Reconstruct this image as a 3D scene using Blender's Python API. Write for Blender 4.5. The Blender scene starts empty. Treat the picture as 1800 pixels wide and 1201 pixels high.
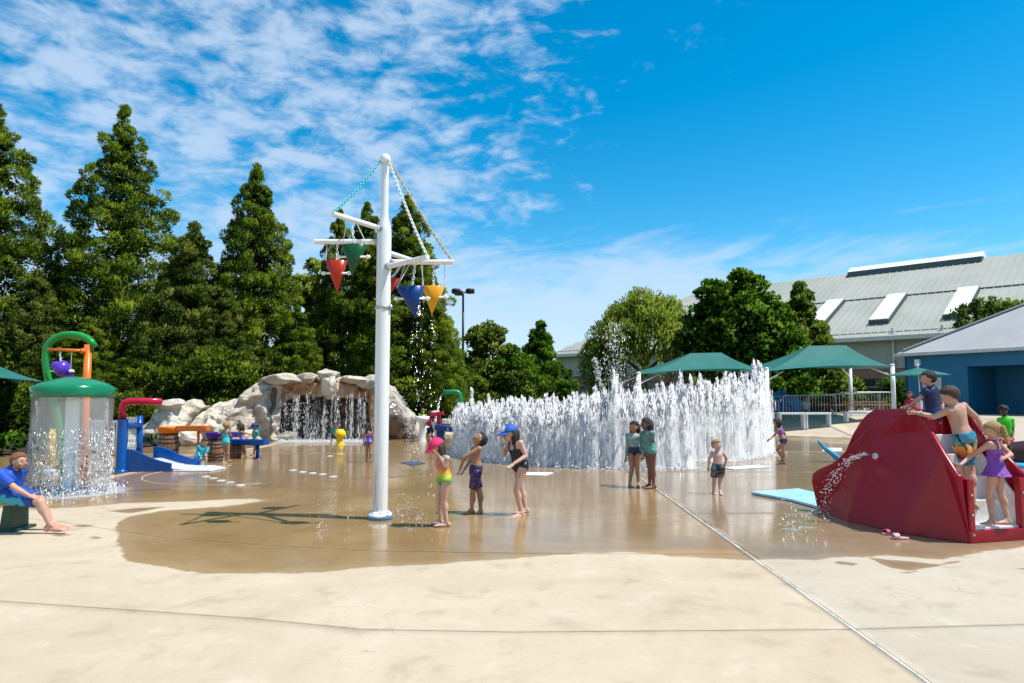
import bpy, math, random
import numpy as np
from mathutils import Vector, Matrix, noise as mnoise

S = bpy.context.scene
COL = S.collection
R = math.radians
# ------------------------------------------------------------------ camera
PITCH, F, HC = R(4.5), 1200.0, 1.8
cd = bpy.data.cameras.new('camera'); cam = bpy.data.objects.new('camera', cd); COL.objects.link(cam)
cam.location = (0, 0, HC); cam.rotation_euler = (R(90)+PITCH, 0, 0)
cd.sensor_width = 36; cd.lens = 24.0; cd.clip_start = 0.1; cd.clip_end = 4000
S.camera = cam
# ------------------------------------------------------------------ sun and sky
SUN_EL, SUN_AZ = 63.0, 101.0           # azimuth clockwise from +Y
sd = bpy.data.lights.new('sun', 'SUN'); sun = bpy.data.objects.new('sun', sd); COL.objects.link(sun)
sd.energy = 4.6; sd.angle = R(0.53); sd.color = (1.0, 0.955, 0.88)
sv = Vector((math.sin(R(SUN_AZ))*math.cos(R(SUN_EL)), math.cos(R(SUN_AZ))*math.cos(R(SUN_EL)), math.sin(R(SUN_EL))))
sun.rotation_euler = sv.to_track_quat('Z', 'Y').to_euler()
sun.location = sv*60
W = bpy.data.worlds.new('World'); S.world = W; W.use_nodes = True
def sky():
    nt = W.node_tree; n = nt.nodes; l = nt.links; n.clear()
    out = n.new('ShaderNodeOutputWorld'); bg = n.new('ShaderNodeBackground'); bg.inputs[1].default_value = 0.11
    st = n.new('ShaderNodeTexSky'); st.sky_type = 'NISHITA'; st.sun_disc = False
    st.sun_elevation = R(SUN_EL); st.sun_rotation = R(SUN_AZ); st.air_density = 1.0; st.dust_density = 0.4; st.ozone_density = 3.0; st.altitude = 100
    hs = n.new('ShaderNodeHueSaturation'); hs.inputs['Saturation'].default_value = 1.50; hs.inputs['Value'].default_value = 1.26; hs.inputs['Hue'].default_value = 0.484
    l.new(st.outputs[0], hs.inputs['Color'])
    tc = n.new('ShaderNodeTexCoord'); sep = n.new('ShaderNodeSeparateXYZ'); l.new(tc.outputs['Generated'], sep.inputs[0])
    def M(op, a, b=None, c=None):
        m = n.new('ShaderNodeMath'); m.operation = op
        for i, v in enumerate((a, b, c)):
            if v is None: continue
            if isinstance(v, (int, float)): m.inputs[i].default_value = v
            else: l.new(v, m.inputs[i])
        return m.outputs[0]
    def ramp(v, lo, hi, a=0.0, b=1.0):
        m = n.new('ShaderNodeMapRange'); m.interpolation_type = 'SMOOTHSTEP'
        m.inputs[1].default_value = lo; m.inputs[2].default_value = hi; m.inputs[3].default_value = a; m.inputs[4].default_value = b
        l.new(v, m.inputs[0]); return m.outputs[0]
    def nz(vec, scale, det, rough, dist=0.0):
        t = n.new('ShaderNodeTexNoise'); t.inputs['Scale'].default_value = scale; t.inputs['Detail'].default_value = det
        t.inputs['Roughness'].default_value = rough; t.inputs['Distortion'].default_value = dist; l.new(vec, t.inputs['Vector']); return t.outputs[0]
    z = sep.outputs[2]; x = sep.outputs[0]
    def stretched(k):
        cb = n.new('ShaderNodeCombineXYZ'); l.new(M('MULTIPLY_ADD', z, 0.45, x), cb.inputs[0]); l.new(sep.outputs[1], cb.inputs[1]); l.new(M('MULTIPLY_ADD', x, -0.10*k, M('MULTIPLY', z, k)), cb.inputs[2]); return cb.outputs[0]
    v = stretched(2.3); v2 = stretched(5.0)
    big = nz(v, 2.6, 3, 0.5, 0.4); puff = nz(v, 16.0, 6, 0.58, 0.35); fine = nz(v, 38.0, 4, 0.55, 0.2); wisp = nz(v2, 4.2, 7, 0.60, 0.5)
    # a sheet of small puffy clouds covers the sky on the left (-X) side and thins out towards +X
    left = ramp(M('MULTIPLY_ADD', z, -0.25, x), 0.16, -0.30)
    tex = M('ADD', M('MULTIPLY', puff, 0.85), M('MULTIPLY', fine, 0.25))
    f1 = ramp(M('ADD', M('ADD', tex, M('MULTIPLY', big, 0.28)), M('MULTIPLY', left, 0.28)), 0.80, 1.12)
    f1 = M('MULTIPLY', f1, ramp(x, 0.36, 0.10))
    low = M('MULTIPLY', ramp(z, 0.30, 0.16), ramp(x, 0.75, 0.15, 0.72, 1.0))       # long soft banks low over the horizon
    f2 = ramp(M('ADD', M('ADD', M('MULTIPLY', wisp, 0.8), M('MULTIPLY', fine, 0.12)), M('MULTIPLY', low, 0.40)), 0.64, 0.92)
    f2 = M('MULTIPLY', f2, M('MINIMUM', M('MULTIPLY', low, 1.4), 1.0))
    f = M('MINIMUM', M('MULTIPLY', M('MAXIMUM', f1, f2), 0.70), 1.0)
    mx = n.new('ShaderNodeMix'); mx.data_type = 'RGBA'; l.new(f, mx.inputs[0]); l.new(hs.outputs[0], mx.inputs[6])
    mx.inputs[7].default_value = (4.75, 5.75, 7.1, 1)
    l.new(mx.outputs[2], bg.inputs[0]); l.new(bg.outputs[0], out.inputs[0])
sky()
S.view_settings.view_transform = 'Standard'; S.view_settings.look = 'None'
S.view_settings.exposure = 0.36; S.view_settings.gamma = 1.0; S.view_settings.use_curve_mapping = False
S.render.engine = 'CYCLES'
S.cycles.max_bounces = 8; S.cycles.transparent_max_bounces = 40; S.cycles.caustics_reflective = False; S.cycles.caustics_refractive = False
S.cycles.use_denoising = True

# ------------------------------------------------------------------ pixel rays (1800 x 1201 photograph) to points of the place
cP, sP = math.cos(PITCH), math.sin(PITCH)
def ray(px, py):
    a, b = (px-900)/F, (600.5-py)/F
    return (a, cP-b*sP, sP+b*cP)
def U(px, py, y):
    r = ray(px, py); t = y/r[1]; return np.array((r[0]*t, y, HC+r[2]*t))
def G(px, py, z=0.0):
    r = ray(px, py); t = (z-HC)/r[2]; return np.array((r[0]*t, r[1]*t, z))
def sstep(x, a, b):
    t = np.clip((x-a)/(b-a), 0, 1); return t*t*(3-2*t)
def gz(x, y):
    r = np.hypot(x-2.0, y-12.0); return 0.85*sstep(r, 20.0, 26.0)
def gzf(x, y): return float(gz(np.float64(x), np.float64(y)))
rng = np.random.default_rng(7)
random.seed(7)

# ------------------------------------------------------------------ materials
def newmat(name):
    m = bpy.data.materials.new(name); m.use_nodes = True
    nt = m.node_tree; n = nt.nodes
    b = n.get('Principled BSDF') or next(k for k in n if k.type == 'BSDF_PRINCIPLED')
    return m, n, nt.links, b
def inp(l, sock, v):
    if hasattr(v, 'is_linked') or v.__class__.__name__.startswith('NodeSocket'): l.new(v, sock)
    else: sock.default_value = v
def nmath(n, l, op, a, b=0.0, clamp=False):
    m = n.new('ShaderNodeMath'); m.operation = op; m.use_clamp = clamp
    inp(l, m.inputs[0], a); inp(l, m.inputs[1], b); return m.outputs[0]
def nnoise(n, l, scale, det=4, rough=0.55, vec=None, dist=0.0):
    t = n.new('ShaderNodeTexNoise'); t.inputs['Scale'].default_value = scale; t.inputs['Detail'].default_value = det
    t.inputs['Roughness'].default_value = rough; t.inputs['Distortion'].default_value = dist
    if vec is not None: l.new(vec, t.inputs['Vector'])
    return t.outputs[0]
def nrange(n, l, v, a, b, c=0.0, d=1.0):
    m = n.new('ShaderNodeMapRange'); m.interpolation_type = 'SMOOTHSTEP'
    l.new(v, m.inputs[0]); m.inputs[1].default_value = a; m.inputs[2].default_value = b; m.inputs[3].default_value = c; m.inputs[4].default_value = d
    return m.outputs[0]
def nmix(n, l, f, a, b, blend='MIX'):
    m = n.new('ShaderNodeMix'); m.data_type = 'RGBA'; m.blend_type = blend
    inp(l, m.inputs[0], f)
    for s, v in ((m.inputs[6], a), (m.inputs[7], b)):
        if isinstance(v, tuple): s.default_value = (*v[:3], 1)
        else: l.new(v, s)
    return m.outputs[2]
def nvec(n, kind='Object'):
    return n.new('ShaderNodeTexCoord').outputs[kind]
def npos(n): return n.new('ShaderNodeNewGeometry').outputs['Position']
def nramp(n, l, v, stops, interp='LINEAR'):
    r = n.new('ShaderNodeValToRGB'); r.color_ramp.interpolation = interp
    e = r.color_ramp.elements
    while len(e) < len(stops): e.new(0.5)
    for k, (p, c) in zip(e, stops): k.position = p; k.color = (*c, 1)
    l.new(v, r.inputs[0]); return r.outputs[0]
def nbump(n, l, b, h, strength=0.3, dist=0.01):
    u = n.new('ShaderNodeBump'); u.inputs['Strength'].default_value = strength; u.inputs['Distance'].default_value = dist
    l.new(h, u.inputs['Height']); l.new(u.outputs[0], b.inputs['Normal'])
MC = {}
def pm(name, rgb, rough=0.5, metal=0.0, var=0.14, scale=6.0, bump=0.15, bscale=60.0, spec=0.5, coat=0.0, bdist=0.004):
    if name in MC: return MC[name]
    m, n, l, b = newmat(name)
    v = npos(n)
    t = nnoise(n, l, scale, 5, 0.6, v)
    lo = tuple(c*(1-var) for c in rgb); hi = tuple(min(1, c*(1+var)) for c in rgb)
    l.new(nmix(n, l, nrange(n, l, t, 0.3, 0.7), lo, hi), b.inputs['Base Color'])
    l.new(nrange(n, l, t, 0.25, 0.75, max(0.03, rough-0.07), min(1, rough+0.07)), b.inputs['Roughness'])
    b.inputs['Metallic'].default_value = metal; b.inputs['Specular IOR Level'].default_value = spec; b.inputs['Coat Weight'].default_value = coat
    b.inputs['Coat Roughness'].default_value = 0.08
    if bump: nbump(n, l, b, nnoise(n, l, bscale, 3, 0.5, v), bump, bdist)
    MC[name] = m; return m

# ------------------------------------------------------------------ things
def tag(o, label=None, cat=None, group=None, kind=None):
    if label: o['label'] = label
    if cat: o['category'] = cat
    if group: o['group'] = group
    if kind: o['kind'] = kind
    return o
def thing(name, label, cat, loc, group=None):
    o = bpy.data.objects.new(name, None); COL.objects.link(o); o.empty_display_size = 0.2
    o.location = tuple(float(c) for c in loc); tag(o, label, cat, group); return o
def origin(p):
    v = Vector((0, 0, 0))
    while p is not None: v += p.location; p = p.parent
    return np.array(v)
def link(name, me, mat, parent=None, smooth=False):
    o = bpy.data.objects.new(name, me); COL.objects.link(o)
    if mat is not None:
        if not me.materials: me.materials.append(mat)
        elif me.materials[0] != mat: o.material_slots[0].link = 'OBJECT'; o.material_slots[0].material = mat
    if parent is not None: o.parent = parent
    if smooth: me.polygons.foreach_set('use_smooth', np.ones(len(me.polygons), dtype=bool))
    return o
def mesh_np(name, V, Fc, attrs=None, nrms=None):
    """V (n,3); Fc (m,k) equal-sized faces"""
    me = bpy.data.meshes.new(name); V = np.asarray(V, dtype=np.float32); Fc = np.asarray(Fc, dtype=np.int32)
    m, k = Fc.shape
    me.vertices.add(len(V)); me.vertices.foreach_set('co', V.ravel())
    me.loops.add(m*k); me.loops.foreach_set('vertex_index', Fc.ravel())
    me.polygons.add(m); me.polygons.foreach_set('loop_start', np.arange(0, m*k, k, dtype=np.int32))
    try: me.polygons.foreach_set('loop_total', np.full(m, k, dtype=np.int32))
    except Exception: pass
    me.update(calc_edges=True)
    if nrms is not None:
        a = me.attributes.new('custom_normal', 'FLOAT_VECTOR', 'POINT'); a.data.foreach_set('vector', np.asarray(nrms, dtype=np.float32).ravel())
    for an, av in (attrs or {}).items():
        a = me.attributes.new(an, 'FLOAT', 'POINT'); a.data.foreach_set('value', np.asarray(av, dtype=np.float32))
    return me
def nrm(v):
    v = np.asarray(v, float); return v/max(np.linalg.norm(v), 1e-9)
def frame(d):
    d = nrm(d); a = np.array((0, 0, 1.0)) if abs(d[2]) < 0.9 else np.array((1.0, 0, 0))
    u = nrm(np.cross(a, d)); return u, np.cross(d, u), d
class MB:
    def __init__(s): s.v = []; s.f = []; s.n = 0
    def add(s, V, Fs):
        V = np.asarray(V, float); s.v.append(V)
        for f in Fs: s.f.append([int(i)+s.n for i in f])
        s.n += len(V); return s
    def box(s, c, size, ax=None):
        """ax: rows are the box's own axes"""
        h = np.array(size, float)/2; k = np.array([(x, y, z) for z in (-1, 1) for y in (-1, 1) for x in (-1, 1)], float)*h
        if ax is not None: k = k @ np.asarray(ax, float)
        return s.add(k+np.asarray(c, float), [(0, 2, 3, 1), (4, 5, 7, 6), (0, 1, 5, 4), (2, 6, 7, 3), (0, 4, 6, 2), (1, 3, 7, 5)])
    def tube(s, pts, r, n=10, caps=True, flat=1.0):
        P = np.asarray(pts, float); m = len(P); r = np.broadcast_to(np.asarray(r, float), (m,))
        V = []; u = None
        for i in range(m):
            d = nrm(P[min(i+1, m-1)]-P[max(i-1, 0)])
            if u is None: u, w, _ = frame(d)
            else:
                u = nrm(u-d*np.dot(u, d)); w = np.cross(d, u)
            a = np.arange(n)*2*math.pi/n
            V.append(P[i]+r[i]*(np.cos(a)[:, None]*u+flat*np.sin(a)[:, None]*w))
        V = np.concatenate(V)
        Fs = [(i*n+j, i*n+(j+1) % n, (i+1)*n+(j+1) % n, (i+1)*n+j) for i in range(m-1) for j in range(n)]
        if caps: Fs += [tuple(range(n))[::-1], tuple((m-1)*n+j for j in range(n))]
        return s.add(V, Fs)
    def cyl(s, a, b, r0, r1=None, n=12): return s.tube([a, b], [r0, r0 if r1 is None else r1], n)
    def lathe(s, prof, c, n=24, axis=(0, 0, 1), caps=False):
        u, w, d = frame(axis); c = np.asarray(c, float); V = []
        for r, h in prof:
            a = np.arange(n)*2*math.pi/n
            V.append(c+d*h+r*(np.cos(a)[:, None]*u+np.sin(a)[:, None]*w))
        m = len(prof); V = np.concatenate(V)
        Fs = [(i*n+j, i*n+(j+1) % n, (i+1)*n+(j+1) % n, (i+1)*n+j) for i in range(m-1) for j in range(n)]
        if caps: Fs += [tuple(range(n))[::-1], tuple((m-1)*n+j for j in range(n))]
        return s.add(V, Fs)
    def ell(s, c, r, ax=None, nu=16, nv=10, fn=None):
        V = [(0, 0, -1)]
        for i in range(1, nv):
            t = -math.pi/2+math.pi*i/nv
            for j in range(nu):
                a = 2*math.pi*j/nu; V.append((math.cos(t)*math.cos(a), math.cos(t)*math.sin(a), math.sin(t)))
        V.append((0, 0, 1)); V = np.array(V)
        if fn is not None: V = fn(V)
        V = V*np.asarray(r, float)
        if ax is not None: V = V @ np.asarray(ax, float)
        Fs = [(0, 1+(j+1) % nu, 1+j) for j in range(nu)]
        for i in range(nv-2):
            for j in range(nu): Fs.append((1+i*nu+j, 1+i*nu+(j+1) % nu, 1+(i+1)*nu+(j+1) % nu, 1+(i+1)*nu+j))
        L = len(V)-1; Fs += [(L, 1+(nv-2)*nu+j, 1+(nv-2)*nu+(j+1) % nu) for j in range(nu)]
        return s.add(V+np.asarray(c, float), Fs)
    def prism(s, poly, off):
        """extrude a polygon (k,3) by vector off"""
        P = np.asarray(poly, float); k = len(P); V = np.concatenate([P, P+np.asarray(off, float)])
        Fs = [tuple(range(k))[::-1], tuple(range(k, 2*k))]+[(i, (i+1) % k, k+(i+1) % k, k+i) for i in range(k)]
        return s.add(V, Fs)
    def grid(s, V, nu, nv):
        return s.add(np.asarray(V).reshape(-1, 3), [(i*nv+j, (i+1)*nv+j, (i+1)*nv+j+1, i*nv+j+1) for i in range(nu-1) for j in range(nv-1)])
    def build(s, name, mat, parent=None, smooth=False, solid=0.0, bevel=0.0, sub=0, org=None):
        V = np.concatenate(s.v)-(origin(parent) if parent is not None else (np.zeros(3) if org is None else np.asarray(org)))
        me = bpy.data.meshes.new(name); me.from_pydata(V.tolist(), [], s.f); me.update()
        o = link(name, me, mat, parent, smooth)
        if org is not None and parent is None: o.location = tuple(org)
        if solid: k = o.modifiers.new('solid', 'SOLIDIFY'); k.thickness = abs(solid); k.offset = -1 if solid > 0 else 1
        if bevel: k = o.modifiers.new('bevel', 'BEVEL'); k.width = bevel; k.segments = 2; k.limit_method = 'ANGLE'; k.angle_limit = R(35)
        if sub: k = o.modifiers.new('sub', 'SUBSURF'); k.levels = k.render_levels = sub
        return o
def flipfix(o):
    import bmesh
    b = bmesh.new(); b.from_mesh(o.data); bmesh.ops.recalc_face_normals(b, faces=b.faces); b.to_mesh(o.data); b.free(); return o
def arc(c, r, a0, a1, n, e1, e2):
    c = np.asarray(c, float); t = np.linspace(a0, a1, n)
    return c+r*(np.cos(t)[:, None]*np.asarray(e1, float)+np.sin(t)[:, None]*np.asarray(e2, float))
# ================================================================== GROUND
def ground_mat():
    m, n, l, b = newmat('lawn_soil'); v = npos(n)
    t = nnoise(n, l, 0.6, 6, 0.6, v); u = nnoise(n, l, 9, 4, 0.6, v)
    l.new(nmix(n, l, nmath(n, l, 'MULTIPLY', t, u), (0.05, 0.09, 0.02), (0.13, 0.20, 0.045)), b.inputs['Base Color'])
    b.inputs['Roughness'].default_value = 0.95; nbump(n, l, b, u, 0.6, 0.05); return m
def sheet(name, xs, ys, zf, mat):
    X, Y = np.meshgrid(xs, ys, indexing='ij'); V = np.stack([X, Y, zf(X, Y)], -1).reshape(-1, 3)
    nu, nv = len(xs), len(ys)
    i, j = np.meshgrid(np.arange(nu-1), np.arange(nv-1), indexing='ij'); i = i.ravel(); j = j.ravel()
    return link(name, mesh_np(name, V, np.stack([i*nv+j, (i+1)*nv+j, (i+1)*nv+j+1, i*nv+j+1], 1)), mat, None, True)
sx = np.concatenate([np.linspace(-600, -70, 14), np.linspace(-60, 60, 61), np.linspace(70, 600, 14)])
sy = np.concatenate([np.linspace(-200, -30, 8), np.linspace(-25, 75, 51), np.linspace(85, 1500, 18)])
tag(sheet('ground', sx, sy, lambda x, y: gz(x, y)-0.16, ground_mat()), kind='structure')

wet_px = [(0, 893), (60, 897), (130, 893), (210, 886), (330, 882), (440, 877), (463, 880), (400, 889), (300, 897), (216, 908), (203, 925), (206, 945), (203, 957),
          (213, 972), (232, 988), (290, 999), (352, 1007), (420, 1009), (490, 1008), (560, 1005), (620, 1000), (700, 996), (770, 991), (900, 982), (980, 976), (1050, 973), (1085, 972),
          (1150, 975), (1230, 981), (1330, 985), (1410, 984), (1480, 981), (1560, 975), (1640, 984), (1720, 972), (1800, 962), (2100, 950)]
wet_poly = np.array([G(*p)[:2] for p in wet_px]+[(16.0, 14.0), (17.5, 20.0), (15.6, 27.2), (14.4, 28.6), (12.0, 30.2), (6, 32), (-9, 31), (-16, 26), (-18, 19), (-14, 11.5)])
streaks = [[(1470, 986), (1520, 991), (1500, 996), (1462, 990)], [(1530, 981), (1570, 985), (1640, 990), (1700, 985), (1660, 997), (1600, 1004), (1560, 999)],
           [(1565, 1005), (1620, 1003), (1600, 1010), (1570, 1009)], [(1650, 993), (1730, 997), (1722, 1000), (1660, 997)], [(1760, 997), (1830, 1000), (1820, 1003), (1770, 1001)],
           [(180, 899), (240, 893), (300, 890), (230, 903)], [(90, 941), (110, 938), (130, 940), (105, 944)], [(118, 925), (150, 921), (175, 924), (140, 929)], [(150, 945), (168, 941), (190, 945), (165, 950)]]
def sdf(P, poly):
    """positive inside"""
    d = np.full(len(P), 1e9); ins = np.zeros(len(P), bool); k = len(poly)
    for i in range(k):
        a, b = poly[i], poly[(i+1) % k]; e = b-a; w = P-a
        t = np.clip((w @ e)/max(e @ e, 1e-9), 0, 1); d = np.minimum(d, np.linalg.norm(w-t[:, None]*e, axis=1))
        c = (a[1] > P[:, 1]) != (b[1] > P[:, 1])
        with np.errstate(divide='ignore', invalid='ignore'):
            ins ^= c & (P[:, 0] < (b[0]-a[0])*(P[:, 1]-a[1])/(b[1]-a[1])+a[0])
    return np.where(ins, d, -d)
def concrete_mat():
    m, n, l, b = newmat('concrete'); v = npos(n)
    def at(k):
        a = n.new('ShaderNodeAttribute'); a.attribute_name = k; return a.outputs['Fac']
    edge = nnoise(n, l, 1.6, 7, 0.62, v)
    wv = nmath(n, l, 'ADD', at('wet'), nmath(n, l, 'MULTIPLY', nmath(n, l, 'SUBTRACT', edge, 0.5), 0.42))
    wet = nrange(n, l, wv, -0.02, 0.05)
    film = nrange(n, l, wv, 0.25, 1.3)                        # standing water further in
    big = nnoise(n, l, 0.35, 6, 0.62, v, 0.6); mid = nnoise(n, l, 2.1, 7, 0.66, v, 0.4); fine = nnoise(n, l, 130, 3, 0.6, v); spk = nnoise(n, l, 34, 2, 0.5, v)
    warm = nmix(n, l, nrange(n, l, big, 0.32, 0.68), (0.50, 0.39, 0.265), (0.585, 0.475, 0.34))
    grey = nmix(n, l, nrange(n, l, big, 0.32, 0.68), (0.455, 0.38, 0.29), (0.52, 0.445, 0.35))
    dry = nmix(n, l, at('grey'), warm, grey)
    dry = nmix(n, l, nmath(n, l, 'MULTIPLY', nrange(n, l, mid, 0.50, 0.74), 0.62), dry, (0.315, 0.255, 0.17))
    dry = nmix(n, l, nmath(n, l, 'MULTIPLY', nrange(n, l, mid, 0.46, 0.28), 0.5), dry, (0.62, 0.55, 0.43))
    blt = nnoise(n, l, 9.0, 6, 0.7, v, 0.3); dry = nmix(n, l, nrange(n, l, blt, 0.52, 0.78, 0.0, 0.5), dry, (0.36, 0.29, 0.19)); dry = nmix(n, l, nrange(n, l, fine, 0.3, 0.75, 0.0, 0.34), dry, (0.30, 0.25, 0.17))
    dry = nmix(n, l, nmath(n, l, 'MULTIPLY', nrange(n, l, spk, 0.74, 0.79), 0.5), dry, (0.16, 0.12, 0.08))
    ring = at('ring'); dry = nmix(n, l, nmath(n, l, 'MULTIPLY', ring, 0.35), dry, (0.42, 0.30, 0.13))
    wc = nmix(n, l, nrange(n, l, big, 0.3, 0.7), (0.25, 0.148, 0.055), (0.40, 0.262, 0.118))
    wc = nmix(n, l, at('grey'), wc, nmix(n, l, nrange(n, l, big, 0.3, 0.7), (0.22, 0.15, 0.085), (0.31, 0.225, 0.14)))
    wc = nmix(n, l, nrange(n, l, mid, 0.35, 0.75, 0.0, 0.35), wc, (0.19, 0.12, 0.055))
    wc = nmix(n, l, nrange(n, l, fine, 0.3, 0.75, 0.0, 0.16), wc, (0.12, 0.08, 0.04))
    wc = nmix(n, l, nmath(n, l, 'MULTIPLY', at('rust'), 0.75), wc, (0.42, 0.22, 0.055))
    # fine rim where the film is drying, hairline cracks and broom strokes in the dry part
    wc = nmix(n, l, nmath(n, l, 'MULTIPLY', nrange(n, l, wv, .30, .02), .40), wc, (.40, .29, .155))
    vo = n.new('ShaderNodeTexVoronoi'); vo.feature = 'DISTANCE_TO_EDGE'; vo.inputs['Scale'].default_value = .55
    dv = n.new('ShaderNodeVectorMath'); dv.operation = 'ADD'; l.new(v, dv.inputs[0]); ds = n.new('ShaderNodeTexNoise'); ds.inputs['Scale'].default_value = 1.8; ds.inputs['Detail'].default_value = 6; l.new(v, ds.inputs['Vector']); l.new(ds.outputs[1], dv.inputs[1]); l.new(dv.outputs[0], vo.inputs['Vector'])
    dry = nmix(n, l, nmath(n, l, 'MULTIPLY', nmath(n, l, 'MULTIPLY', nrange(n, l, vo.outputs[0], .007, .001), nrange(n, l, big, .52, .62)), .5), dry, (.22, .17, .10))
    mp = n.new('ShaderNodeMapping'); mp.inputs['Scale'].default_value = (7, 130, 1); mp.inputs['Rotation'].default_value = (0, 0, .15); l.new(v, mp.inputs[0]); brm = nnoise(n, l, 1.0, 3, .6, mp.outputs[0])
    dry = nmix(n, l, nrange(n, l, brm, .45, .75, 0, .16), dry, (.32, .26, .17))
    l.new(nmix(n, l, wet, dry, wc), b.inputs['Base Color'])
    wr = nmath(n, l, 'SUBTRACT', nrange(n, l, big, 0.3, 0.7, 0.30, 0.20), nmath(n, l, 'MULTIPLY', film, 0.11))
    r = n.new('ShaderNodeMix'); l.new(wet, r.inputs[0]); r.inputs[2].default_value = 0.85; l.new(wr, r.inputs[3]); l.new(r.outputs[0], b.inputs['Roughness'])
    b.inputs['IOR'].default_value = 1.36
    h = nmath(n, l, 'ADD', nmath(n, l, 'MULTIPLY', fine, 0.4), mid)
    rip = nnoise(n, l, 9, 3, 0.5, v)
    st = n.new('ShaderNodeMix'); l.new(wet, st.inputs[0]); l.new(h, st.inputs[2]); l.new(nmath(n, l, 'MULTIPLY', nmath(n, l, 'ADD', nmath(n, l, 'MULTIPLY', rip, 0.14), nmath(n, l, 'MULTIPLY', mid, 0.35)), 1.0), st.inputs[3])
    nbump(n, l, b, st.outputs[0], 0.30, 0.012)
    return m
M_CONC = concrete_mat()
# base sheet: the dark bed that shows in the joints between the slabs
pv = sheet('pavement', np.linspace(-46, 46, 93), np.linspace(-8, 50, 59), lambda x, y: gz(x, y)-0.008-0.02*(np.hypot(x-2.0, y-12.0) > 18.5), pm('joint_bed', (0.40, 0.32, 0.22), 0.9))
tag(pv, kind='structure')
JX = [-46, -9, 0, 46]
def row(xs, ys): return lambda x: np.interp(x, xs, ys)
AX = 2.62
def axx(y): return 0.019*(y-4.28)
left_rows = [row([-46, 0], [-8, -8]), row([-30, -8, -4.63, -2.13, -1.17, 0, 2.62], [10.8, 6.9, 6.17, 5.68, 5.42, 5.36, 5.42]),
             row([-46, -14, -6.6, -4.37, -2.77, -1.85, 0, 2.62], [15.5, 12.6, 9.95, 8.74, 8.3, 8.09, 7.95, 7.9]),
             row([-46, -8, -4.76, -3, -1, 2.62], [15.6, 12.9, 13.76, 15.1, 15.9, 16.0]), row([-46, 3], [21.5, 21.5]), row([-46, 3], [29.5, 29.5]), row([-46, 3], [50, 50])]
right_rows = [row([0, 46], [-8, -8]), row([2.6, 4.15, 46], [5.42, 5.54, 6.5]), row([2.6, 5, 46], [10.6, 10.65, 10.9]), row([2.6, 46], [16.2, 16.2]), row([2.6, 46], [22, 22]), row([2.6, 46], [29, 29]), row([2.6, 46], [50, 50])]
def slab(x0, x1, lo, hi, grey, dx, dy, top):
    g = 0.0035
    nx = max(3, int((x1-x0)/dx)); xs = np.linspace(x0+(.014 if x0 == AX else g), x1-(.014 if x1 == AX else g), nx)
    ylo, yhi = lo(xs)+g, hi(xs)-g
    ny = max(3, int(np.max(yhi-ylo)/dy)); t = np.linspace(0, 1, ny)
    Y = ylo[:, None]+(yhi-ylo)[:, None]*t[None]; X = np.repeat(xs[:, None], ny, 1); X = X+axx(Y)*(0 if x0 < -20 and x1 < -1 else 1)
    Z = gz(X, Y); V = np.stack([X, Y, Z], -1).reshape(-1, 3)
    i, j = np.meshgrid(np.arange(nx-1), np.arange(ny-1), indexing='ij'); i = i.ravel(); j = j.ravel()
    Fq = np.stack([i*ny+j, (i+1)*ny+j, (i+1)*ny+j+1, i*ny+j+1], 1)
    # rim walls down to the bed
    rim = np.concatenate([np.arange(ny), np.arange(1, nx)*ny+ny-1, (nx-1)*ny+np.arange(ny-2, -1, -1), np.arange(nx-2, 0, -1)*ny])
    k = len(V); low = V[rim].copy(); low[:, 2] -= 0.03; a = np.arange(len(rim)); b = (a+1) % len(rim)
    Fq = np.concatenate([Fq, np.stack([rim[a], rim[b], k+b, k+a], 1)[:, ::-1]]); V = np.concatenate([V, low])
    P = V[:, :2]; w = sdf(P, wet_poly)
    for s in streaks: w = np.maximum(w, sdf(P, np.array([G(*q)[:2] for q in s]))*2.0-0.02)
    c = np.array(G(1215, 972)[:2]); e = np.hypot((P[:, 0]-c[0])/0.75, (P[:, 1]-c[1])/0.20); rust = 1-sstep(e, 0.55, 1.25)
    c = np.array(G(1240, 1000)[:2]); e = np.hypot((P[:, 0]-c[0])/0.68, (P[:, 1]-c[1])/0.30); ring = np.exp(-((e-1)/0.09)**2)*(P[:, 1] < c[1]+0.16)
    me = mesh_np('slab', V, Fq, {'wet': w, 'grey': np.full(len(V), grey), 'rust': rust, 'ring': ring})
    return link('slab', me, M_CONC, pv, True)
for rr, x0, x1, g0 in ((left_rows, -9.0, AX, 0.12), (left_rows, -46, -9.0, 0.1), (right_rows, AX, 14.0, 0.95), (right_rows, 14.0, 46, 0.8)):
    for q in range(len(rr)-1):
        near = q in (0, 1, 2) and -10 < x0 < 14
        far = x0 < -9.5 or x0 > 13
        slab(x0, x1, rr[q], rr[q+1], min(1, max(0, g0+(0.0 if q < 2 else 0.22 if x0 == -9.0 and q > 2 else 0))), 0.07 if near else (0.6 if far else 0.2), 0.05 if near and q else (0.5 if far else 0.18), None)
# white sealant in the long joint
jm = MB(); yy = np.concatenate([np.arange(2.4, 7.2, 0.30), np.arange(7.2, 16.0, 0.5)])
for i in range(len(yy)-1):
    y0, y1 = yy[i]+0.003, yy[i+1]-0.003; j = 0.0025*math.sin(i*7.3)
    x0, x1 = AX+axx(y0)+j, AX+axx(y1)+j*0.4
    jm.box(((x0+x1)/2, (y0+y1)/2, -0.010), (0.019, y1-y0, 0.016), [(1, -0.019, 0), (0.019, 1, 0), (0, 0, 1)])
jm.build('joint_sealant', pm('sealant', (0.66, 0.64, 0.57), 0.6, var=.35, scale=4, bump=0.5), pv)
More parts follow.
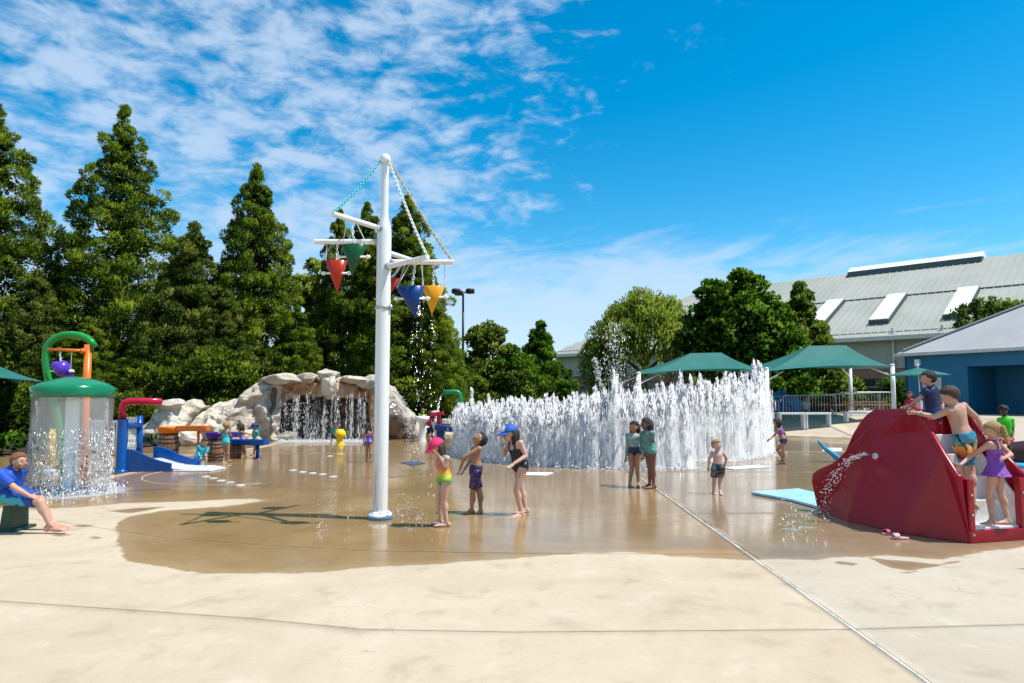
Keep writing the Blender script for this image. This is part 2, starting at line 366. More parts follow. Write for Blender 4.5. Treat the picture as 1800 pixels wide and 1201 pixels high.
# floor plates, drain, ground nozzles
def plate(label, px, rgb, cat, name):
    P = np.array([G(*p) for p in px]); c = P.mean(0); P[:, 2] = 0.004
    m = MB(); m.prism(P, (0, 0, 0.012)); o = m.build(name, pm(name+str(rgb), rgb, 0.35), None, org=(c[0], c[1], 0))
    tag(o, label, cat); return o
plate('white floor plate at the fountain foot beside the girl in the blue cap', [(900, 836), (958, 837), (974, 832), (925, 831)], (0.8, 0.8, 0.78), 'floor plate', 'floor_plate')
plate('white floor plate behind the toddler in patterned trunks', [(1272, 823), (1290, 826), (1352, 822), (1335, 818)], (0.8, 0.8, 0.78), 'floor plate', 'floor_plate')
plate('pale floor plate beyond the blue fin of the red slide', [(1446, 794), (1480, 794), (1480, 788), (1446, 788)], (0.75, 0.77, 0.78), 'floor plate', 'floor_plate')
plate('slate blue drain plate in the wet floor behind the girl in pink cap', [(704, 814), (726, 819), (748, 815), (728, 811)], (0.06, 0.10, 0.16), 'drain cover', 'drain_cover')
nzm = pm('nozzle_metal', (0.62, 0.60, 0.56), 0.3, 0.2)
for k, (px, py) in enumerate([(515, 827), (532, 830), (550, 832), (567, 834), (586, 838), (362, 838), (375, 841), (389, 845), (405, 848), (423, 853), (580, 802), (598, 798)]):
    c = G(px, py); m = MB(); m.lathe([(0.001, 0.018), (0.05, 0.017), (0.085, 0.010), (0.095, 0.002)], c, 14)
    row_ = 'in front of the yellow mushroom' if px > 500 else 'in front of the crouching boy'
    tag(m.build('floor_nozzle', nzm, None, org=c), 'small round metal spray nozzle set in the wet floor ' + row_, 'floor nozzle', 'floor nozzles ' + row_)
# round groove in the floor beside the blue slide
c = G(430, 832); P = arc(c+np.array((0, 0, 0.0015)), 2.1, R(120), R(300), 40, (1, 0, 0), (0, 1.0, 0)); m = MB(); m.tube(P, 0.014, 5, True, 0.35)
m.build('joint_groove', pm('groove', (0.5, 0.42, 0.3), 0.6), pv)
# ================================================================== BUILDINGS
ROOF = None
def metal_roof_mat(name, lo, hi, sc=(0.5)):
    m, n, l, b = newmat(name); v = npos(n)
    t = nnoise(n, l, 0.25, 5, 0.6, v); s = nnoise(n, l, 3.0, 5, 0.7, v)
    c = nmix(n, l, nrange(n, l, t, 0.3, 0.7), lo, hi); c = nmix(n, l, nrange(n, l, s, 0.55, 0.8, 0, 0.3), c, tuple(k*0.75 for k in lo))
    l.new(c, b.inputs['Base Color']); b.inputs['Roughness'].default_value = 0.6; b.inputs['Specular IOR Level'].default_value = 0.25
    return m
def brick_mat():
    m, n, l, b = newmat('red_brick'); v = nvec(n, 'Object')
    t = n.new('ShaderNodeTexBrick'); t.inputs['Scale'].default_value = 4.0; t.inputs['Color1'].default_value = (0.24, 0.10, 0.065, 1); t.inputs['Color2'].default_value = (0.30, 0.14, 0.09, 1)
    t.inputs['Mortar'].default_value = (0.32, 0.26, 0.21, 1); t.inputs['Mortar Size'].default_value = 0.012
    mp = n.new('ShaderNodeMapping'); mp.inputs['Rotation'].default_value = (R(90), 0, 0); l.new(v, mp.inputs[0]); l.new(mp.outputs[0], t.inputs[0])
    l.new(t.outputs[0], b.inputs['Base Color']); b.inputs['Roughness'].default_value = 0.9; return m
def glass_mat():
    m, n, l, b = newmat('window_glass'); b.inputs['Base Color'].default_value = (0.02, 0.035, 0.035, 1); b.inputs['Roughness'].default_value = 0.06; b.inputs['Specular IOR Level'].default_value = 0.8; return m
M_BRICK, M_GLASS = brick_mat(), glass_mat()
# ---- long hall behind the park: eave line from A along u, roof rising along v
A = np.array((34.8, 52.9, 0)); u_ = np.array((-math.sqrt(.5), math.sqrt(.5), 0)); v_ = np.array((math.sqrt(.5), math.sqrt(.5), 0)); up = np.array((0, 0, 1.0))
def HP(s, v, z): return A+u_*s+v_*v+up*z
S0, S1, EZ, RZ, RV = 41.5, -30.0, 7.0, 15.0, 16.0
hall = thing('hall', 'long grey green metal roofed hall with white skylights behind the trees', 'building', HP(5, 8, 0.8))
M_HROOF = metal_roof_mat('hall_roof', (0.335, 0.345, 0.295), (0.395, 0.40, 0.35))
def roof_z(v): return EZ+(RZ-EZ)*v/RV
m = MB()
e = 0.9; HS = 10.0                    # overhang, run of the hipped end
q = [HP(S0+e, -e, roof_z(-e)), HP(S1, -e, roof_z(-e)), HP(S1, RV, RZ), HP(S0-HS, RV, RZ), HP(S0+e, 2*RV+e, roof_z(-e))]
m.add([q[0], q[1], q[2], q[3]], [(3, 2, 1, 0)]); m.add([q[0], q[3], q[4]], [(0, 1, 2)])
m.add([q[3], q[2], HP(S1, 2*RV+e, roof_z(-e)), q[4]], [(0, 1, 2, 3)])
for s in np.arange(S1+0.4, S0, 0.62):   # standing seams
    vt = RV if s < S0-HS else RV*(S0+e-s)/(HS+e)
    a, b = HP(s, -e, roof_z(-e)+0.03), HP(s, max(vt-0.2, -e+.2), roof_z(max(vt-0.2, -e+.2))+0.03)
    m.box((a+b)/2, (0.07, np.linalg.norm(b-a), 0.07), [u_, nrm(b-a), np.cross(u_, nrm(b-a))])
for t in np.arange(1.0, 2*RV, 0.62):
    pass
rf = flipfix(m.build('roof', M_HROOF, hall))
m = MB(); a, b = HP(S0+e-HS*.55, 7.9, roof_z(7.9)+0.06), HP(S1, 7.9, roof_z(7.9)+0.06); m.box((a+b)/2, (np.linalg.norm(b-a), 0.14, 0.10), [nrm(b-a), v_, up]); m.build('roof_joint', pm('joint_dark', (0.16, 0.17, 0.155), 0.7), rf)
m = MB(); a, b = HP(S0+e, -e-.06, roof_z(-e)-0.08), HP(S1, -e-.06, roof_z(-e)-0.08); m.box((a+b)/2, (np.linalg.norm(b-a), 0.16, 0.34), [nrm(b-a), v_, up]); m.build('gutter', pm('gutter', (0.52, 0.53, 0.49), 0.45), hall)
m = MB(); a, b = HP(S0+e+.06, -e, roof_z(-e)-0.1), HP(S0+e+.06, 2*RV+e, roof_z(-e)-0.1); m.box((a+b)/2, (np.linalg.norm(b-a), 0.16, 0.3), [nrm(b-a), u_, up]); m.build('gutter', pm('gutter', (0.52, 0.53, 0.49), 0.45), hall)
BZ = 3.95                             # top of the brick base
m = MB()                              # lapped siding boards
for z in np.arange(BZ+0.06, EZ-0.1, 0.19):
    for (a, b, nn) in ((HP(S0, 0, z), HP(S1, 0, z), -v_), (HP(S0, 0, z), HP(S0, 2*RV, z), u_)):
        m.add([a+nn*.05, b+nn*.05, b+up*.19+nn*.012, a+up*.19+nn*.012, a, b], [(0, 1, 2, 3), (0, 4, 5, 1)])
sd_ = m.build('siding', pm('hall_siding', (0.39, 0.375, 0.31), 0.6, bump=0.05), hall); tag(sd_, kind='stuff')
m = MB(); m.prism([HP(S0-.1, .1, 0.5), HP(S1, .1, 0.5), HP(S1, 2*RV, 0.5), HP(S0-.1, 2*RV, 0.5)], (0, 0, EZ-0.4)); m.build('wall', pm('hall_wall', (0.37, 0.36, 0.3), 0.8), hall)
def brick_run(a, b, nn, holes, z0, z1, zw0, zw1):
    """brick base from a to b with openings at holes [(t0,t1)] along the run"""
    L = np.linalg.norm(b-a); d = (b-a)/L; m = MB(); xs = [0]+[k for h in holes for k in h]+[L]
    def bx(t0, t1, za, zb):
        if t1-t0 < .01: return
        m.box(a+d*(t0+t1)/2+up*(za+zb)/2-nn*.05, (t1-t0, 0.34, zb-za), [d, nn, up])
    for i in range(0, len(xs), 2): bx(xs[i], xs[i+1], z0, z1)
    for t0, t1 in holes: bx(t0, t1, z0, zw0); bx(t0, t1, zw1, z1)
    m.build('brick_wall', M_BRICK, hall)
    for t0, t1 in holes:
        fm = MB(); c = a+d*(t0+t1)/2+up*(zw0+zw1)/2
        for k in np.linspace(t0+.05, t1-.05, max(3, int((t1-t0)/1.4)+1)): fm.box(a+d*k+up*(zw0+zw1)/2, (.08, .10, zw1-zw0), [d, nn, up])
        for z in (zw0+.04, zw1-.04): fm.box(a+d*(t0+t1)/2+up*z, (t1-t0, .096, .08), [d, nn, up])
        w = fm.build('window', pm('window_frame', (0.12, 0.13, 0.12), 0.5), hall)
        g = MB(); g.box(c-nn*.03, (t1-t0, .02, zw1-zw0), [d, nn, up]); g.build('pane', M_GLASS, w)
brick_run(HP(S0, -.12, 0), HP(S1, -.12, 0), -v_, [(1.5, 4.6), (6.0, 9.2), (10.6, 14), (17, 21), (24, 28), (31, 37), (38.5, 46), (48, 54)], 0.5, BZ, 0.9, 3.2)
brick_run(HP(S0+.12, 0, 0), HP(S0+.12, 2*RV, 0), u_, [(2.5, 5.7), (7.2, 10.4), (13, 17)], 0.5, BZ, 0.9, 3.2)
def on_px(px, v):
    """s on the roof at distance v up the slope that shows at picture column px"""
    best = min(np.arange(S1, S0, 0.05), key=lambda s: abs((lambda p: 900+F*p[0]/p[1])(HP(s, v, roof_z(v)))-px)); return best
sk = pm('skylight_white', (0.82, 0.83, 0.82), 0.3, bump=0)
skd = pm('skylight_curb', (0.06, 0.09, 0.09), 0.6)
sl = nrm(HP(0, RV, RZ)-HP(0, 0, EZ)); sn = np.cross(u_, sl); sn = sn if sn[2] > 0 else -sn
for px in (1455, 1566, 1697):
    s = on_px(px, 4.6); c = HP(s, 4.7, roof_z(4.7))
    m = MB(); m.box(c+sn*.20, (1.6, 6.4, .40), [u_, sl, sn]); k = m.build('skylight', skd, rf)
    m = MB(); m.box(c+sn*.42, (1.5, 6.3, .10), [u_, sl, sn]); m.build('skylight_pane', sk, rf)
s0, s1 = on_px(1500, RV-.5), on_px(1738, RV-.5)
m = MB(); m.box((HP(s0, RV, RZ)+HP(s1, RV, RZ))/2+up*-.30, (abs(s1-s0), 2.3, .5), [u_, v_, up]); m.build('ridge_vent', skd, rf)
m = MB(); m.prism([HP(s0+.05, RV-1.0, RZ+.02), HP(s0+.05, RV, RZ+.62), HP(s0+.05, RV+1.0, RZ+.02)], HP(s1-.05, 0, 0)-HP(s0+.05, 0, 0)); m.build('ridge_skylight', sk, rf)
for px in (1573, 1660):
    s = on_px(px, 0); m = MB(); m.box(HP(s, -.2, 3.8+.6), (.16, .14, EZ-1.2), [u_, v_, up]); m.build('downpipe', pm('gutter', (0.52, 0.53, 0.49), 0.45), hall)
# ---- blue building at the right
C0 = np.array((21.3, 37.0, 0)); ud = nrm(np.array((0.50, -0.92, 0))); vd = np.array((-ud[1], ud[0], 0)); vd = vd if vd[0] > 0 else -vd
def BP(s, v, z): return C0+ud*s+vd*v+up*z
WB, ZB0, ZB1 = 15.0, 0.5, 3.9
blue = thing('blue_building', 'low teal blue building with a grey hipped roof beside the red slide', 'building', BP(4, 5, 0.8))
M_BLUE = pm('blue_wall', (0.007, 0.13, 0.255), 0.6, var=0.06, bump=0.06)
r0, r1, rd = 3.05, 7.6, 2.6        # recess along the wall and its depth
m = MB()
def wq(m, a, b, z0, z1): m.add([a+up*z0, b+up*z0, b+up*z1, a+up*z1], [(0, 1, 2, 3)])
rt = 3.36
wq(m, BP(0, 0, 0), BP(r0, 0, 0), ZB0, ZB1); wq(m, BP(r1, 0, 0), BP(WB, 0, 0), ZB0, ZB1); wq(m, BP(r0, 0, 0), BP(r1, 0, 0), rt, ZB1)
wq(m, BP(r0, rd, 0), BP(r0, 0, 0), ZB0, rt); wq(m, BP(r0, rd, 0), BP(r1, rd, 0), ZB0, rt); wq(m, BP(r1, rd, 0), BP(r1, 0, 0), ZB0, rt)
m.add([BP(r0, 0, rt), BP(r1, 0, rt), BP(r1, rd, rt), BP(r0, rd, rt)], [(0, 1, 2, 3)])
wq(m, BP(0, 12, 0), BP(0, 0, 0), ZB0, ZB1); wq(m, BP(0, 12, 0), BP(WB, 12, 0), ZB0, ZB1); wq(m, BP(WB, 12, 0), BP(WB, 0, 0), ZB0, ZB1)
m.build('wall', M_BLUE, blue, solid=0.12)
m = MB(); ov = 0.35; rz = ZB1+3.75
q = [BP(-ov, -ov, ZB1+.12), BP(WB+ov, -ov, ZB1+.12), BP(WB+ov, 12+ov, ZB1+.12), BP(-ov, 12+ov, ZB1+.12), BP(6, 6, rz), BP(WB-5, 6, rz)]
m.add(q, [(0, 1, 5, 4), (1, 2, 5), (2, 3, 4, 5), (3, 0, 4), (3, 2, 1, 0)])
M_BR = metal_roof_mat('blue_building_roof', (0.36, 0.355, 0.35), (0.43, 0.425, 0.42))
brf = flipfix(m.build('roof', M_BR, blue))
m = MB(); m.box((q[0]+q[1])/2-up*.05, (np.linalg.norm(q[1]-q[0])+.06, .06, .16), [ud, vd, up]); m.box((q[0]+q[3])/2-up*.05, (.06, np.linalg.norm(q[3]-q[0]), .16), [ud, vd, up]); m.build('fascia', pm('fascia', (0.5, 0.5, 0.49), 0.5), blue)
m = MB(); d = nrm(q[4]-q[0]); L = np.linalg.norm(q[4]-q[0])
for t in np.arange(0.05, 0.98, 0.13): m.box(q[0]+(q[4]-q[0])*(t+.06)+up*.05, (L*.125, .34, .07), [d, nrm(np.cross(up, d)), np.cross(d, nrm(np.cross(up, d)))])
m.build('ridge_cap', pm('ridge_cap', (0.42, 0.42, 0.41), 0.5), brf)
m = MB(); c = BP(0.75, -.09, 3.55); m.box(c, (.26, .18, .30), [ud, vd, up]); m.box(c-up*.19-vd*.03, (.2, .16, .1), [ud, vd, up]); m.build('wall_lamp', pm('lamp_white', (0.75, 0.75, 0.72), 0.4), blue, bevel=.02)
m = MB()                            # ticket hatch beside the umbrella
c = BP(1.42, -.02, 2.35); m.box(c, (.95, .10, .75), [ud, vd, up]); hz = m.build('hatch', pm('hatch_frame', (0.55, 0.56, 0.53), 0.5), blue)
m = MB(); m.box(c-vd*.06, (.78, .03, .6), [ud, vd, up]); m.build('hatch_pane', pm('hatch_pane', (0.45, 0.48, 0.42), 0.3), hz)
m = MB(); c = BP(6.1, rd-.05, 1.95); m.box(c, (1.15, .08, 2.2), [ud, vd, up]); dr = m.build('door', pm('door_grey', (0.10, 0.13, 0.15), 0.5), blue)
m = MB(); m.box(c-vd*.05+up*.35, (.32, .03, 1.0), [ud, vd, up]); m.build('door_pane', M_GLASS, dr)
m = MB(); c = BP(6.95, rd-.03, 2.3); m.box(c, (.3, .03, .3), [ud, vd, up]); m.build('wall_sign', pm('sign_white', (0.8, 0.78, 0.78), 0.5), blue)
m = MB(); m.box(BP(6.95, rd-.05, 2.33), (.17, .012, .05), [ud, vd, up]); m.box(BP(6.95, rd-.05, 2.24), (.17, .012, .03), [ud, vd, up]); m.build('sign_bar', pm('sign_red', (0.5, 0.03, 0.04), 0.5), blue)
# ---- twin lamp post
lp = thing('lamp_post', 'tall dark lamp post with twin round heads behind the bucket mast', 'lamp post', (U(814, 690, 46)[0], 46, 0.7))
b0, t0 = np.array((U(814, 690, 46)[0], 46, 0.6)), U(814, 514, 46)
mt = pm('lamp_bronze', (0.035, 0.022, 0.02), 0.45, 0.3); m = MB(); m.cyl(b0, t0, 0.10, 0.07, 12); m.build('pole', mt, lp, True)
for sx_ in (-1, 1):
    c = t0+np.array((sx_*.48, 0, .07)); m = MB(); m.cyl(t0+np.array((sx_*.06, 0, -.02)), c-np.array((sx_*.25, 0, .05)), .05, .05, 8); m.build('arm', mt, lp)
    m = MB(); m.lathe([(.001, .17), (.27, .16), (.31, .11), (.31, -.09), (.27, -.15), (.001, -.16)], c, 22); m.build('lamp_head', mt, lp, True)
c = t0+np.array((-.16, .5, .05)); m = MB(); m.cyl(t0, c, .05, .05, 8); m.lathe([(.001, .17), (.27, .16), (.31, .11), (.31, -.09), (.27, -.15), (.001, -.16)], c+np.array((-.2, .2, 0)), 22); m.build('lamp_head', mt, lp, True)

# ---- shade canopies
def canopy(label, fl, fr, D0, D1, rl, rr, posts, braces=True, sag=0.25, cx=0.3):
    """fl, fr: picture points of the two near corners; rl, rr: of the ridge ends; D0, D1: depth of near and far edge"""
    a, b = U(*fl, D0), U(*fr, D0); c, d = b+np.array((cx, D1-D0, 0.05)), a+np.array((-.3, D1-D0, 0.05)); r0, r1 = U(*rl, (D0+D1)/2), U(*rr, (D0+D1)/2)
    th = thing('shade_canopy', label, 'canopy', (float((a+b)[0]/2), (D0+D1)/2, gzf((a+b)[0]/2, (D0+D1)/2)))
    m = MB()
    def patch(p, q, s, t, n=14, k=8):
        """p-q lower edge, s-t upper edge"""
        V = np.zeros((n, k, 3))
        for i in range(n):
            x = i/(n-1); lo = p+(q-p)*x+np.array((0, 0, sag*.55))*4*x*(1-x); mid = (p+q)/2; inn = ((s+t)/2-mid); lo = lo+inn*np.array((1, 1, 0))*0.10*4*x*(1-x); hi = s+(t-s)*x
            for j in range(k):
                y = j/(k-1); V[i, j] = lo+(hi-lo)*y-np.array((0, 0, sag*.9))*4*y*(1-y)*(0.5+2*x*(1-x))
        m.grid(V, n, k)
    patch(a, b, r0, r1); patch(b, c, r1, r1+np.array((0, .02, 0))); patch(c, d, r1, r0); patch(d, a, r0, r0-np.array((0, .02, 0)))
    cl = m.build('canopy_cloth', M_SHADE, th, True)
    for p in posts:
        top = {'a': a, 'b': b, 'c': c, 'd': d}[p]; g = gzf(top[0], top[1]); m = MB(); off = np.array((.06 if p in 'bc' else -.06, 0, 0))
        m.cyl((top[0]+off[0], top[1], g-.05), (top[0]+off[0], top[1], top[2]+.02), .10, .095, 12); m.ell((top[0]+off[0], top[1], top[2]+.05), (.11, .11, .06), None, 12, 6)
        m.lathe([(.17, .0), (.17, .03), (.11, .05)], (top[0]+off[0], top[1], g), 12); m.build('post', M_WHITEPAINT, th, True)
        if braces:
            k = (r0+r1)/2-top; k = nrm(k*np.array((1, 1, .4))); m = MB(); m.cyl(top+off-up*.45, top+k*1.1-up*.12, .035, .035, 8); m.build('brace', M_WHITEPAINT, th, True)
    return th
def shade_mat():
    m, n, l, b = newmat('shade_cloth'); v = npos(n); t = nnoise(n, l, 1.2, 4, 0.6, v)
    l.new(nmix(n, l, nrange(n, l, t, 0.3, 0.7), (0.008, 0.135, 0.115), (0.012, 0.165, 0.14)), b.inputs['Base Color']); b.inputs['Roughness'].default_value = 0.75
    tr = n.new('ShaderNodeBsdfTranslucent'); tr.inputs[0].default_value = (0.03, 0.14, 0.115, 1); mx = n.new('ShaderNodeMixShader'); mx.inputs[0].default_value = 0.14
    l.new(b.outputs[0], mx.inputs[1]); l.new(tr.outputs[0], mx.inputs[2]); o = next(k for k in n if k.type == 'OUTPUT_MATERIAL'); l.new(mx.outputs[0], o.inputs[0])
    nbump(n, l, b, nnoise(n, l, 3, 3, .5, v), 0.15, 0.03); return m
M_SHADE = shade_mat(); M_WHITEPAINT = pm('white_paint', (0.78, 0.78, 0.76), 0.32, var=0.05, bump=0.08)
canopy('green shade canopy on white posts behind the left half of the fountain', (1125, 658), (1345, 650), 31, 35.5, (1213, 621), (1268, 620), 'abcd')
canopy('green shade canopy on white posts nearest the blue building', (1348, 653), (1566, 644), 31, 35.5, (1422, 608), (1487, 607), 'abcd')
canopy('dark green shade canopy whose corner pokes in beside the mushroom shower', (-330, 660), (76, 671), 20, 26, (-180, 610), (-60, 612), 'a', cx=-5.0)
# free standing umbrella
up_ = thing('parasol', 'small green parasol on a thin white pole before the blue wall', 'parasol', (*U(1616, 700, 29.5)[:2], gzf(*U(1616, 700, 29.5)[:2])))
c = U(1613, 645, 29.5); m = MB(); kx = 8
pts = [c+np.array((0, 0, -.03))]+[c+np.array((1.25*math.cos(k*math.pi/4), 1.25*math.sin(k*math.pi/4), -.36)) for k in range(8)]
m.add(pts, [(0, 1+k, 1+(k+1) % 8) for k in range(8)]); m.build('canopy_cloth', M_SHADE, up_)
m = MB(); m.cyl((c[0]+.1, c[1], gzf(c[0], c[1])), c+up*.06, .025, .025, 8); m.ell(c+up*.06, (.06, .06, .07), None, 10, 6); m.build('pole', M_WHITEPAINT, up_, True)

# ---- fences, barriers, benches, tables at the back
M_GALV = pm('galvanised', (0.42, 0.43, 0.43), 0.38, 0.55, bump=0)
M_BLK = pm('black_iron', (0.012, 0.012, 0.013), 0.45, bump=0)
def picket_fence(label, a, b, h, step, mat):
    a = np.array((*a, gzf(*a))); b = np.array((*b, gzf(*b))); L = np.linalg.norm(b-a); th = thing('picket_fence', label, 'fence', a)
    d = (b-a)/L; d2 = nrm(d*np.array((1, 1, 0))); s_ = np.cross(up, d2)
    m = MB()
    for t in np.arange(0.1, L, step):
        p = a+d*t; p[2] = gzf(p[0], p[1]); m.box(p+up*(h/2), (.022, .022, h), [d2, s_, up]); m.add([p+up*h+d2*.02+s_*.02, p+up*h-d2*.02+s_*.02, p+up*h-d2*.02-s_*.02, p+up*h+d2*.02-s_*.02, p+up*(h+.07)], [(0, 1, 4), (1, 2, 4), (2, 3, 4), (3, 0, 4)])
    tag(m.build('pickets', mat, th), kind='stuff')
    for z in (.18, h*.82):
        m = MB(); m.cyl(a+up*z, b+up*z, .022, .022, 6); m.build('rail', mat, th)
    for t in np.arange(0, L+.1, 2.4):
        p = a+d*min(t, L); m = MB(); m.box((p[0], p[1], gzf(p[0], p[1])+h/2), (.07, .07, h+.15), [d2, s_, up]); m.build('post', mat, th)
picket_fence('black iron picket fence behind the crowd barriers and canopy', (8, 40.5), (22.5, 41.5), 1.75, 0.14, M_BLK)
picket_fence('black iron picket fence in the trees left of the canopies', (-9, 41.5), (7.9, 41.0), 1.5, 0.14, M_BLK)
def barrier_proto(a, w):
    th = thing('crowd_barrier', '', 'barrier', a, 'crowd barriers behind the white benches'); a = np.asarray(a, float)
    m = MB(); z0, z1 = .18, 1.10; P = []
    for (cx, cz, s0) in ((-w/2+.1, z0+.1, 180), (w/2-.1, z0+.1, 270), (w/2-.1, z1-.1, 0), (-w/2+.1, z1-.1, 90)):
        P += [a+np.array((cx+.1*math.cos(R(s0+k)), 0, cz+.1*math.sin(R(s0+k)))) for k in (0, 30, 60, 90)]
    P.append(P[0]); m.tube(P, .021, 8, False); m.build('frame', M_GALV, th, True)
    bm = None
    for k in range(17):
        x = -w/2+w*(k+1)/18
        if bm is None:
            m = MB(); m.cyl(a+np.array((x, 0, z0)), a+np.array((x, 0, z1)), .011, .011, 6); o = m.build('bar', M_GALV, th); bm = (o, x)
        else:
            o = bm[0].copy(); COL.objects.link(o); o.location = (x-bm[1], 0, 0)
    for s in (-1, 1):
        m = MB(); p = a+np.array((s*w*.33, 0, z0)); m.tube([p, p-up*.10, p+np.array((0, .28, -.18))], .02, 6); m.tube([p-up*.10, p+np.array((0, -.28, -.18))], .02, 6); m.build('foot', M_GALV, th)
    return th
def copy_tree(o, parent=None):
    c = o.copy(); COL.objects.link(c)
    if parent is not None: c.parent = parent
    for k in list(o.children): copy_tree(k, c)
    return c
bar = None
blabels = ['grey crowd barrier behind the left white bench, next to the fountain', 'grey crowd barrier between the two white benches', 'grey crowd barrier seen behind the right end of the fountain jets', 'grey crowd barrier behind the fountain under the left canopy']
for k, px in enumerate((1423, 1522, 1322, 1222)):
    c = U(px, 700, 33.0-.1*(k % 2)); c[2] = gzf(c[0], c[1])
    if bar is None: bar = barrier_proto(c, 2.55); o = bar
    else: o = copy_tree(bar); o.location = tuple(c)
    o['label'] = blabels[k]
m = MB(); a, b = U(1360, 697, 34.2), U(1545, 690, 34.2); rl = thing('hand_rail', 'long grey hand rail above the crowd barriers', 'railing', (*((a+b)/2)[:2], gzf(*((a+b)/2)[:2])))
m.cyl(a, b, .025, .025, 8); m.build('rail', M_GALV, rl)
for t in (0, .33, .585, 1):
    p = a+(b-a)*t; m = MB(); m.cyl((p[0], p[1], gzf(p[0], p[1])), p, .025, .025, 8); m.build('post', M_GALV, rl)
def white_bench(label, px0, px1, D, py):
    a, b = U(px0, py, D), U(px1, py, D); a[2] = b[2] = (a[2]+b[2])/2; th = thing('white_bench', label, 'bench', (*((a+b)/2)[:2], gzf(*((a+b)/2)[:2])), 'white benches by the barriers')
    m = MB(); m.box((a+b)/2, (b[0]-a[0], .42, .09)); m.build('seat', M_WHITEPAINT, th, bevel=.015)
    for t in (.02, .48, .53, .98) if b[0]-a[0] > 2 else (.03, .97):
        p = a+(b-a)*t; g = gzf(p[0], p[1]); m = MB(); m.box((p[0], p[1], (g+p[2])/2-.02), (.07, .36, p[2]-g-.04)); m.build('leg', M_WHITEPAINT, th)
white_bench('long white bench below the barriers right of the fountain', 1368, 1458, 31.2, 727)
white_bench('white bench half hidden by the crest of the red slide', 1485, 1580, 31.6, 726)
def picnic(label, px, py, D, rgb):
    c = U(px, py, D); g = gzf(c[0], c[1]); th = thing('picnic_table', label, 'table', (c[0], c[1], g)); w = pm('table_wood%s' % rgb[0], rgb, 0.7)
    for k in range(5):
        m = MB(); m.box((c[0], c[1]-.3+k*.15, c[2]), (1.9, .135, .05)); m.build('plank', w, th)
    for s in (-1, 1):
        m = MB(); m.box((c[0], c[1]+s*.7, g+.45), (1.9, .26, .05)); m.build('seat', w, th)
        m = MB(); p = np.array((c[0]+s*.75, c[1], 0)); m.box((p[0], p[1], g+.42), (.08, 1.5, .08)); m.tube([(p[0], p[1]-.6, g), (p[0], p[1]-.2, c[2]-.03)], .04, 6); m.tube([(p[0], p[1]+.6, g), (p[0], p[1]+.2, c[2]-.03)], .04, 6); m.build('leg', w, th)
picnic('brown picnic table with an orange top behind the right barrier', 1520, 707, 36.5, (0.42, 0.22, 0.09))
picnic('dark brown picnic table behind the gap between the barriers', 1480, 713, 35.8, (0.16, 0.07, 0.04))
c = U(1388, 708, 35); m = MB()
m.ell(c+up*.02, (.55, .35, .32), None, 16, 10, lambda V: V*(1+.10*np.sin(V[:, :1]*5+V[:, 1:2]*4))); m.ell(c+np.array((-.45, 0, .28)), (.42, .3, .35), None, 14, 8)
m.box((c[0]-.1, c[1], (c[2]+gzf(c[0], c[1]))/2-.1), (1.1, .5, c[2]-gzf(c[0], c[1])))
tag(m.build('towel_heap', pm('blue_towel', (0.03, 0.16, 0.38), 0.9, var=.5, scale=2.2), None, True, org=(c[0], c[1], gzf(c[0], c[1]))), 'heap of blue towels on a seat behind the barrier by the fountain', 'towels')
# sign box on a post behind the fountain
c = U(1127, 693, 29); g = gzf(c[0], c[1]); sg = thing('control_post', 'grey box on a thin post behind the middle of the fountain', 'control box', (c[0], c[1], g))
m = MB(); m.box(c, (.42, .2, .36)); m.build('box', pm('box_grey', (0.33, 0.34, 0.38), 0.5), sg, bevel=.02); m = MB(); m.cyl((c[0], c[1], g), (c[0], c[1], c[2]-.17), .045, .045, 10); m.build('post', M_GALV, sg)
# ================================================================== TREES
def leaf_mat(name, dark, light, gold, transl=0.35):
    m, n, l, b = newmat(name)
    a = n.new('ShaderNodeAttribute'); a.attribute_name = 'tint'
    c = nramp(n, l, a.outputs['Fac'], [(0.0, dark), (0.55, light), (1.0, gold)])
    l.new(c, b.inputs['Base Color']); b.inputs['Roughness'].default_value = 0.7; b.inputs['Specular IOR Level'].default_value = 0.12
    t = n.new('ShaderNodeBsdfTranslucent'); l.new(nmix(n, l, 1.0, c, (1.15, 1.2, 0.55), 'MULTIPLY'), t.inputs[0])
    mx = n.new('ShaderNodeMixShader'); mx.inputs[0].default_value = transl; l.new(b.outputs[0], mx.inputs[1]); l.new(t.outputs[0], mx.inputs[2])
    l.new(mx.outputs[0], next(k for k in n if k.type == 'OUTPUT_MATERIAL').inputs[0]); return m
ML_CON = leaf_mat('conifer_leaf', (0.034, 0.066, 0.009), (0.145, 0.222, 0.015), (0.29, 0.35, 0.032))
ML_OLV = leaf_mat('olive_leaf', (0.036, 0.066, 0.012), (0.120, 0.165, 0.026), (0.22, 0.235, 0.045))
ML_DEC = leaf_mat('broad_leaf', (0.026, 0.085, 0.008), (0.095, 0.205, 0.012), (0.22, 0.32, 0.02))
ML_WIL = leaf_mat('willow_leaf', (0.06, 0.12, 0.018), (0.21, 0.29, 0.035), (0.34, 0.39, 0.06))
ML_PALE = leaf_mat('pale_leaf', (0.05, 0.10, 0.016), (0.15, 0.22, 0.03), (0.29, 0.33, 0.05))
M_BARK = pm('bark', (0.085, 0.06, 0.042), 0.95, var=.35, bump=.8, bscale=14, bdist=.03)
def unit(v): return v/np.maximum(np.linalg.norm(v, axis=-1, keepdims=True), 1e-9)
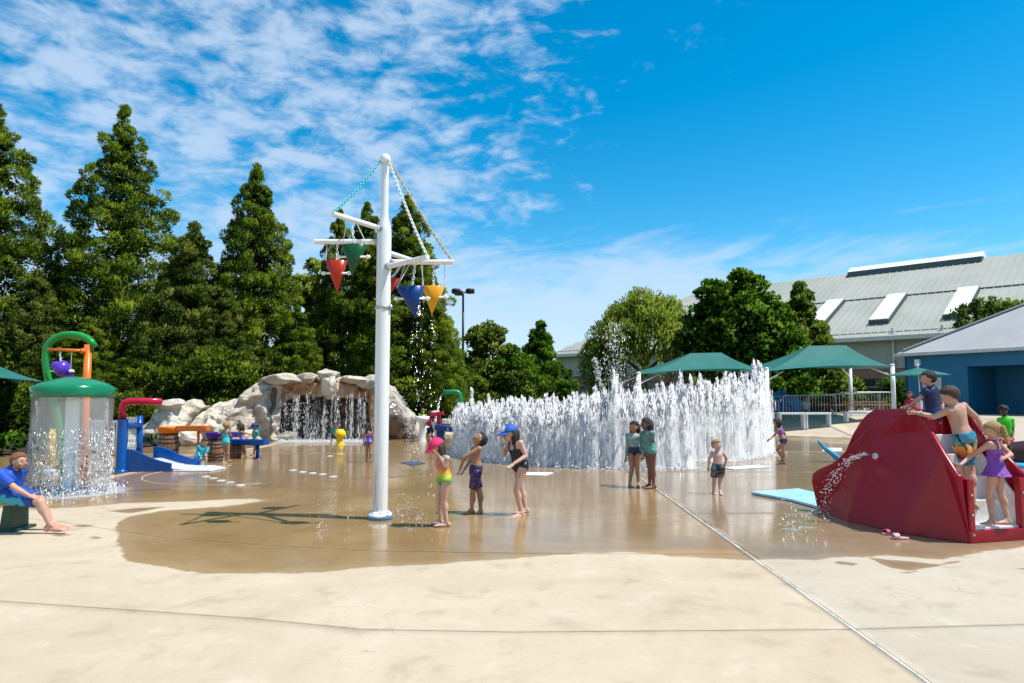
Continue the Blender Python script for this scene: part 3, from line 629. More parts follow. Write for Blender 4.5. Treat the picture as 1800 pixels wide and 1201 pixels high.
def leaves(C, Rr, out, n, ll, lw, rg, shell=0.55, updir=0.35, droop=0.0, tint=None, flat=0.8):
    """C (k,3) tuft centres, Rr (k,) radii, out (k,3) outward directions -> quads, tints"""
    k = len(C); d = unit(rg.normal(size=(k, n, 3))+out[:, None]*0.75+np.array((0, 0, .25)))
    rr = Rr[:, None, None]*(shell+(1-shell)*rg.random((k, n, 1))**0.6); P = C[:, None]+d*rr*np.array((1, 1, flat))
    ax = unit(d*0.9+out[:, None]*0.3+np.array((0, 0, updir))+rg.normal(size=(k, n, 3))*0.55)
    if droop: ax = unit(ax*(1-droop)+np.array((0, 0, -1.0))*droop)
    sd = unit(np.cross(ax, unit(rg.normal(size=(k, n, 3))))); L = ll*(0.6+0.8*rg.random((k, n, 1))); w = lw*(0.7+0.6*rg.random((k, n, 1)))
    a, b = P-ax*L*.5, P+ax*L*.5; Q = np.stack([a, P+sd*w*.5, b, P-sd*w*.5], 2).reshape(-1, 3)
    T = np.clip((tint[:, None] if tint is not None else 0.45)+rg.normal(size=(k, n))*0.16, 0, 1); N = unit(d*.85+out[:, None]*.12+np.array((0, 0, .5))+rg.normal(size=(k, n, 3))*.25); return Q, np.repeat(T.reshape(-1), 4), np.repeat(N.reshape(-1, 3), 4, 0)
def crown_mesh(name, parts):
    V = np.concatenate([p[0] for p in parts]); T = np.concatenate([p[1] for p in parts])
    N = np.concatenate([p[2] for p in parts]); return mesh_np(name, V, np.arange(len(V)).reshape(-1, 4), {'tint': T}, N)
def conifer_crown(seed, H, Rm, nt, n=125, power=0.8, ll=.23, lw=.062, base=0.0, tip=0.0, tuft=1.0):
    rg = np.random.default_rng(seed); f = rg.random(nt); h = 1-np.sqrt(1-f*0.995); h = base+(1-base)*h
    a = rg.random(nt)*2*np.pi
    prof = np.clip(1-h, 0, 1)**power*np.minimum(1, 0.75+h*2.5)
    # whorls of boughs: strong steps in the outline
    ph = rg.random(8)*6.28; lob = 1+0.09*np.sin(3*a+ph[0]+h*9)+0.08*np.sin(5*a+ph[1]-h*17)+0.08*np.sin(h*38+2*a+ph[2])
    r = Rm*prof*lob*(0.42+0.58*rg.random(nt)**0.45)
    C = np.stack([r*np.cos(a), r*np.sin(a), h*H+rg.normal(size=nt)*.15-r*0.05], 1); out = np.stack([np.cos(a), np.sin(a), np.full(nt, .45)], 1); out = unit(out)
    Rr = tuft*(0.26+0.36*(1-h)**0.7)*(0.7+0.6*rg.random(nt))
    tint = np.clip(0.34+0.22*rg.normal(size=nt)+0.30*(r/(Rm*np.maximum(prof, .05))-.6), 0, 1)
    n1 = 44; z = 1-.12*rg.random(n1)**1.2; sw = Rm*.62*(1-z)**.85+.02; aa = rg.random(n1)*6.28; TC = np.stack([sw*np.cos(aa), sw*np.sin(aa), z*H], 1)
    top = leaves(TC, .15+.20*rg.random(n1), unit(np.stack([np.cos(aa)*.6, np.sin(aa)*.6, np.ones(n1)], 1)), 60, ll*.9, lw, rg, .3, .9, 0, np.full(n1, .4))
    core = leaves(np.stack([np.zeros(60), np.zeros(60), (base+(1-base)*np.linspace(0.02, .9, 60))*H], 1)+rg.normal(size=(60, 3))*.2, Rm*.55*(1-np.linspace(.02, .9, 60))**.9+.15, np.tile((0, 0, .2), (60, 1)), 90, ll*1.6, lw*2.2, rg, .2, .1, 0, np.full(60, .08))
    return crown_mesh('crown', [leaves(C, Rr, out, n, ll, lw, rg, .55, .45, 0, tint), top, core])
def blob_crown(seed, lobes, n=60, per=26, ll=.20, lw=.12, tuft=.42, droop=0.0, tint0=.4, flat=.8):
    """lobes: (x,y,z,rx,ry,rz)"""
    rg = np.random.default_rng(seed); Cs, Os, Rs, Ts = [], [], [], []
    for (x, y, z, rx, ry, rz) in lobes:
        k = max(8, int(per*(rx*rz+rx*ry+ry*rz))); d = unit(rg.normal(size=(k, 3))+np.array((0, 0, .15))); s = 0.45+0.62*rg.random((k, 1))**.55
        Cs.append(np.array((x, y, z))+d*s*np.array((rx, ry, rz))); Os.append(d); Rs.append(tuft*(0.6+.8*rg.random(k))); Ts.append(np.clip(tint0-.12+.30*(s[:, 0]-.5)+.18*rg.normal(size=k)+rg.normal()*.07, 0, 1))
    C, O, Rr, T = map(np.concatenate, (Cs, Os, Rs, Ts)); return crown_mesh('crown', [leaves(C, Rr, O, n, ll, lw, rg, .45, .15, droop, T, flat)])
def trunk(root, base, H, r0, limbs=(), lean=0.0):
    m = MB(); b = np.asarray(base, float); P = [b+np.array((lean*t*t*H*.1+.06*math.sin(t*7), .05*math.sin(t*5+1), H*t)) for t in np.linspace(0, 1, 9)]
    m.tube(P, [r0*(1.35 if i == 0 else 1-.88*i/8) for i in range(9)], 9); m.build('trunk', M_BARK, root, True)
    for q in limbs:
        m = MB(); q = np.asarray(q, float); z = np.clip(q[2]*.45, 0.5, H*.75); s = b+np.array((0, 0, z)); e = b+q
        mid = (s+e)/2+np.array((0, 0, -.08*np.linalg.norm(e-s))); m.tube([s, s*.6+mid*.4, mid, (mid+e)/2, e], [r0*.45, r0*.38, r0*.28, r0*.17, r0*.06], 7); m.build('limb', M_BARK, root, True)
def place_tree(name, label, crown, px, y, mat, Htr, r0, scale=1.0, rz=0.0, limbs=(), group=None, zoff=0.0, sxy=1.0, x=None):
    X = U(px, 690, y)[0] if x is None else x; g = gzf(X, y)-.15+zoff
    t = thing(name, label, 'tree', (X, y, g), group); me = crown if not crown.users else crown
    c = link('crown', me, mat, t); c.scale = (scale*sxy, scale*sxy, scale); c.rotation_euler = (0, 0, rz)
    trunk(t, (X, y, g), Htr*scale, r0, [tuple(k*scale for k in q) for q in limbs]); return t
def hgt(px_top, y): return U(900, px_top, y)[2]-0.7
GC = 'tall conifers in the row behind the rock wall'
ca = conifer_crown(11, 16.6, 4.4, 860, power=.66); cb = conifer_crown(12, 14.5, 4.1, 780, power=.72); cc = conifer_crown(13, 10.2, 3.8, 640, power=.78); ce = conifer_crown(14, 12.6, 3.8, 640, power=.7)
def ps(h, H): return h/H
place_tree('conifer', 'tall conifer cut off by the left edge of the picture', ca, -38, 37, ML_CON, 15.5, .28, hgt(185, 37)/16.6, 2.0, group=GC, sxy=1.15)
place_tree('conifer', 'tallest full conifer, right of the green arch and mushroom shower', ca, 198, 38.5, ML_CON, 15.5, .28, hgt(190, 38.5)/16.6, 0.3, group=GC)
place_tree('conifer', 'tall pointed conifer left of the white mast, above the left end of the cave', cb, 441, 38, ML_CON, 13.5, .26, hgt(293, 38)/14.5, 1.0, group=GC, sxy=.92)
place_tree('conifer', 'dark narrow conifer directly left of the white mast behind the cave', ce, 640, 38.5, ML_CON, 11.8, .24, hgt(360, 38.5)/12.6, 0.5, group=GC, sxy=.82)
place_tree('conifer', 'dark narrow conifer behind the red and green hanging buckets', ce, 592, 40.5, ML_CON, 11.8, .24, hgt(372, 40.5)/12.6, 2.4, group=GC, sxy=.68)
place_tree('conifer', 'wide conifer right of the white mast behind the yellow hanging bucket', cb, 712, 37.5, ML_CON, 13.5, .26, hgt(347, 37.5)/14.5, 3.9, group=GC, sxy=1.05)
place_tree('conifer', 'lower olive tinted conifer between the two tallest ones', cc, 332, 36.2, ML_OLV, 9.5, .2, hgt(396, 36.2)/10.2, 0.7, group=GC)
place_tree('conifer', 'low olive conifer behind the orange trough and pale rocks', cc, 395, 35.2, ML_OLV, 9.5, .2, hgt(515, 35.2)/10.2, 2.9, group=GC, sxy=1.1)
place_tree('conifer', 'low bushy conifer at the left edge behind the dark canopy', cc, 55, 34.5, ML_OLV, 9.5, .2, hgt(478, 34.5)/10.2, 4.0, group=GC, sxy=1.05)
place_tree('conifer', 'low bushy conifer directly behind the mushroom shower', cc, 150, 34.0, ML_CON, 9.5, .2, hgt(560, 34)/10.2, 1.9, group=GC, sxy=1.35)
place_tree('conifer', 'low bushy conifer above the red pipe of the blue slide', cc, 255, 34.0, ML_CON, 9.5, .2, hgt(580, 34)/10.2, 5.2, group=GC, sxy=1.45)
place_tree('conifer', 'low dense conifer behind the right end of the cave, hanging yellow green sprays', cc, 765, 35.5, ML_CON, 9.5, .2, hgt(520, 35.5)/10.2, 3.3, group=GC, sxy=.85)
place_tree('conifer', 'low dense conifer rising straight behind the cave roof', cc, 520, 36.5, ML_CON, 9.5, .2, hgt(540, 36.5)/10.2, 0.2, group=GC, sxy=1.1)
place_tree('conifer', 'low dense conifer behind the mast foot of the cave wall', cc, 660, 36.0, ML_CON, 9.5, .2, hgt(545, 36)/10.2, 4.6, group=GC, sxy=.95)
# a yellowish broadleaf far behind and the loose trees in the middle
def lobes_round(seed, H, Rx, k, zb=.30, sz=.38, Ry=None):
    rg = np.random.default_rng(seed); out = []
    for i in range(k):
        z = zb+(1-zb-.12)*rg.random(); w = math.sin(math.pi*min(1, max(.08, (z-zb+.14)/(1-zb+.16))))**.7; a = rg.random()*6.28; q = .75*rg.random()**.5
        r = Rx*sz*(.7+.6*rg.random())*(.55+.5*w); out.append((math.cos(a)*Rx*q*w, math.sin(a)*(Ry or Rx)*q*w, z*H, r, r, r*.8))
    out.append((0, 0, H-.5, Rx*.22, Rx*.22, .5)); return out
def limbs_of(lb, k=6): return [(a[0]*.8, a[1]*.8, a[2]-.2) for a in lb[:k]]
lb = lobes_round(3, 11.5, 2.6, 12); place_tree('broadleaf_tree', 'yellowish tree top between two dark conifers left of the mast', blob_crown(3, lb, 46, 12, .3, .2, .5, 0, .65), 548, 46, ML_PALE, 9, .2, hgt(462, 46)/11.5, limbs=limbs_of(lb))
lb = lobes_round(4, 6.6, 2.1, 15, .12); place_tree('broadleaf_tree', 'airy yellow green tree below the twin lamp post', blob_crown(4, lb, 34, 17, .24, .15, .40, 0, .62), 862, 41.5, ML_PALE, 5.2, .13, hgt(568, 41.5)/6.6, limbs=limbs_of(lb, 7), sxy=1.0)
lb = lobes_round(5, 5.0, 1.9, 14, .10); place_tree('broadleaf_tree', 'low green tree between the lamp post tree and the grey hall', blob_crown(5, lb, 40, 20, .22, .13, .38, 0, .45), 905, 40.3, ML_DEC, 4, .12, hgt(612, 40.3)/5.0, limbs=limbs_of(lb, 7), sxy=1.1)
place_tree('conifer', 'soft green conifer left of the grey hall corner', conifer_crown(21, 6.4, 2.3, 330, n=80, power=.62, ll=.26, lw=.08, tuft=.8), 950, 43.5, ML_DEC, 5.9, .15, hgt(568, 43.5)/6.4, 0.2)
lb = lobes_round(8, 2.6, 1.6, 10, .1); sh = blob_crown(8, lb, 46, 26, .18, .11, .34, 0, .4)
SHR = [(838, 38.8, .8, 'shrub beside the green pipe, foot of the lamp post tree'), (1005, 41, .75, 'shrub under the corner of the grey hall'), (900, 39.5, .95, 'shrub behind the left half of the fountain'), (1065, 41.5, .8, 'shrub at the foot of the willow'),
       (1350, 40, 1.15, 'leafy shrub under the gap between the canopies'), (1393, 39, 1.3, 'leafy yellow green shrub at the left barrier'), (1455, 40.2, 1.25, 'round shrub behind the picnic tables'), (1560, 43, .8, 'shrub below the hall windows by the canopy post'), (1250, 39.5, 1.0, 'shrub under the left canopy')]
for k, (px, y, s, lbl) in enumerate(SHR):
    X = U(px, 690, y)[0]; g = gzf(X, y)-.2; t = thing('shrub', lbl, 'shrub', (X, y, g), 'shrubs along the iron fence'); c = link('foliage', sh, ML_DEC if k % 2 else ML_PALE, t); c.scale = (s*1.1, s, s); c.rotation_euler = (0, 0, k*1.3)
    m = MB()
    for j in range(3): m.tube([(X, y, g), (X+.25*math.cos(j*2.1), y+.25*math.sin(j*2.1), g+.7*s), (X+.6*s*math.cos(j*2.1), y+.6*s*math.sin(j*2.1), g+1.5*s)], [.05, .035, .012], 6)
    m.build('stem', M_BARK, t)
# willow: hanging strands
def willow():
    rg = np.random.default_rng(31); H = 6.9; V, T, NN = [], [], []
    ns = 620
    dm = np.array([(0, 0, 6.9, 1.25), (-.9, .3, 6.2, 1.2), (1.0, -.2, 6.5, 1.25), (-1.8, -.4, 5.2, 1.05), (1.9, .3, 5.6, 1.1), (.4, -1.2, 6.0, 1.2), (-.7, 1.1, 6.1, 1.2), (-2.35, .4, 4.2, .75), (2.5, -.3, 4.7, .8), (-1.0, -1.2, 5.0, 1.0), (1.2, -1.3, 4.9, .9)])
    di = dm[rg.integers(0, len(dm), ns)]; a = rg.random(ns)*6.28; q = rg.random(ns)**.5
    st = np.stack([di[:, 0]+np.cos(a)*di[:, 3]*q, di[:, 1]+np.sin(a)*di[:, 3]*q, di[:, 2]-.55*di[:, 3]*q**2-.25*rg.random(ns)], 1)
    ln = (.5+2.9*rg.random(ns)**1.4)*(0.35+.8*q)
    for s, L, k in zip(st, ln, q):
        m = int(16+L*22); t = rg.random(m); o = s/np.array((1, 1, 99)); P = s+np.stack([o[0]*.13*t+.10*rg.normal(size=m), o[1]*.13*t+.10*rg.normal(size=m), -L*t], 1)
        ax = unit(np.stack([rg.normal(size=m)*.35, rg.normal(size=m)*.35, -np.ones(m)], 1)); sd = unit(np.cross(ax, rg.normal(size=(m, 3)))); l2 = .16; w = .035
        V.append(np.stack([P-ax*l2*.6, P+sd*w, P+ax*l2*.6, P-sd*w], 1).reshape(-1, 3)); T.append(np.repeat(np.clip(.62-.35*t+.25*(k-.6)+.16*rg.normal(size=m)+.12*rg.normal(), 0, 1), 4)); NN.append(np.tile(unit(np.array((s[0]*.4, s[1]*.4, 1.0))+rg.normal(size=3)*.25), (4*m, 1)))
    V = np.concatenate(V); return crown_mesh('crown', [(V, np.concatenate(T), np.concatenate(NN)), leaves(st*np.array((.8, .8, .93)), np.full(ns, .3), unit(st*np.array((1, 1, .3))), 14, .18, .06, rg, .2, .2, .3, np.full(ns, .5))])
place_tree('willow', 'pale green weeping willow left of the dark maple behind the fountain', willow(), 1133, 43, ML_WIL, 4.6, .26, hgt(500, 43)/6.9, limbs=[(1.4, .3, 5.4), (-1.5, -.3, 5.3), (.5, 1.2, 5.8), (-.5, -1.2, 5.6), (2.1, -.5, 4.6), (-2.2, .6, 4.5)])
# maple
rg_ = np.random.default_rng(5)
lb = [(-.9, 0, 6.6, .75, .75, .7), (.35, 0, 7.1, .7, .7, .75), (1.2, 0, 6.9, .6, .6, .6), (-.2, -.7, 6.1, 1.1, 1, .9), (1.1, -.5, 5.9, 1.0, .9, .8), (-1.7, .1, 5.2, .9, .9, .8), (2.1, -.3, 5.3, .9, .9, .75), (.4, -1.3, 4.9, 1.2, 1.1, 1.0), (-.9, -1.2, 4.3, 1.1, 1, .9), (1.8, -1.0, 4.1, 1.1, 1, .85),
      (-2.3, -.3, 3.9, .9, .9, .8), (2.9, -.2, 3.9, .8, .8, .75), (.5, -1.6, 3.4, 1.1, .9, .8), (-1.6, -1.0, 2.9, 1.0, .9, .7), (2.5, -.9, 2.7, 1.0, .9, .8), (0, .6, 5.3, 1.6, 1.3, 1.4), (1.0, .8, 3.8, 1.8, 1.2, 1.3), (-1.2, .9, 3.6, 1.5, 1.2, 1.2), (3.1, -.6, 1.9, .7, .7, .7)]
place_tree('maple', 'dense dark green maple between willow and hall, behind the left canopy', blob_crown(6, lb, 52, 17, .25, .19, .40, 0, .42), 1292, 41, ML_DEC, 5.6, .25, hgt(486, 41)/7.7, limbs=[(k[0]*.8, k[1]*.8, k[2]) for k in lb[:9]])
place_tree('oak', 'loose spiky topped tree in front of the left roof skylight', conifer_crown(41, 7.2, 2.3, 200, n=60, power=.6, ll=.26, lw=.12, base=.12, tuft=.9), 1412, 43, ML_PALE, 6.4, .16, hgt(503, 43)/7.2, limbs=[(1.4, -.4, 3.0), (-1.2, .3, 3.6), (.9, .5, 4.4), (-.6, -.5, 5.1), (1.9, 0, 2.6)])
lb = lobes_round(9, 7.6, 2.3, 13, .45); place_tree('broadleaf_tree', 'loose tree top showing over the blue building roof', blob_crown(9, lb, 26, 13, .30, .16, .45, 0, .3), 1742, 50, ML_PALE, 6, .2, hgt(521, 50)/7.6, limbs=limbs_of(lb, 8))
# undergrowth between the conifers
lb = lobes_round(17, 4.2, 2.8, 15, .05); ug = blob_crown(17, lb, 34, 12, .28, .12, .50, 0, .26)
for k, (px, y, s, lbl) in enumerate([(-60, 33, 1.0, 'dark broadleaf bush below the dark green canopy'), (30, 35.5, 1.1, 'dark bush behind the man on the bench'), (120, 36.5, 1.0, 'dark bush below the green arch'), (235, 37, .9, 'dark bush behind the red pipe'), (300, 33.8, .72, 'bush topping the left boulder of the rock wall'),
        (392, 33.2, .80, 'pale olive bush behind the orange trough'), (455, 37, .9, 'dark bush behind the left shoulder of the cave'), (560, 39, 1.0, 'dark bush directly above the cave lip'), (700, 39, .95, 'dark bush right of the mast behind the rocks'), (790, 40, .8, 'dark bush behind the green pipe'), (-30, 23.5, .52, 'low dark bush at the left edge behind the bench'), (75, 24.5, .5, 'low dark bush seen left through the water curtain'), (165, 25, .5, 'low dark bush seen right through the water curtain'), (228, 26, .48, 'low dark bush between blue slide and rocks')]):
    X = U(px, 690, y)[0]; g = gzf(X, y)-.3; t = thing('bush', lbl, 'bush', (X, y, g), 'bushes at the foot of the conifers'); c = link('foliage', ug, ML_CON if k % 3 else ML_OLV, t); c.scale = (s, s, s); c.rotation_euler = (0, 0, k*1.7)
    m = MB()
    for j in range(4): m.tube([(X, y, g), (X+.3*math.cos(j*1.6), y+.3*math.sin(j*1.6), g+.9*s), (X+1.0*s*math.cos(j*1.6), y+1.0*s*math.sin(j*1.6), g+2.4*s)], [.07, .05, .015], 6)
    m.build('stem', M_BARK, t)
# planting bed with ground cover under the conifers
bx = np.linspace(-46, -3, 60); fr_ = lambda x: np.interp(x, [-46, -16, -13.2, -12.2, -10, -3], [19, 20.3, 21.5, 26.5, 29.8, 32.5])
bt_ = np.linspace(0, 1, 12); XX = np.repeat(bx[:, None], 12, 1); YY = fr_(XX)+(46-fr_(XX))*bt_[None]; ZZ = gz(XX, YY)+.05+.10*np.sin(XX*1.3)*np.sin(YY*.9)*bt_[None]
ii, jj = np.meshgrid(np.arange(59), np.arange(11), indexing='ij'); ii = ii.ravel(); jj = jj.ravel()
tag(link('planting_bed', mesh_np('planting_bed', np.stack([XX, YY, ZZ], -1).reshape(-1, 3), np.stack([ii*12+jj, (ii+1)*12+jj, (ii+1)*12+jj+1, ii*12+jj+1], 1)), pm('mulch', (.035, .022, .013), .95, var=.5, scale=5, bump=.8, bscale=20, bdist=.03), None, True), kind='structure')
rgb_ = np.random.default_rng(5); k = 1100; xq = rgb_.uniform(-45, -5, k); yq = fr_(xq)+.4+rgb_.random(k)**1.3*11; Cg = np.stack([xq, yq, gz(xq, yq)+.15], 1)
tag(link('ground_cover', crown_mesh('ground_cover', [leaves(Cg, np.full(k, .45), np.tile((0, 0, 1.0), (k, 1)), 40, .22, .12, rgb_, .3, .3, 0, np.clip(rgb_.normal(size=k)*.15+.25, 0, 1))]), ML_DEC), kind='stuff')
# far woods closing the horizon
rgw = np.random.default_rng(77); k = 900
Cw = np.stack([rgw.uniform(-260, 260, k), rgw.uniform(150, 170, k), rgw.uniform(0, 1, k)**.8*7.5], 1)
wd = link('far_woods', crown_mesh('far_woods', [leaves(Cw, np.full(k, 2.6), np.tile((0, -.6, .6), (k, 1)), 26, 1.6, .9, rgw, .3, .2, 0, np.clip(rgw.normal(size=k)*.15+.35, 0, 1))]), ML_DEC); tag(wd, kind='stuff')

# ================================================================== ROCK WALL WITH WATERFALL
def rock_mat():
    m, n, l, b = newmat('sculpted_rock'); v = npos(n)
    t = nnoise(n, l, 0.9, 7, 0.65, v, .6); u = nnoise(n, l, 4.5, 7, 0.68, v, .4); w = nnoise(n, l, 1.6, 5, .6, v, 1.0)
    c = nmix(n, l, nrange(n, l, t, .35, .62), (0.36, 0.295, 0.225), (0.62, 0.54, 0.43)); c = nmix(n, l, nrange(n, l, u, .48, .72, 0, .5), c, (0.24, 0.21, 0.18)); c = nmix(n, l, nrange(n, l, w, .58, .75, 0, .55), c, (0.42, 0.30, 0.21))
    l.new(c, b.inputs['Base Color']); b.inputs['Roughness'].default_value = .8
    vo = n.new('ShaderNodeTexVoronoi'); vo.feature = 'DISTANCE_TO_EDGE'; vo.inputs['Scale'].default_value = 1.1; l.new(v, vo.inputs['Vector'])
    nbump(n, l, b, nmath(n, l, 'ADD', nmath(n, l, 'MULTIPLY', u, .8), nmath(n, l, 'MULTIPLY', nrange(n, l, vo.outputs[0], 0.0, .05), .3)), .8, .07); return m
def wetrock_mat():
    m, n, l, b = newmat('wet_rock'); v = npos(n); t = nnoise(n, l, 2.2, 6, .65, v, .5); mp = n.new('ShaderNodeMapping'); mp.inputs['Scale'].default_value = (3, 3, .3); l.new(v, mp.inputs[0]); s = nnoise(n, l, 3, 5, .6, mp.outputs[0])
    c = nmix(n, l, nrange(n, l, t, .35, .65), (0.075, 0.055, 0.045), (0.19, 0.14, 0.11)); c = nmix(n, l, nrange(n, l, s, .52, .7, 0, .7), c, (0.24, 0.15, 0.09)); l.new(c, b.inputs['Base Color']); b.inputs['Roughness'].default_value = .28; nbump(n, l, b, t, .5, .05); return m
def lip_mat():
    m, n, l, b = newmat('stained_rock'); v = npos(n); t = nnoise(n, l, 2.6, 6, .68, v, .6); mp = n.new('ShaderNodeMapping'); mp.inputs['Scale'].default_value = (4, 4, .7); l.new(v, mp.inputs[0]); s = nnoise(n, l, 2.0, 5, .6, mp.outputs[0])
    c = nramp(n, l, s, [(.3, (.52, .42, .31)), (.45, (.48, .27, .13)), (.6, (.40, .20, .10)), (.75, (.60, .50, .38))]); c = nmix(n, l, nrange(n, l, t, .55, .75, 0, .6), c, (.14, .09, .06)); l.new(c, b.inputs['Base Color']); b.inputs['Roughness'].default_value = .4; nbump(n, l, b, t, .6, .05); return m
M_ROCK, M_WROCK, M_LIP = rock_mat(), wetrock_mat(), lip_mat()
def fb(p, o=4): return mnoise.fractal(Vector(p), 1.0, 2.0, o, noise_basis='PERLIN_ORIGINAL')
def facet(p): 
    d = mnoise.voronoi(Vector(p), distance_metric='DISTANCE')[0]; return min(.35, d[1]-d[0])
RD = 28.2
rw = thing('rock_wall', 'long sculpted pale rock wall with a waterfall cave, behind barrels and mast', 'rock wall', (*U(500, 700, RD)[:2], 0))
def interp(xs, ys): return lambda x: float(np.interp(x, xs, ys))
r_top = interp([246, 256, 272, 300, 322, 331, 345, 375, 412, 432, 450, 470, 500, 545, 590, 655, 678, 692, 712, 735, 744], [742, 722, 711, 708, 709, 722, 716, 706, 700, 680, 668, 664, 663, 661, 663, 668, 676, 700, 728, 745, 760])
r_dep = interp([246, 300, 325, 335, 420, 450, 490, 655, 690, 744], [25.2, 24.6, 24.9, 26.0, 26.8, 27.0, 27.2, 27.8, 28.6, 29.5])
def rock_front(px, t):
    """t 0 at the ground, 1 at the top"""
    D = r_dep(px); top = U(px, r_top(px), D); X, z = top[0], -0.1+(top[2]+.1)*t
    f = .75*fb((X*.5, z*.5, 3.1))+.95*facet((X*.62, z*.66, 1.7))+.30*fb((X*1.6, z*1.6, 7.7))+.50*facet((X*1.5+3, z*1.3, 4.2))+.16*fb((X*4.5, z*4.5, 1.7))
    return np.array((X+.12*fb((X*1.3, z*1.3, 9)), D-.55*f-.55*t*(t-.9)*(-1)+.55*t*t+(.25 if t > .9 else 0), z+.10*fb((X*1.7, z, 5))))
def opening(px, t):
    z = U(px, 0, 27)[0]; top = interp([492, 500, 520, 560, 575, 610, 640, 652, 656], [.0, .62, .70, .72, .68, .70, .70, .60, .0]); return 493 < px < 655 and t < top(px)
cols = np.linspace(246, 744, 230); rowsn = 60; V = np.zeros((230, rowsn+4, 3)); keep = []; lipf = []
for i, px in enumerate(cols):
    for j in range(rowsn): V[i, j] = rock_front(px, j/(rowsn-1))
    q = V[i, rowsn-1]
    for j in range(4): V[i, rowsn+j] = q+np.array((0, .5+j*.75, .10*math.sin(i*.5+j)-.03*j-(.5*j if j > 1 else 0)))
nv = rowsn+4
for i in range(229):
    for j in range(nv-1):
        pxm, t = (cols[i]+cols[i+1])/2, (j+.5)/(rowsn-1); f = (i*nv+j, (i+1)*nv+j, (i+1)*nv+j+1, i*nv+j+1)
        if j < rowsn and opening(pxm, t): continue
        (lipf if 489 < pxm < 657 and j < rowsn-6 and t > .5 else keep).append(f)
def sub(V, Fs):
    ids = sorted({k for f in Fs for k in f}); mp = {k: i for i, k in enumerate(ids)}; m = MB(); m.add(V.reshape(-1, 3)[ids], [tuple(mp[k] for k in f) for f in Fs]); return m
sub(V, keep).build('rock_face', M_ROCK, rw, True)
sub(V, lipf).build('cave_lip', M_LIP, rw, True)
# soffit and back of the cave
m = MB(); P = [U(px, 712, 27.2) for px in np.linspace(488, 660, 36)]
GV = np.zeros((36, 22, 3))
for i, p in enumerate(P):
    for j in range(22):
        t = j/21; z = -.1+2.15*t; GV[i, j] = (p[0]+.1*fb((p[0]*2, z*2, 2)), 29.3-1.5*max(0, t-.72)**1.0*5.0/1.4+.5*fb((p[0]*.8, z*.9, 6))-.35*facet((p[0]*1.2, z*1.2, 2)), z)
m.grid(GV, 36, 22); m.build('cave_back', M_WROCK, rw, True)
m = MB()
for sx_, px in ((0, 491), (1, 657)):
    k = U(px, 712, 27.2); Q = np.zeros((12, 14, 3))
    for i in range(12):
        for j in range(14): Q[i, j] = (k[0]+.15*fb((i*.5, j*.3, sx_*9))+(.25-.02*i)*(1 if sx_ else -1), 26.9+i*.26, -.1+j*.17)
    m.grid(Q, 12, 14)
m.build('cave_side', M_WROCK, rw, True)
def boulder(label, px, py, D, r, seed, mat, parent=rw, name='boulder'):
    c = U(px, py, D); m = MB()
    rq = np.random.default_rng(int(seed*10)+3); PN = unit(rq.normal(size=(22, 3))); PD = .70+.32*rq.random(22)
    def fn(V):
        q = V @ PN.T; rr = np.where(q > .05, PD[None]/np.maximum(q, .05), 9).min(1); rr = np.minimum(rr, 1.2)
        return V*(rr*np.array([1+.10*fb((v[0]*2+seed, v[1]*2, v[2]*2), 3)+.05*fb((v[0]*6+seed, v[1]*6, v[2]*6), 2) for v in V]))[:, None]
    m.ell(c, r, None, 40, 28, fn); o = m.build(name, mat, parent, True)
    if label: o['label'] = label
    return o
for k, (px, py, D, r, mt_) in enumerate([(540, 663, 27.6, (.50, .5, .22), M_ROCK), (577, 661, 27.6, (.44, .45, .26), M_ROCK), (579, 681, 26.9, (.30, .3, .50), M_ROCK), (622, 668, 27.7, (.65, .5, .18), M_ROCK), (500, 667, 27.4, (.9, .6, .24), M_ROCK), (652, 672, 27.8, (.5, .5, .26), M_ROCK),
        (296, 712, 25.0, (.55, .4, .22), M_ROCK), (335, 775, 24.7, (.5, .45, .40), M_ROCK), (440, 775, 26.3, (.5, .45, .35), M_ROCK), (505, 768, 26.9, (.3, .35, .22), M_ROCK),
        (665, 720, 27.9, (.40, .5, 1.1), M_LIP), (690, 740, 28.3, (.6, .5, .9), M_WROCK), (712, 752, 28.6, (.5, .45, .6), M_WROCK), (732, 765, 28.9, (.45, .4, .34), M_ROCK)]):
    boulder(None, px, py, D, r, k*3.7, mt_)
# ================================================================== PLAY EQUIPMENT
def gel(name, rgb, rough=.28, **k): return pm('gel_'+name, rgb, rough, coat=k.pop('coat', .0), spec=k.pop('spec', .35), var=k.pop('var', .10), bump=k.pop('bump', .06), scale=k.pop('scale', 3.0), bscale=18, **k)
# ---- bucket mast
MD = 9.95; mb = G(668, 912); mx, my = float(mb[0]), float(mb[1])
def mz(py): return float(U(900, py, MD)[2])
def mast_mat():
    m, n, l, b = newmat('mast_white'); v = npos(n); mp = n.new('ShaderNodeMapping'); mp.inputs['Scale'].default_value = (7, 7, .5); l.new(v, mp.inputs[0]); s = nnoise(n, l, 1.0, 6, .65, mp.outputs[0]); t = nnoise(n, l, 2.2, 5, .6, v)
    sp = n.new('ShaderNodeSeparateXYZ'); l.new(v, sp.inputs[0]); lowz = nrange(n, l, sp.outputs[2], 1.9, .1, 0, 1)
    c = nmix(n, l, nmath(n, l, 'MULTIPLY', nrange(n, l, s, .5, .72), .35), (.80, .80, .78), (.48, .46, .38)); c = nmix(n, l, nmath(n, l, 'MULTIPLY', nmath(n, l, 'MULTIPLY', nrange(n, l, s, .48, .66), lowz), .75), c, (.22, .20, .09))
    l.new(c, b.inputs['Base Color']); b.inputs['Roughness'].default_value = .25; b.inputs['Coat Weight'].default_value = .2; nbump(n, l, b, t, .08, .02); return m
M_MAST = mast_mat()
mast = thing('bucket_mast', 'tall white mast with yard arms and chains carrying the dumping buckets', 'mast', (mx, my, 0))
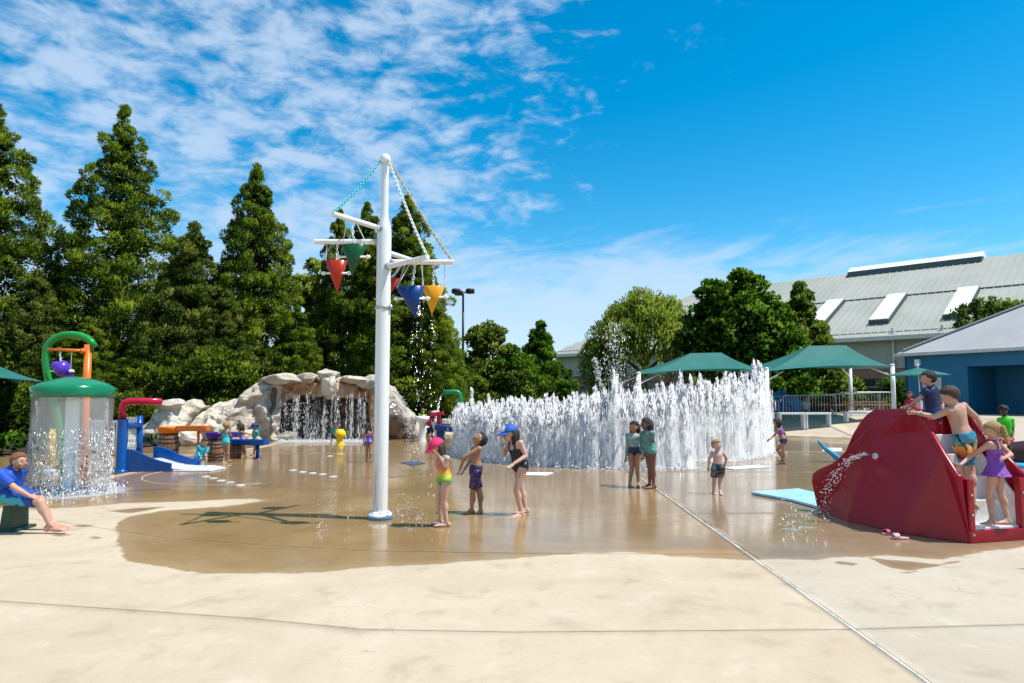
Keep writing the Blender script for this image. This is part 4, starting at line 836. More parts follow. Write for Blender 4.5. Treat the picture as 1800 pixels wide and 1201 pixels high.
z1, z2, z3 = mz(392), mz(380), mz(272)
m = MB(); m.lathe([(.108, .06), (.108, z1-.10), (.100, z1-.03), (.062, z2+.02), (.058, z2+.08), (.055, z3)], (mx, my, 0), 32); m.build('pole', M_MAST, mast, True, bevel=0)
m = MB(); m.lathe([(.060, -.06), (.082, -.055), (.082, .0), (.074, .04), (.05, .072), (.001, .085)], (mx, my, z3), 24); m.build('cap', M_MAST, mast, True)
m = MB(); zc = mz(538); m.lathe([(.112, -.025), (.122, -.022), (.122, .02), (.112, .025)], (mx, my, zc), 28); m.box((mx+.12, my-.04, zc), (.04, .05, .07)); m.build('collar', M_GALV, mast, True)
def base_mat():
    m, n, l, b = newmat('mast_base'); v = npos(n); sp = n.new('ShaderNodeSeparateXYZ'); l.new(v, sp.inputs[0]); t = nnoise(n, l, 9, 4, .6, v)
    l.new(nmix(n, l, nrange(n, l, nmath(n, l, 'ADD', sp.outputs[2], nmath(n, l, 'MULTIPLY', nmath(n, l, 'SUBTRACT', t, .5), .08)), .045, .075), (.10, .24, .36), (.80, .80, .78)), b.inputs['Base Color']); b.inputs['Roughness'].default_value = .3; return m
m = MB(); m.lathe([(.175, 0), (.185, .015), (.182, .05), (.165, .085), (.125, .11), (.107, .115)], (mx, my, 0), 32); m.build('base_flange', base_mat(), mast, True)
for k in range(8): a = k*math.pi/4+.2; m = MB(); m.lathe([(.013, 0), (.013, .012), (.001, .016)], (mx+.150*math.cos(a), my+.150*math.sin(a), .096), 8); m.build('bolt', M_GALV, mast)
def arm_depth(py_end, z): return (z-HC)/((U(900, py_end, 1.0)[2]-HC))
M_CYAN, M_CHW, M_CHY = gel('cyan', (.10, .55, .58), .4), gel('chain_white', (.75, .78, .78), .4), gel('chain_sand', (.58, .47, .25), .45)
M_ROPE = pm('rope', (.62, .60, .54), .8)
arms = {}
for k, (p0, p1) in {'a': ((665, 398), (585, 376)), 'b': ((662, 420), (553, 425)), 'c': ((685, 466), (752, 452)), 'd': ((690, 456), (797, 461))}.items():
    z = mz(p0[1]); D = arm_depth(p1[1], z); e = U(*p1, D); e[2] = z; d = nrm(e-np.array((mx, my, z))); s = np.array((mx, my, z))+d*.095; m = MB(); m.cyl(s, e, .040, .038, 16); a_ = m.build('arm', M_MAST, mast, False, bevel=.004)
    m = MB(); m.cyl(s-d*.005, s+d*.035, .055, .055, 16); m.cyl(s+d*.035, s+d*.05, .048, .048, 16); m.build('socket', M_GALV, a_)
    arms[k] = (s, e, d)
e = np.array((mx+.40, my+.85, mz(437))); d = nrm(e-np.array((mx, my, e[2]))); m = MB(); m.cyl(np.array((mx, my, e[2]))+d*.095, e, .04, .038, 16); m.build('arm', M_MAST, mast, False, bevel=.004); arms['e'] = (np.array((mx, my, e[2])), e, d)
def chain(a, b, mat, parent, name='chain', step=.042, r=.0085):
    L = np.linalg.norm(b-a); d = (b-a)/L; u, w, _ = frame(d); m = MB(); nl = int(L/step)
    for i in range(nl):
        t = (i+.5)/nl; c = a+(b-a)*t+np.array((0, 0, -.05*4*t*(1-t))); e1 = u if i % 2 else w; P = [c+d*(.030*math.cos(q))+e1*(.017*math.sin(q)) for q in np.linspace(0, 2*math.pi, 9)[:-1]]; m.tube(P+[P[0]], r, 5, False)
    o = m.build(name, mat, parent, True); return o
top = lambda sx_, dy: np.array((mx+sx_, my+dy, z3-.03))
chain(top(-.07, -.02), arms['a'][1]+np.array((.02, 0, .035)), M_CYAN, mast)['label'] = 'pale cyan chain'
chain(top(.06, -.05), arms['c'][1]+np.array((-.02, 0, .035)), M_CHW, mast)['label'] = 'white chain'
chain(top(.075, .02), arms['d'][1]+np.array((-.03, 0, .035)), M_CHY, mast)['label'] = 'sand yellow chain'
def bucket(label, px, py_top, py_tip, w, D, rgb, arm, tilt=0.0, tipx=0.0, bars=True):
    c0 = U(px, py_top, D); tip = U(px+tipx, py_tip, D); r = w/F*D/2; th = thing('hanging_bucket', label, 'bucket', tip, 'dumping buckets on the mast')
    m = MB(); n = 28; H = np.linalg.norm(c0-tip); V = []; lv = [(0.0, .0), (.035, .02), (.09, .09), (.5, .5), (1, 1)]
    for t, rr in lv:
        for j in range(n):
            a = 2*math.pi*j/n; x, y = math.cos(a), math.sin(a); q = c0*t+tip*(1-t); V.append(q+np.array((x*r*max(rr, .001), y*r*.62*max(rr, .001), tilt*x*r*t)))
    m.add(V, [(i*n+j, i*n+(j+1) % n, (i+1)*n+(j+1) % n, (i+1)*n+j) for i in range(len(lv)-1) for j in range(n)])
    m.build('shell', gel('bucket%s' % (rgb,), rgb, .35), th, True, solid=.012)
    s, e, d = arm
    zt = s[2]-.03
    if bars:
        m = MB(); cb = c0*.62+tip*.38; m.cyl(cb+np.array((-r*.95, -.02, 0)), cb+np.array((r*.95+.05, -.02, 0)), .016, .016, 8); m.ell(cb+np.array((r*.86+.05, -.02, 0)), (.04, .03, .03), None, 10, 6); m.ell(cb+np.array((-r*.86-.05, -.02, 0)), (.04, .03, .03), None, 10, 6); m.build('counterweight', M_MAST, th, True)
    for q in (-.96, .96):
        p = c0+np.array((q*r, 0, tilt*q*r)); tt = np.clip(np.dot(p-s, d), .1, np.linalg.norm(e-s)-.02); k = s+d*tt; k[2] = zt; m = MB(); m.cyl(p, k, .0065, .0065, 6); m.build('cord', M_ROPE, th)
    tt = np.clip(np.dot(c0-s, d), .1, np.linalg.norm(e-s)-.02); k = s+d*tt; k[2] = zt; chain(k, c0+(tip-c0)*.1, M_CHW, th, 'pull_chain', .04, .007)
bucket('red hanging bucket left of the mast, lowest on the left', 591, 459, 517, 39, 10.08, (.42, .026, .004), arms['b'], 0, 2)
bucket('dark green hanging bucket beside the red one left of the mast', 623, 431, 487, 46, 9.55, (.004, .075, .022), arms['a'], 0.02, -4)
bucket('orange red hanging bucket half hidden behind the mast pole', 681, 491, 528, 46, 10.75, (.42, .03, .012), arms['e'], 0, -2, False)
bucket('blue hanging bucket right of the mast', 721, 505, 559, 50, 9.52, (.002, .036, .17), arms['c'], 0.06, 9)
bucket('yellow hanging bucket right of the blue one', 762, 504, 554, 41, 10.15, (.80, .33, .004), arms['d'], 0.0, -3)

# ---- mushroom shower
sh0 = G(121, 866); sx0, sy0 = float(sh0[0]), float(sh0[1])
mush = thing('mushroom_shower', 'green domed mushroom shower on a thick white column with a water curtain', 'water feature', (sx0, sy0, 0))
zr = float(U(124, 697, sy0)[2]); zt = float(U(124, 662, sy0)[2]); RDm = 72/F*sy0*0.88
m = MB(); m.lathe([(.001, zt), (.12, zt-.006), (.35, zt-.055), (.56, zt-.13), (.70, zt-.22), (RDm, zr+.075), (RDm+.01, zr+.02), (RDm-.005, zr-.01), (RDm-.05, zr-.012), (RDm-.10, zr+.03), (.3, zr+.12), (.12, zr+.14)], (sx0, sy0, 0), 56); m.build('dome', gel('dome_green', (.010, .19, .085), .16), mush, True)
m = MB(); m.lathe([(.30, 0), (.295, .015), (.22, .05), (.14, .075), (.118, .10), (.115, zr+.13)], (sx0, sy0, 0), 32); m.build('column', M_MAST, mush, True)
# ---- tipping bucket arch behind it
ad = 14.4; ag = float(U(155, 847, ad)[0])
arch = thing('bucket_arch', 'green bent pipe arch and orange post behind the mushroom shower', 'water feature', (float(U(120, 800, ad)[0]), ad, 0))
M_GRN, M_ORG = gel('green', (.012, .27, .045), .25), gel('orange', (.72, .16, .012), .3)
pts = [(114, 840), (111, 800), (103, 740), (92, 690), (85, 668), (81, 645), (80.5, 625), (82, 612), (88, 602), (98, 594), (112, 589), (128, 588), (142, 590), (153, 595), (161, 602), (166, 609)]
m = MB(); m.tube([U(a, b, ad) for a, b in pts], .072, 14); m.build('arch_pipe', M_GRN, arch, True)
m = MB(); m.tube([U(a, b, ad-.02) for a, b in ((147, 842), (150, 740), (155, 606))], .075, 16); m.build('post', M_ORG, arch, True)
m = MB(); m.cyl(U(84, 614, ad-.15), U(148, 617, ad-.12), .028, .033, 12); m.ell(U(145, 617, ad-.13), (.055, .055, .055), None, 12, 8); m.build('crossbar', M_ORG, arch, True)
fc = U(110, 648, ad-.16); fish = thing('hanging_fish_bucket', 'purple fish shaped bucket hanging above the mushroom shower', 'bucket', fc)
M_PUR = gel('purple', (.10, .035, .42), .22)
m = MB(); m.ell(fc, (.19, .16, .15), None, 22, 14, lambda V: V*(1+.12*np.cos(V[:, :1]*3))); m.build('body', M_PUR, fish, True)
m = MB(); m.ell(fc+np.array((-.10, -.05, .06)), (.10, .1, .09), None, 14, 8); m.ell(fc+np.array((.02, -.13, -.02)), (.075, .05, .10), None, 14, 8); m.build('fin', M_PUR, fish, True)
m = MB(); m.ell(fc+np.array((-.17, -.03, -.05)), (.08, .05, .02), None, 12, 6); m.ell(fc+np.array((.20, -.02, -.055)), (.06, .06, .035), None, 12, 6); m.build('rim', M_MAST, fish, True)
m = MB(); m.ell(fc+np.array((.14, 0, -.14)), (.10, .05, .05), None, 12, 6); m.build('tail', M_PUR, fish, True)
chain(U(106, 618, ad-.15), fc+np.array((-.04, 0, .13)), M_CHW, fish, 'chain', .035); m = MB(); m.cyl(U(126, 618, ad-.15), fc+np.array((.17, 0, -.04)), .005, .005, 6); m.build('cord', M_ROPE, fish)
# yellow torpedo post seen through the curtain
yp = G(88, 836); yt = thing('yellow_spray_post', 'yellow torpedo shaped spray post seen through the water curtain', 'water feature', yp); D = yp[1]
zz = lambda py: float(U(88, py, D)[2])
m = MB(); m.lathe([(.001, zz(754)), (.05, zz(757)), (.085, zz(765)), (.095, zz(790)), (.085, zz(805)), (.04, zz(814)), (.025, zz(819)), (.025, 0)], (yp[0], yp[1], 0), 20); m.build('post', gel('yellow', (.80, .50, .01), .3), yt, True)
m = MB(); m.lathe([(.16, 0), (.16, .10), (.12, .14), (.03, .15)], (yp[0], yp[1], 0), 18); m.build('base', pm('base_grey', (.4, .42, .44), .5), yt, True)
# ---- blue tipping slide with red pipe
M_BLU, M_RED = gel('blue', (.004, .075, .30), .24), gel('red', (.52, .008, .045), .2)
bd = 16.3; bs = thing('blue_slide', 'small blue slide with blue posts, rope net and red overhead pipe', 'slide', (float(U(250, 828, bd)[0]), bd, 0))
B = lambda px, py, dy=0: U(px, py, bd+dy)
m = MB(); f = B(212.5, 826); m.lathe([(.17, 0), (.17, .03), (.12, .05), (.115, .06), (.115, B(212, 737)[2])], f*np.array((1, 1, 0)), 20); m.build('post', M_BLU, bs, True)
m = MB(); f = B(245, 800, .9); m.cyl((f[0], f[1], 0), B(245, 731, .9), .085, .085, 16); m.build('post', M_BLU, bs, True)
m = MB(); k = [(215, 738), (215, 720), (216, 713), (219, 708), (225, 706), (240, 705.5), (283, 706)]; m.tube([B(*q, .0) for q in k], .078, 16); m.build('red_pipe', M_RED, bs, True)
for py in (748,):
    m = MB(); m.cyl(B(216, py), B(246, py, .85), .075, .075, 14); m.build('crossbar', M_BLU, bs, True)
m = MB(); a0, a1, b0, b1 = B(219, 752), B(219, 793), B(240, 752, .85), B(240, 793, .85)
for t in np.linspace(.05, .95, 8): m.tube([a0+(b0-a0)*t, a1+(b1-a1)*min(1, max(0, t+.22))], .011, 5); m.tube([a0+(b0-a0)*t, a1+(b1-a1)*min(1, max(0, t-.22))], .011, 5)
for t in (.35, .7): m.tube([a0+(a1-a0)*t, b0+(b1-b0)*t], .011, 5)
a0, a1, b0, b1 = B(220, 733), B(220, 744), B(240, 733, .85), B(240, 744, .85)
for t in np.linspace(.05, .95, 8): m.tube([a0+(b0-a0)*t, a1+(b1-a1)*t], .01, 5)
m.build('rope_net', M_ROPE, bs)
def side(dy, dx):
    P = [B(q[0], q[1])+np.array((dx, dy, 0)) for q in ((214, 827), (214, 789), (232, 790), (246, 796), (262, 804), (280, 810), (296, 814), (301, 815), (300, 827))]
    for p in P[:1]+P[-1:]: p[2] = 0
    m = MB(); m.prism(P, (0, .06, 0)); return m.build('side_panel', M_BLU, bs, bevel=.012)
side(0, 0); side(.72, .36)
m = MB(); GVx = np.zeros((14, 4, 3)); prof = [(222, 791), (232, 793), (246, 800), (262, 808), (280, 814), (300, 820), (312, 823)]
xs = [q[0] for q in prof]; ys = [q[1] for q in prof]
for i in range(14):
    px = 222+90*i/13; py = np.interp(px, xs, ys)
    for j in range(4): GVx[i, j] = B(px, py)+np.array((.36*j/3, .065+.65*j/3, -.28*(1-.85*i/13)))
m.grid(GVx, 14, 4); m.build('chute', pm('slide_white', (.78, .80, .80), .2, bump=.03), bs, True, solid=-.03)
m = MB(); p = B(307, 824, .1); m.box((p[0]+.12, p[1]+.62, .12), (.28, .10, .24)); m.build('end_wall', M_BLU, bs, bevel=.015)
pad = MB(); P = [G(303, 829), G(370, 829), G(398, 824), G(378, 820), G(318, 821)]; pad.prism(P, (0, 0, .035)); c = np.mean(P, 0)
tag(pad.build('splash_pad', pm('pad_white', (.74, .78, .80), .3), None, bevel=.012, org=c*np.array((1, 1, 0))), 'white landing pad on the floor at the end of the blue slide', 'landing pad')
# white picket railing behind the shower
a, b = G(152, 797), G(212, 800); wr = thing('white_railing', 'white picket railing behind the mushroom shower and blue post', 'railing', a); L = np.linalg.norm(b-a); d = (b-a)/L; n_ = np.cross(up, d); pk = None
for k in range(11):
    t = L*(k+.5)/11
    if pk is None: m = MB(); m.box(a+d*t+up*.55, (.055, .03, .92), [d, n_, up]); pk = (m.build('picket', M_WHITEPAINT, wr), t)
    else: o = pk[0].copy(); COL.objects.link(o); o.location = tuple(d*(t-pk[1]))
for z in (.12, 1.0): m = MB(); m.box((a+b)/2+up*z, (L, .06, .07), [d, n_, up]); m.build('rail', M_WHITEPAINT, wr)
for t in (0, L): m = MB(); m.box(a+d*t+up*.55, (.09, .09, 1.1), [d, n_, up]); m.build('post', M_WHITEPAINT, wr)
# ---- barrels and troughs
def stave_mat():
    m, n, l, b = newmat('barrel_wood'); v = npos(n); a = n.new('ShaderNodeAttribute'); a.attribute_name = 'tint'; mp = n.new('ShaderNodeMapping'); mp.inputs['Scale'].default_value = (14, 14, 1.6); l.new(v, mp.inputs[0]); t = nnoise(n, l, 1.5, 5, .65, mp.outputs[0])
    c = nmix(n, l, a.outputs['Fac'], (.17, .075, .03), (.36, .185, .085)); c = nmix(n, l, nrange(n, l, t, .45, .75, 0, .55), c, (.10, .045, .02)); l.new(c, b.inputs['Base Color']); b.inputs['Roughness'].default_value = .6; nbump(n, l, b, t, .3, .01); return m
M_STAVE, M_HOOP = stave_mat(), pm('barrel_hoop', (.02, .02, .021), .45, .2)
def barrel(label, px, py0, py1, w, y=None):
    g = G(px, py1); D = g[1]; h = float(U(px, py0, D)[2]); r = w/F*D/2; th = thing('barrel', label, 'barrel', g, 'wooden barrels by the rock wall'); ns = 18
    rad = lambda t: r*(.86+.14*math.sin(math.pi*t)); rgq = np.random.default_rng(int(px)); base_me = None
    for k in range(ns):     # every stave is a piece of its own
        V, Fq, q = [], [], 7
        for i in range(q):
            t = i/(q-1)
            for (da, rr) in ((-.5, .985), (-.42, 1), (0, 1.004), (.42, 1), (.5, .985)):
                an = 2*math.pi*(k+da*.97)/ns; V.append((g[0]+rad(t)*rr*math.cos(an), g[1]+rad(t)*rr*math.sin(an), h*t))
        Fq = [(i*5+j, i*5+j+1, (i+1)*5+j+1, (i+1)*5+j) for i in range(q-1) for j in range(4)]
        me = mesh_np('stave', np.array(V)-np.array((g[0], g[1], 0)), Fq, {'tint': np.full(len(V), rgq.random())}); link('stave', me, M_STAVE, th, True)
    m = MB(); m.lathe([(.001, .02), (rad(0)*.97, .02)], g, 18); m.lathe([(rad(1)*.97, h-.03), (.001, h-.03)], g, 18); m.build('barrel_head', M_STAVE, th)
    for t in (.03, .20, .36, .64, .80, .97):
        m = MB(); w2 = .028; m.lathe([(rad(max(0, t-w2))+.001, h*t-h*w2), (rad(t)+.011, h*t-h*w2+.004), (rad(t)+.011, h*t+h*w2-.004), (rad(min(1, t+w2))+.001, h*t+h*w2)], g, 26); m.build('hoop', M_HOOP, th, True)
    return g, D, h, r
g1, D1, h1, r1_ = barrel('tall wooden barrel below the orange basin', 295, 762, 806, 34)
g2, D2, h2, r2_ = barrel('wooden barrel below the purple basin', 378, 773, 810, 28)
g3, D3, h3, r3_ = barrel('short wooden barrel right of the purple basin barrel', 413, 783, 805.5, 22)
def trough(a, b, w, h, wall=.03):
    d = nrm((b-a)*np.array((1, 1, 0))); L = np.linalg.norm(b-a); s = np.cross(up, d); c = (a+b)/2; m = MB(); m.box(c-up*h*.42, (L, w, h*.16), [d, s, up])
    for k in (-1, 1): m.box(c+s*k*(w/2-wall/2), (L, wall, h), [d, s, up])
    for q in (a, b): m.box(q, (wall, w-2*wall-.004, h*.98), [d, s, up])
    return m
ot = thing('orange_trough', 'orange water basin and long trough on the tall barrel', 'water trough', (g1[0], g1[1], h1))
m = MB(); z = h1; m.lathe([(.001, z+.02), (r1_*.86, z), (r1_*1.0, z+.03), (r1_*1.06, z+.17), (r1_*1.06, z+.19), (r1_*.98, z+.19), (r1_*.9, z+.07), (.001, z+.06)], (g1[0], g1[1], 0), 28); m.build('basin', M_ORG, ot, True)
e = U(366, 753, D1-.1); a = np.array((g1[0]+r1_*1.03, g1[1]-.02, e[2]-.01)); trough(a, e, .26, .15).build('trough', M_ORG, ot, bevel=.01)
l0 = U(349, 758, D1-.08); m = MB(); m.cyl((l0[0], l0[1], 0), (l0[0], l0[1], e[2]-.06), .035, .035, 10); m.lathe([(.09, 0), (.09, .015), (.035, .03)], (l0[0], l0[1], 0), 12); m.build('leg', M_ORG, ot, True)
m = MB(); k = U(357, 747, D1-.1); m.cyl(k-up*.02, k+up*.02, .018, .018, 8); m.build('spout', M_MAST, ot)
pt = thing('purple_basin', 'purple water basin on the middle barrel', 'water basin', (g2[0], g2[1], h2)); m = MB(); z = h2; r = r2_; m.lathe([(.001, z+.02), (r*.8, z), (r*1.0, z+.04), (r*1.22, z+.17), (r*1.24, z+.20), (r*1.12, z+.20), (r*.9, z+.07), (.001, z+.06)], (g2[0], g2[1], 0), 28)
m.build('basin', gel('violet', (.05, .012, .20), .25), pt, True); m = MB(); a = np.array((g2[0]+r*1.1, g2[1], z+.13)); trough(a, a+np.array((.26, .18, 0)), .26, .14).build('trough', gel('violet', (.05, .012, .20), .25), pt, bevel=.01)
bt = thing('blue_trough', 'long blue water trough on a blue leg over the short barrel', 'water trough', (g3[0], g3[1], h3)); a, b = U(400, 777, D3), U(468, 777, D3-.2); b[2] = a[2]
trough(a, b, .34, .15).build('trough', M_BLU, bt, bevel=.01); p = U(453, 783, D3-.15); m = MB(); m.cyl((p[0], p[1], 0), (p[0], p[1], a[2]-.07), .05, .05, 12); m.lathe([(.13, 0), (.13, .02), (.05, .04)], (p[0], p[1], 0), 14); m.build('leg', M_BLU, bt, True)
m = MB(); k = U(410, 770, D3); m.cyl(k-up*.03, k+up*.05, .03, .025, 10); k = U(452, 770, D3-.1); m.cyl(k-up*.03, k+up*.05, .03, .025, 10); m.build('spout', M_MAST, bt)
# ---- yellow ground mushroom
yg = G(598, 782.5); ym = thing('yellow_mushroom', 'small yellow mushroom fountain before the cave', 'water feature', yg); D = yg[1]; zz = lambda py: float(U(598, py, D)[2]); r = 9.6/F*D
m = MB(); m.lathe([(.001, zz(754)), (r*.55, zz(755.3)), (r*.9, zz(759)), (r, zz(763)), (r*.9, zz(767.5)), (r*.55, zz(770.3)), (.12, zz(771))], (yg[0], yg[1], 0), 28); m.build('cap', gel('sun_yellow', (.85, .56, .01), .2), ym, True)
m = MB(); m.lathe([(.16, 0), (.16, .03), (.12, .07), (.10, .2), (.13, zz(771)+.02)], (yg[0], yg[1], 0), 20); m.build('stem', gel('sun_yellow', (.85, .56, .01), .2), ym, True)
# ---- splash table group behind the fountain's left end
td = 27.2; tb = thing('splash_table', 'red, white and blue splash table left of the fountain', 'water table', (*U(765, 770, td)[:2], 0)); T = lambda px, py, dy=0: U(px, py, td+dy)
def seg(name, a, b, w, h, mat, solid=False):
    d = nrm(b-a); s = nrm(np.cross(up, d)) if abs(d[2]) < .9 else np.array((1.0, 0, 0)); m = MB(); m.box((a+b)/2, (np.linalg.norm(b-a), w, h), [d, s, np.cross(d, s)]); return m.build(name, mat, tb, bevel=.015)
seg('red_trough', T(758, 729), T(780, 726), .4, .14, M_RED); seg('white_trough', T(759, 724.5), T(771, 723.5, .1), .3, .08, M_WHITEPAINT)
p = T(771, 770); seg('red_leg', np.array((p[0], p[1], 0)), np.array((p[0], p[1], T(771, 727)[2])), .16, .14, M_RED)
seg('blue_trough', T(765, 751, -.5), T(796, 755, -.5), .45, .20, gel('navy', (.008, .04, .20), .3)); p = T(775, 775, -.5); seg('blue_leg', np.array((p[0], p[1], 0)), np.array((p[0], p[1], T(775, 754)[2])), .30, .2, gel('navy', (.008, .04, .20), .3))
m = MB(); p = T(742, 775, -.3); m.lathe([(.16, 0), (.15, .05), (.12, .2), (.12, .70), (.26, .82), (.28, .98), (.24, .98), (.2, .85), (.001, .8)], (p[0], p[1], 0), 22); m.build('white_basin', M_WHITEPAINT, tb, True)
seg('white_slide', T(762, 741), T(769, 765), .2, .05, M_WHITEPAINT)
m = MB(); p = T(784, 741, .5); m.box(p, (.32, .3, .2)); m.build('white_box', M_WHITEPAINT, tb, bevel=.02)
gp = thing('green_pipe', 'green bent spout pipe pouring left of the fountain', 'water pipe', (*U(809, 770, 27.8)[:2], 0)); P = [(809.5, 772), (809.5, 712), (809, 698), (807.5, 692), (804, 689.3), (798, 688.8), (779, 689.5)]
m = MB(); V = [U(*q, 27.8) for q in P]; V[0][2] = 0; m.tube(V, .095, 14); m.build('pipe', gel('green2', (.015, .25, .09), .3), gp, True)
# ---- red volcano slide
Rs = lambda px, py, y: U(px, py, y)
rs = thing('red_slide', 'large glossy red climbing slide with white steps and rounded crest', 'slide', (6.0, 8.55, 0))
Lp = {'b0': np.array((4.80, 10.9, 0)), 'f1': np.array((4.80, 9.95, 0)), 'f2': np.array((5.06, 9.07, 0)), 'fb': np.array((5.575, 8.47, 0)), 'n0': Rs(1426.5, 846, 10.9), 'n1': Rs(1429, 833, 10.88), 'n2': Rs(1437, 826, 10.85), 'v': Rs(1468, 812, 10.65), 'r1': Rs(1485, 795, 10.5), 'r2': Rs(1499, 763, 10.4), 'r3': Rs(1513, 740, 10.3), 'c0': Rs(1524, 728, 10.2), 'c1': Rs(1537, 719.5, 10.05),
      'c2': Rs(1575, 718.2, 9.6), 'c3': Rs(1603, 718.8, 9.25), 'c4': Rs(1614, 726, 9.15), 'd1': Rs(1632, 760, 9.0), 'd2': Rs(1655, 800, 8.75), 'e0': Rs(1679, 839, 8.52), 'e1': Rs(1690, 842, 8.47), 'ap': Rs(1547, 765, 9.8), 'ap1': Rs(1540, 740, 9.95)}
fcs = [('b0', 'f1', 'ap1'), ('n0', 'b0', 'v'), ('n0', 'v', 'n2'), ('n0', 'n2', 'n1'), ('b0', 'ap1', 'v'), ('v', 'ap1', 'r1'), ('r1', 'ap1', 'r2'), ('r2', 'ap1', 'r3'), ('r3', 'ap1', 'c0'), ('c0', 'ap1', 'c1'), ('c1', 'ap1', 'c2'), ('ap1', 'ap', 'c2'), ('f1', 'ap', 'ap1'), ('f1', 'f2', 'ap'), ('ap', 'c3', 'c2'), ('ap', 'c4', 'c3'), ('ap', 'd1', 'c4'), ('ap', 'f2', 'd1'), ('f2', 'd2', 'd1'), ('f2', 'fb', 'd2'), ('fb', 'e0', 'd2'), ('fb', 'e1', 'e0')]
ks = list(Lp)
ax0 = np.array((6.03, 8.53, 0)); axd = nrm(np.array((-.26, .96, 0))); axn = np.array((axd[1], -axd[0], 0))
def mir(p): return p-2*np.dot(p-ax0, axn)*axn
def slide_mat():
    m, n, l, b = newmat('slide_red'); v = npos(n); t = nnoise(n, l, 1.4, 6, .62, v, .5); w = nnoise(n, l, 26, 4, .65, v); c = nmix(n, l, nrange(n, l, t, .3, .72), (.265, .002, .010), (.335, .004, .019))
    c = nmix(n, l, nrange(n, l, w, .60, .8, 0, .22), c, (.34, .03, .045)); l.new(c, b.inputs['Base Color']); l.new(nrange(n, l, t, .3, .7, .16, .32), b.inputs['Roughness']); b.inputs['Specular IOR Level'].default_value = .38; nbump(n, l, b, t, .10, .03); return m
M_SL = slide_mat(); M_SLW = pm('slide_step_white', (.74, .74, .73), .3, bump=.1)
VL = np.array([Lp[k] for k in ks]); VR = np.array([mir(p) for p in VL])
FL = [tuple(ks.index(k) for k in f) for f in fcs]
m = MB(); m.add(VL, [f[::-1] for f in FL]); panel_l = m.build('side_panel', M_SL, rs); m = MB(); m.add(VR, FL); panel_r = m.build('side_panel', M_SL, rs)
cen = np.array((6.0-6.0, 1.2, .6))
for pp in (panel_l, panel_r):
    flipfix(pp); q = pp.data; out = sum((p.normal.x*(p.center.x-.0)+p.normal.y*(p.center.y-1.2))*p.area for p in q.polygons)
    if out < 0: q.flip_normals()
    k = pp.modifiers.new('solid', 'SOLIDIFY'); k.thickness = .05; k.offset = -1; k = pp.modifiers.new('bevel', 'BEVEL'); k.width = .022; k.segments = 4; k.limit_method = 'ANGLE'; k.angle_limit = R(6); k.use_clamp_overlap = True; q.polygons.foreach_set('use_smooth', np.ones(len(q.polygons), dtype=bool)); k = pp.modifiers.new('wn', 'WEIGHTED_NORMAL'); k.keep_sharp = False
# handrail rolls along the climbing edge, crest saddle, front frame
for fn in (lambda p: p, mir):
    m = MB(); P = [fn(Lp[k]) for k in ('c3', 'c4', 'd1', 'd2', 'e0', 'e1')]; c = fn(Lp['c3'])-mir(fn(Lp['c3'])); inw = -nrm(c)*.03; m.tube([p+inw for p in P], .042, 10); m.build('hand_rail', M_SL, rs, True)
cl, cr = Lp['fb'], mir(Lp['fb']); wv = cr-cl; wd = nrm(wv)
m = MB(); m.box((cl+cr)/2+axd*.035+up*.075, (np.linalg.norm(wv)+.02, .09, .15), [wd, axd, up])
for q, s in ((cl, 1), (cr, -1)): m.box(q+wd*s*.045+axd*.033+up*(.15+.31), (.09, .086, .62), [wd, axd, up])
m.build('front_frame', M_SL, rs, bevel=.012)
def step(d0, d1, z, half, k):
    c = ax0+axd*(d0+d1)/2; mm = MB(); mm.box(c+up*(z-.02), (half*2, d1-d0, .04), [wd, axd, up]); mm.box(ax0+axd*(d1-.015)+up*(z+.14), (half*2, .03, .30), [wd, axd, up]); return mm.build('step', M_SLW, rs, bevel=.01)
for k, (d0, d1, z) in enumerate([(.10, .36, .175), (.36, .58, .45), (.58, .80, .72), (.80, 1.02, .97)]): step(d0, d1, z, .40, k)
m = MB(); c = ax0+axd*1.25; m.box(c+up*.99, (.56, .50, .05), [wd, axd, up]); m.build('platform', M_SLW, rs)
for s in (-1, 1):
    m = MB(); k = ax0+axn*s*.395; m.prism([k+axd*.1+up*.02, k+axd*.1+up*.5, k+axd*.60+up*1.05, k+axd*.85+up*1.0, k+axd*.85+up*.02], axn*s*.02); m.build('inner_wall', M_SLW, rs)
m = MB(); Q = np.zeros((12, 4, 3)); tops = [Lp[k] for k in ('c0', 'r3', 'r2', 'r1', 'v', 'n2', 'n0')]
for i in range(12):
    t = i/11; dd = 1.48+t*1.1; z = .95*(1-t)**1.3+.06
    for j in range(4): Q[i, j] = ax0+axd*dd+axn*(-.24+.48*j/3)+up*z
m.grid(Q, 12, 4); m.build('chute', M_SLW, rs, True, solid=.03)
M_BOLT = pm('bolt_steel', (.5, .5, .5), .35, .6, bump=0)
nrm_front = -axd
for s_ in (-1, 1):
    for z in (.10, .34, .58):
        c = (cl if s_ < 0 else cr)+wd*(.045*-s_)+axd*(-.012)+up*z; m = MB(); m.lathe([(.016, 0), (.016, .008), (.010, .013), (.001, .013)], c, 10, nrm_front); m.build('bolt', M_BOLT, rs)
nz0 = Rs(1538.5, 802, 9.77); m = MB(); nn = nrm(np.array((-.9, -.42, .1))); m.lathe([(.046, -.05), (.046, .0), (.038, .015), (.001, .017)], nz0, 16, nn); m.build('spray_nozzle', M_MAST, rs, True)
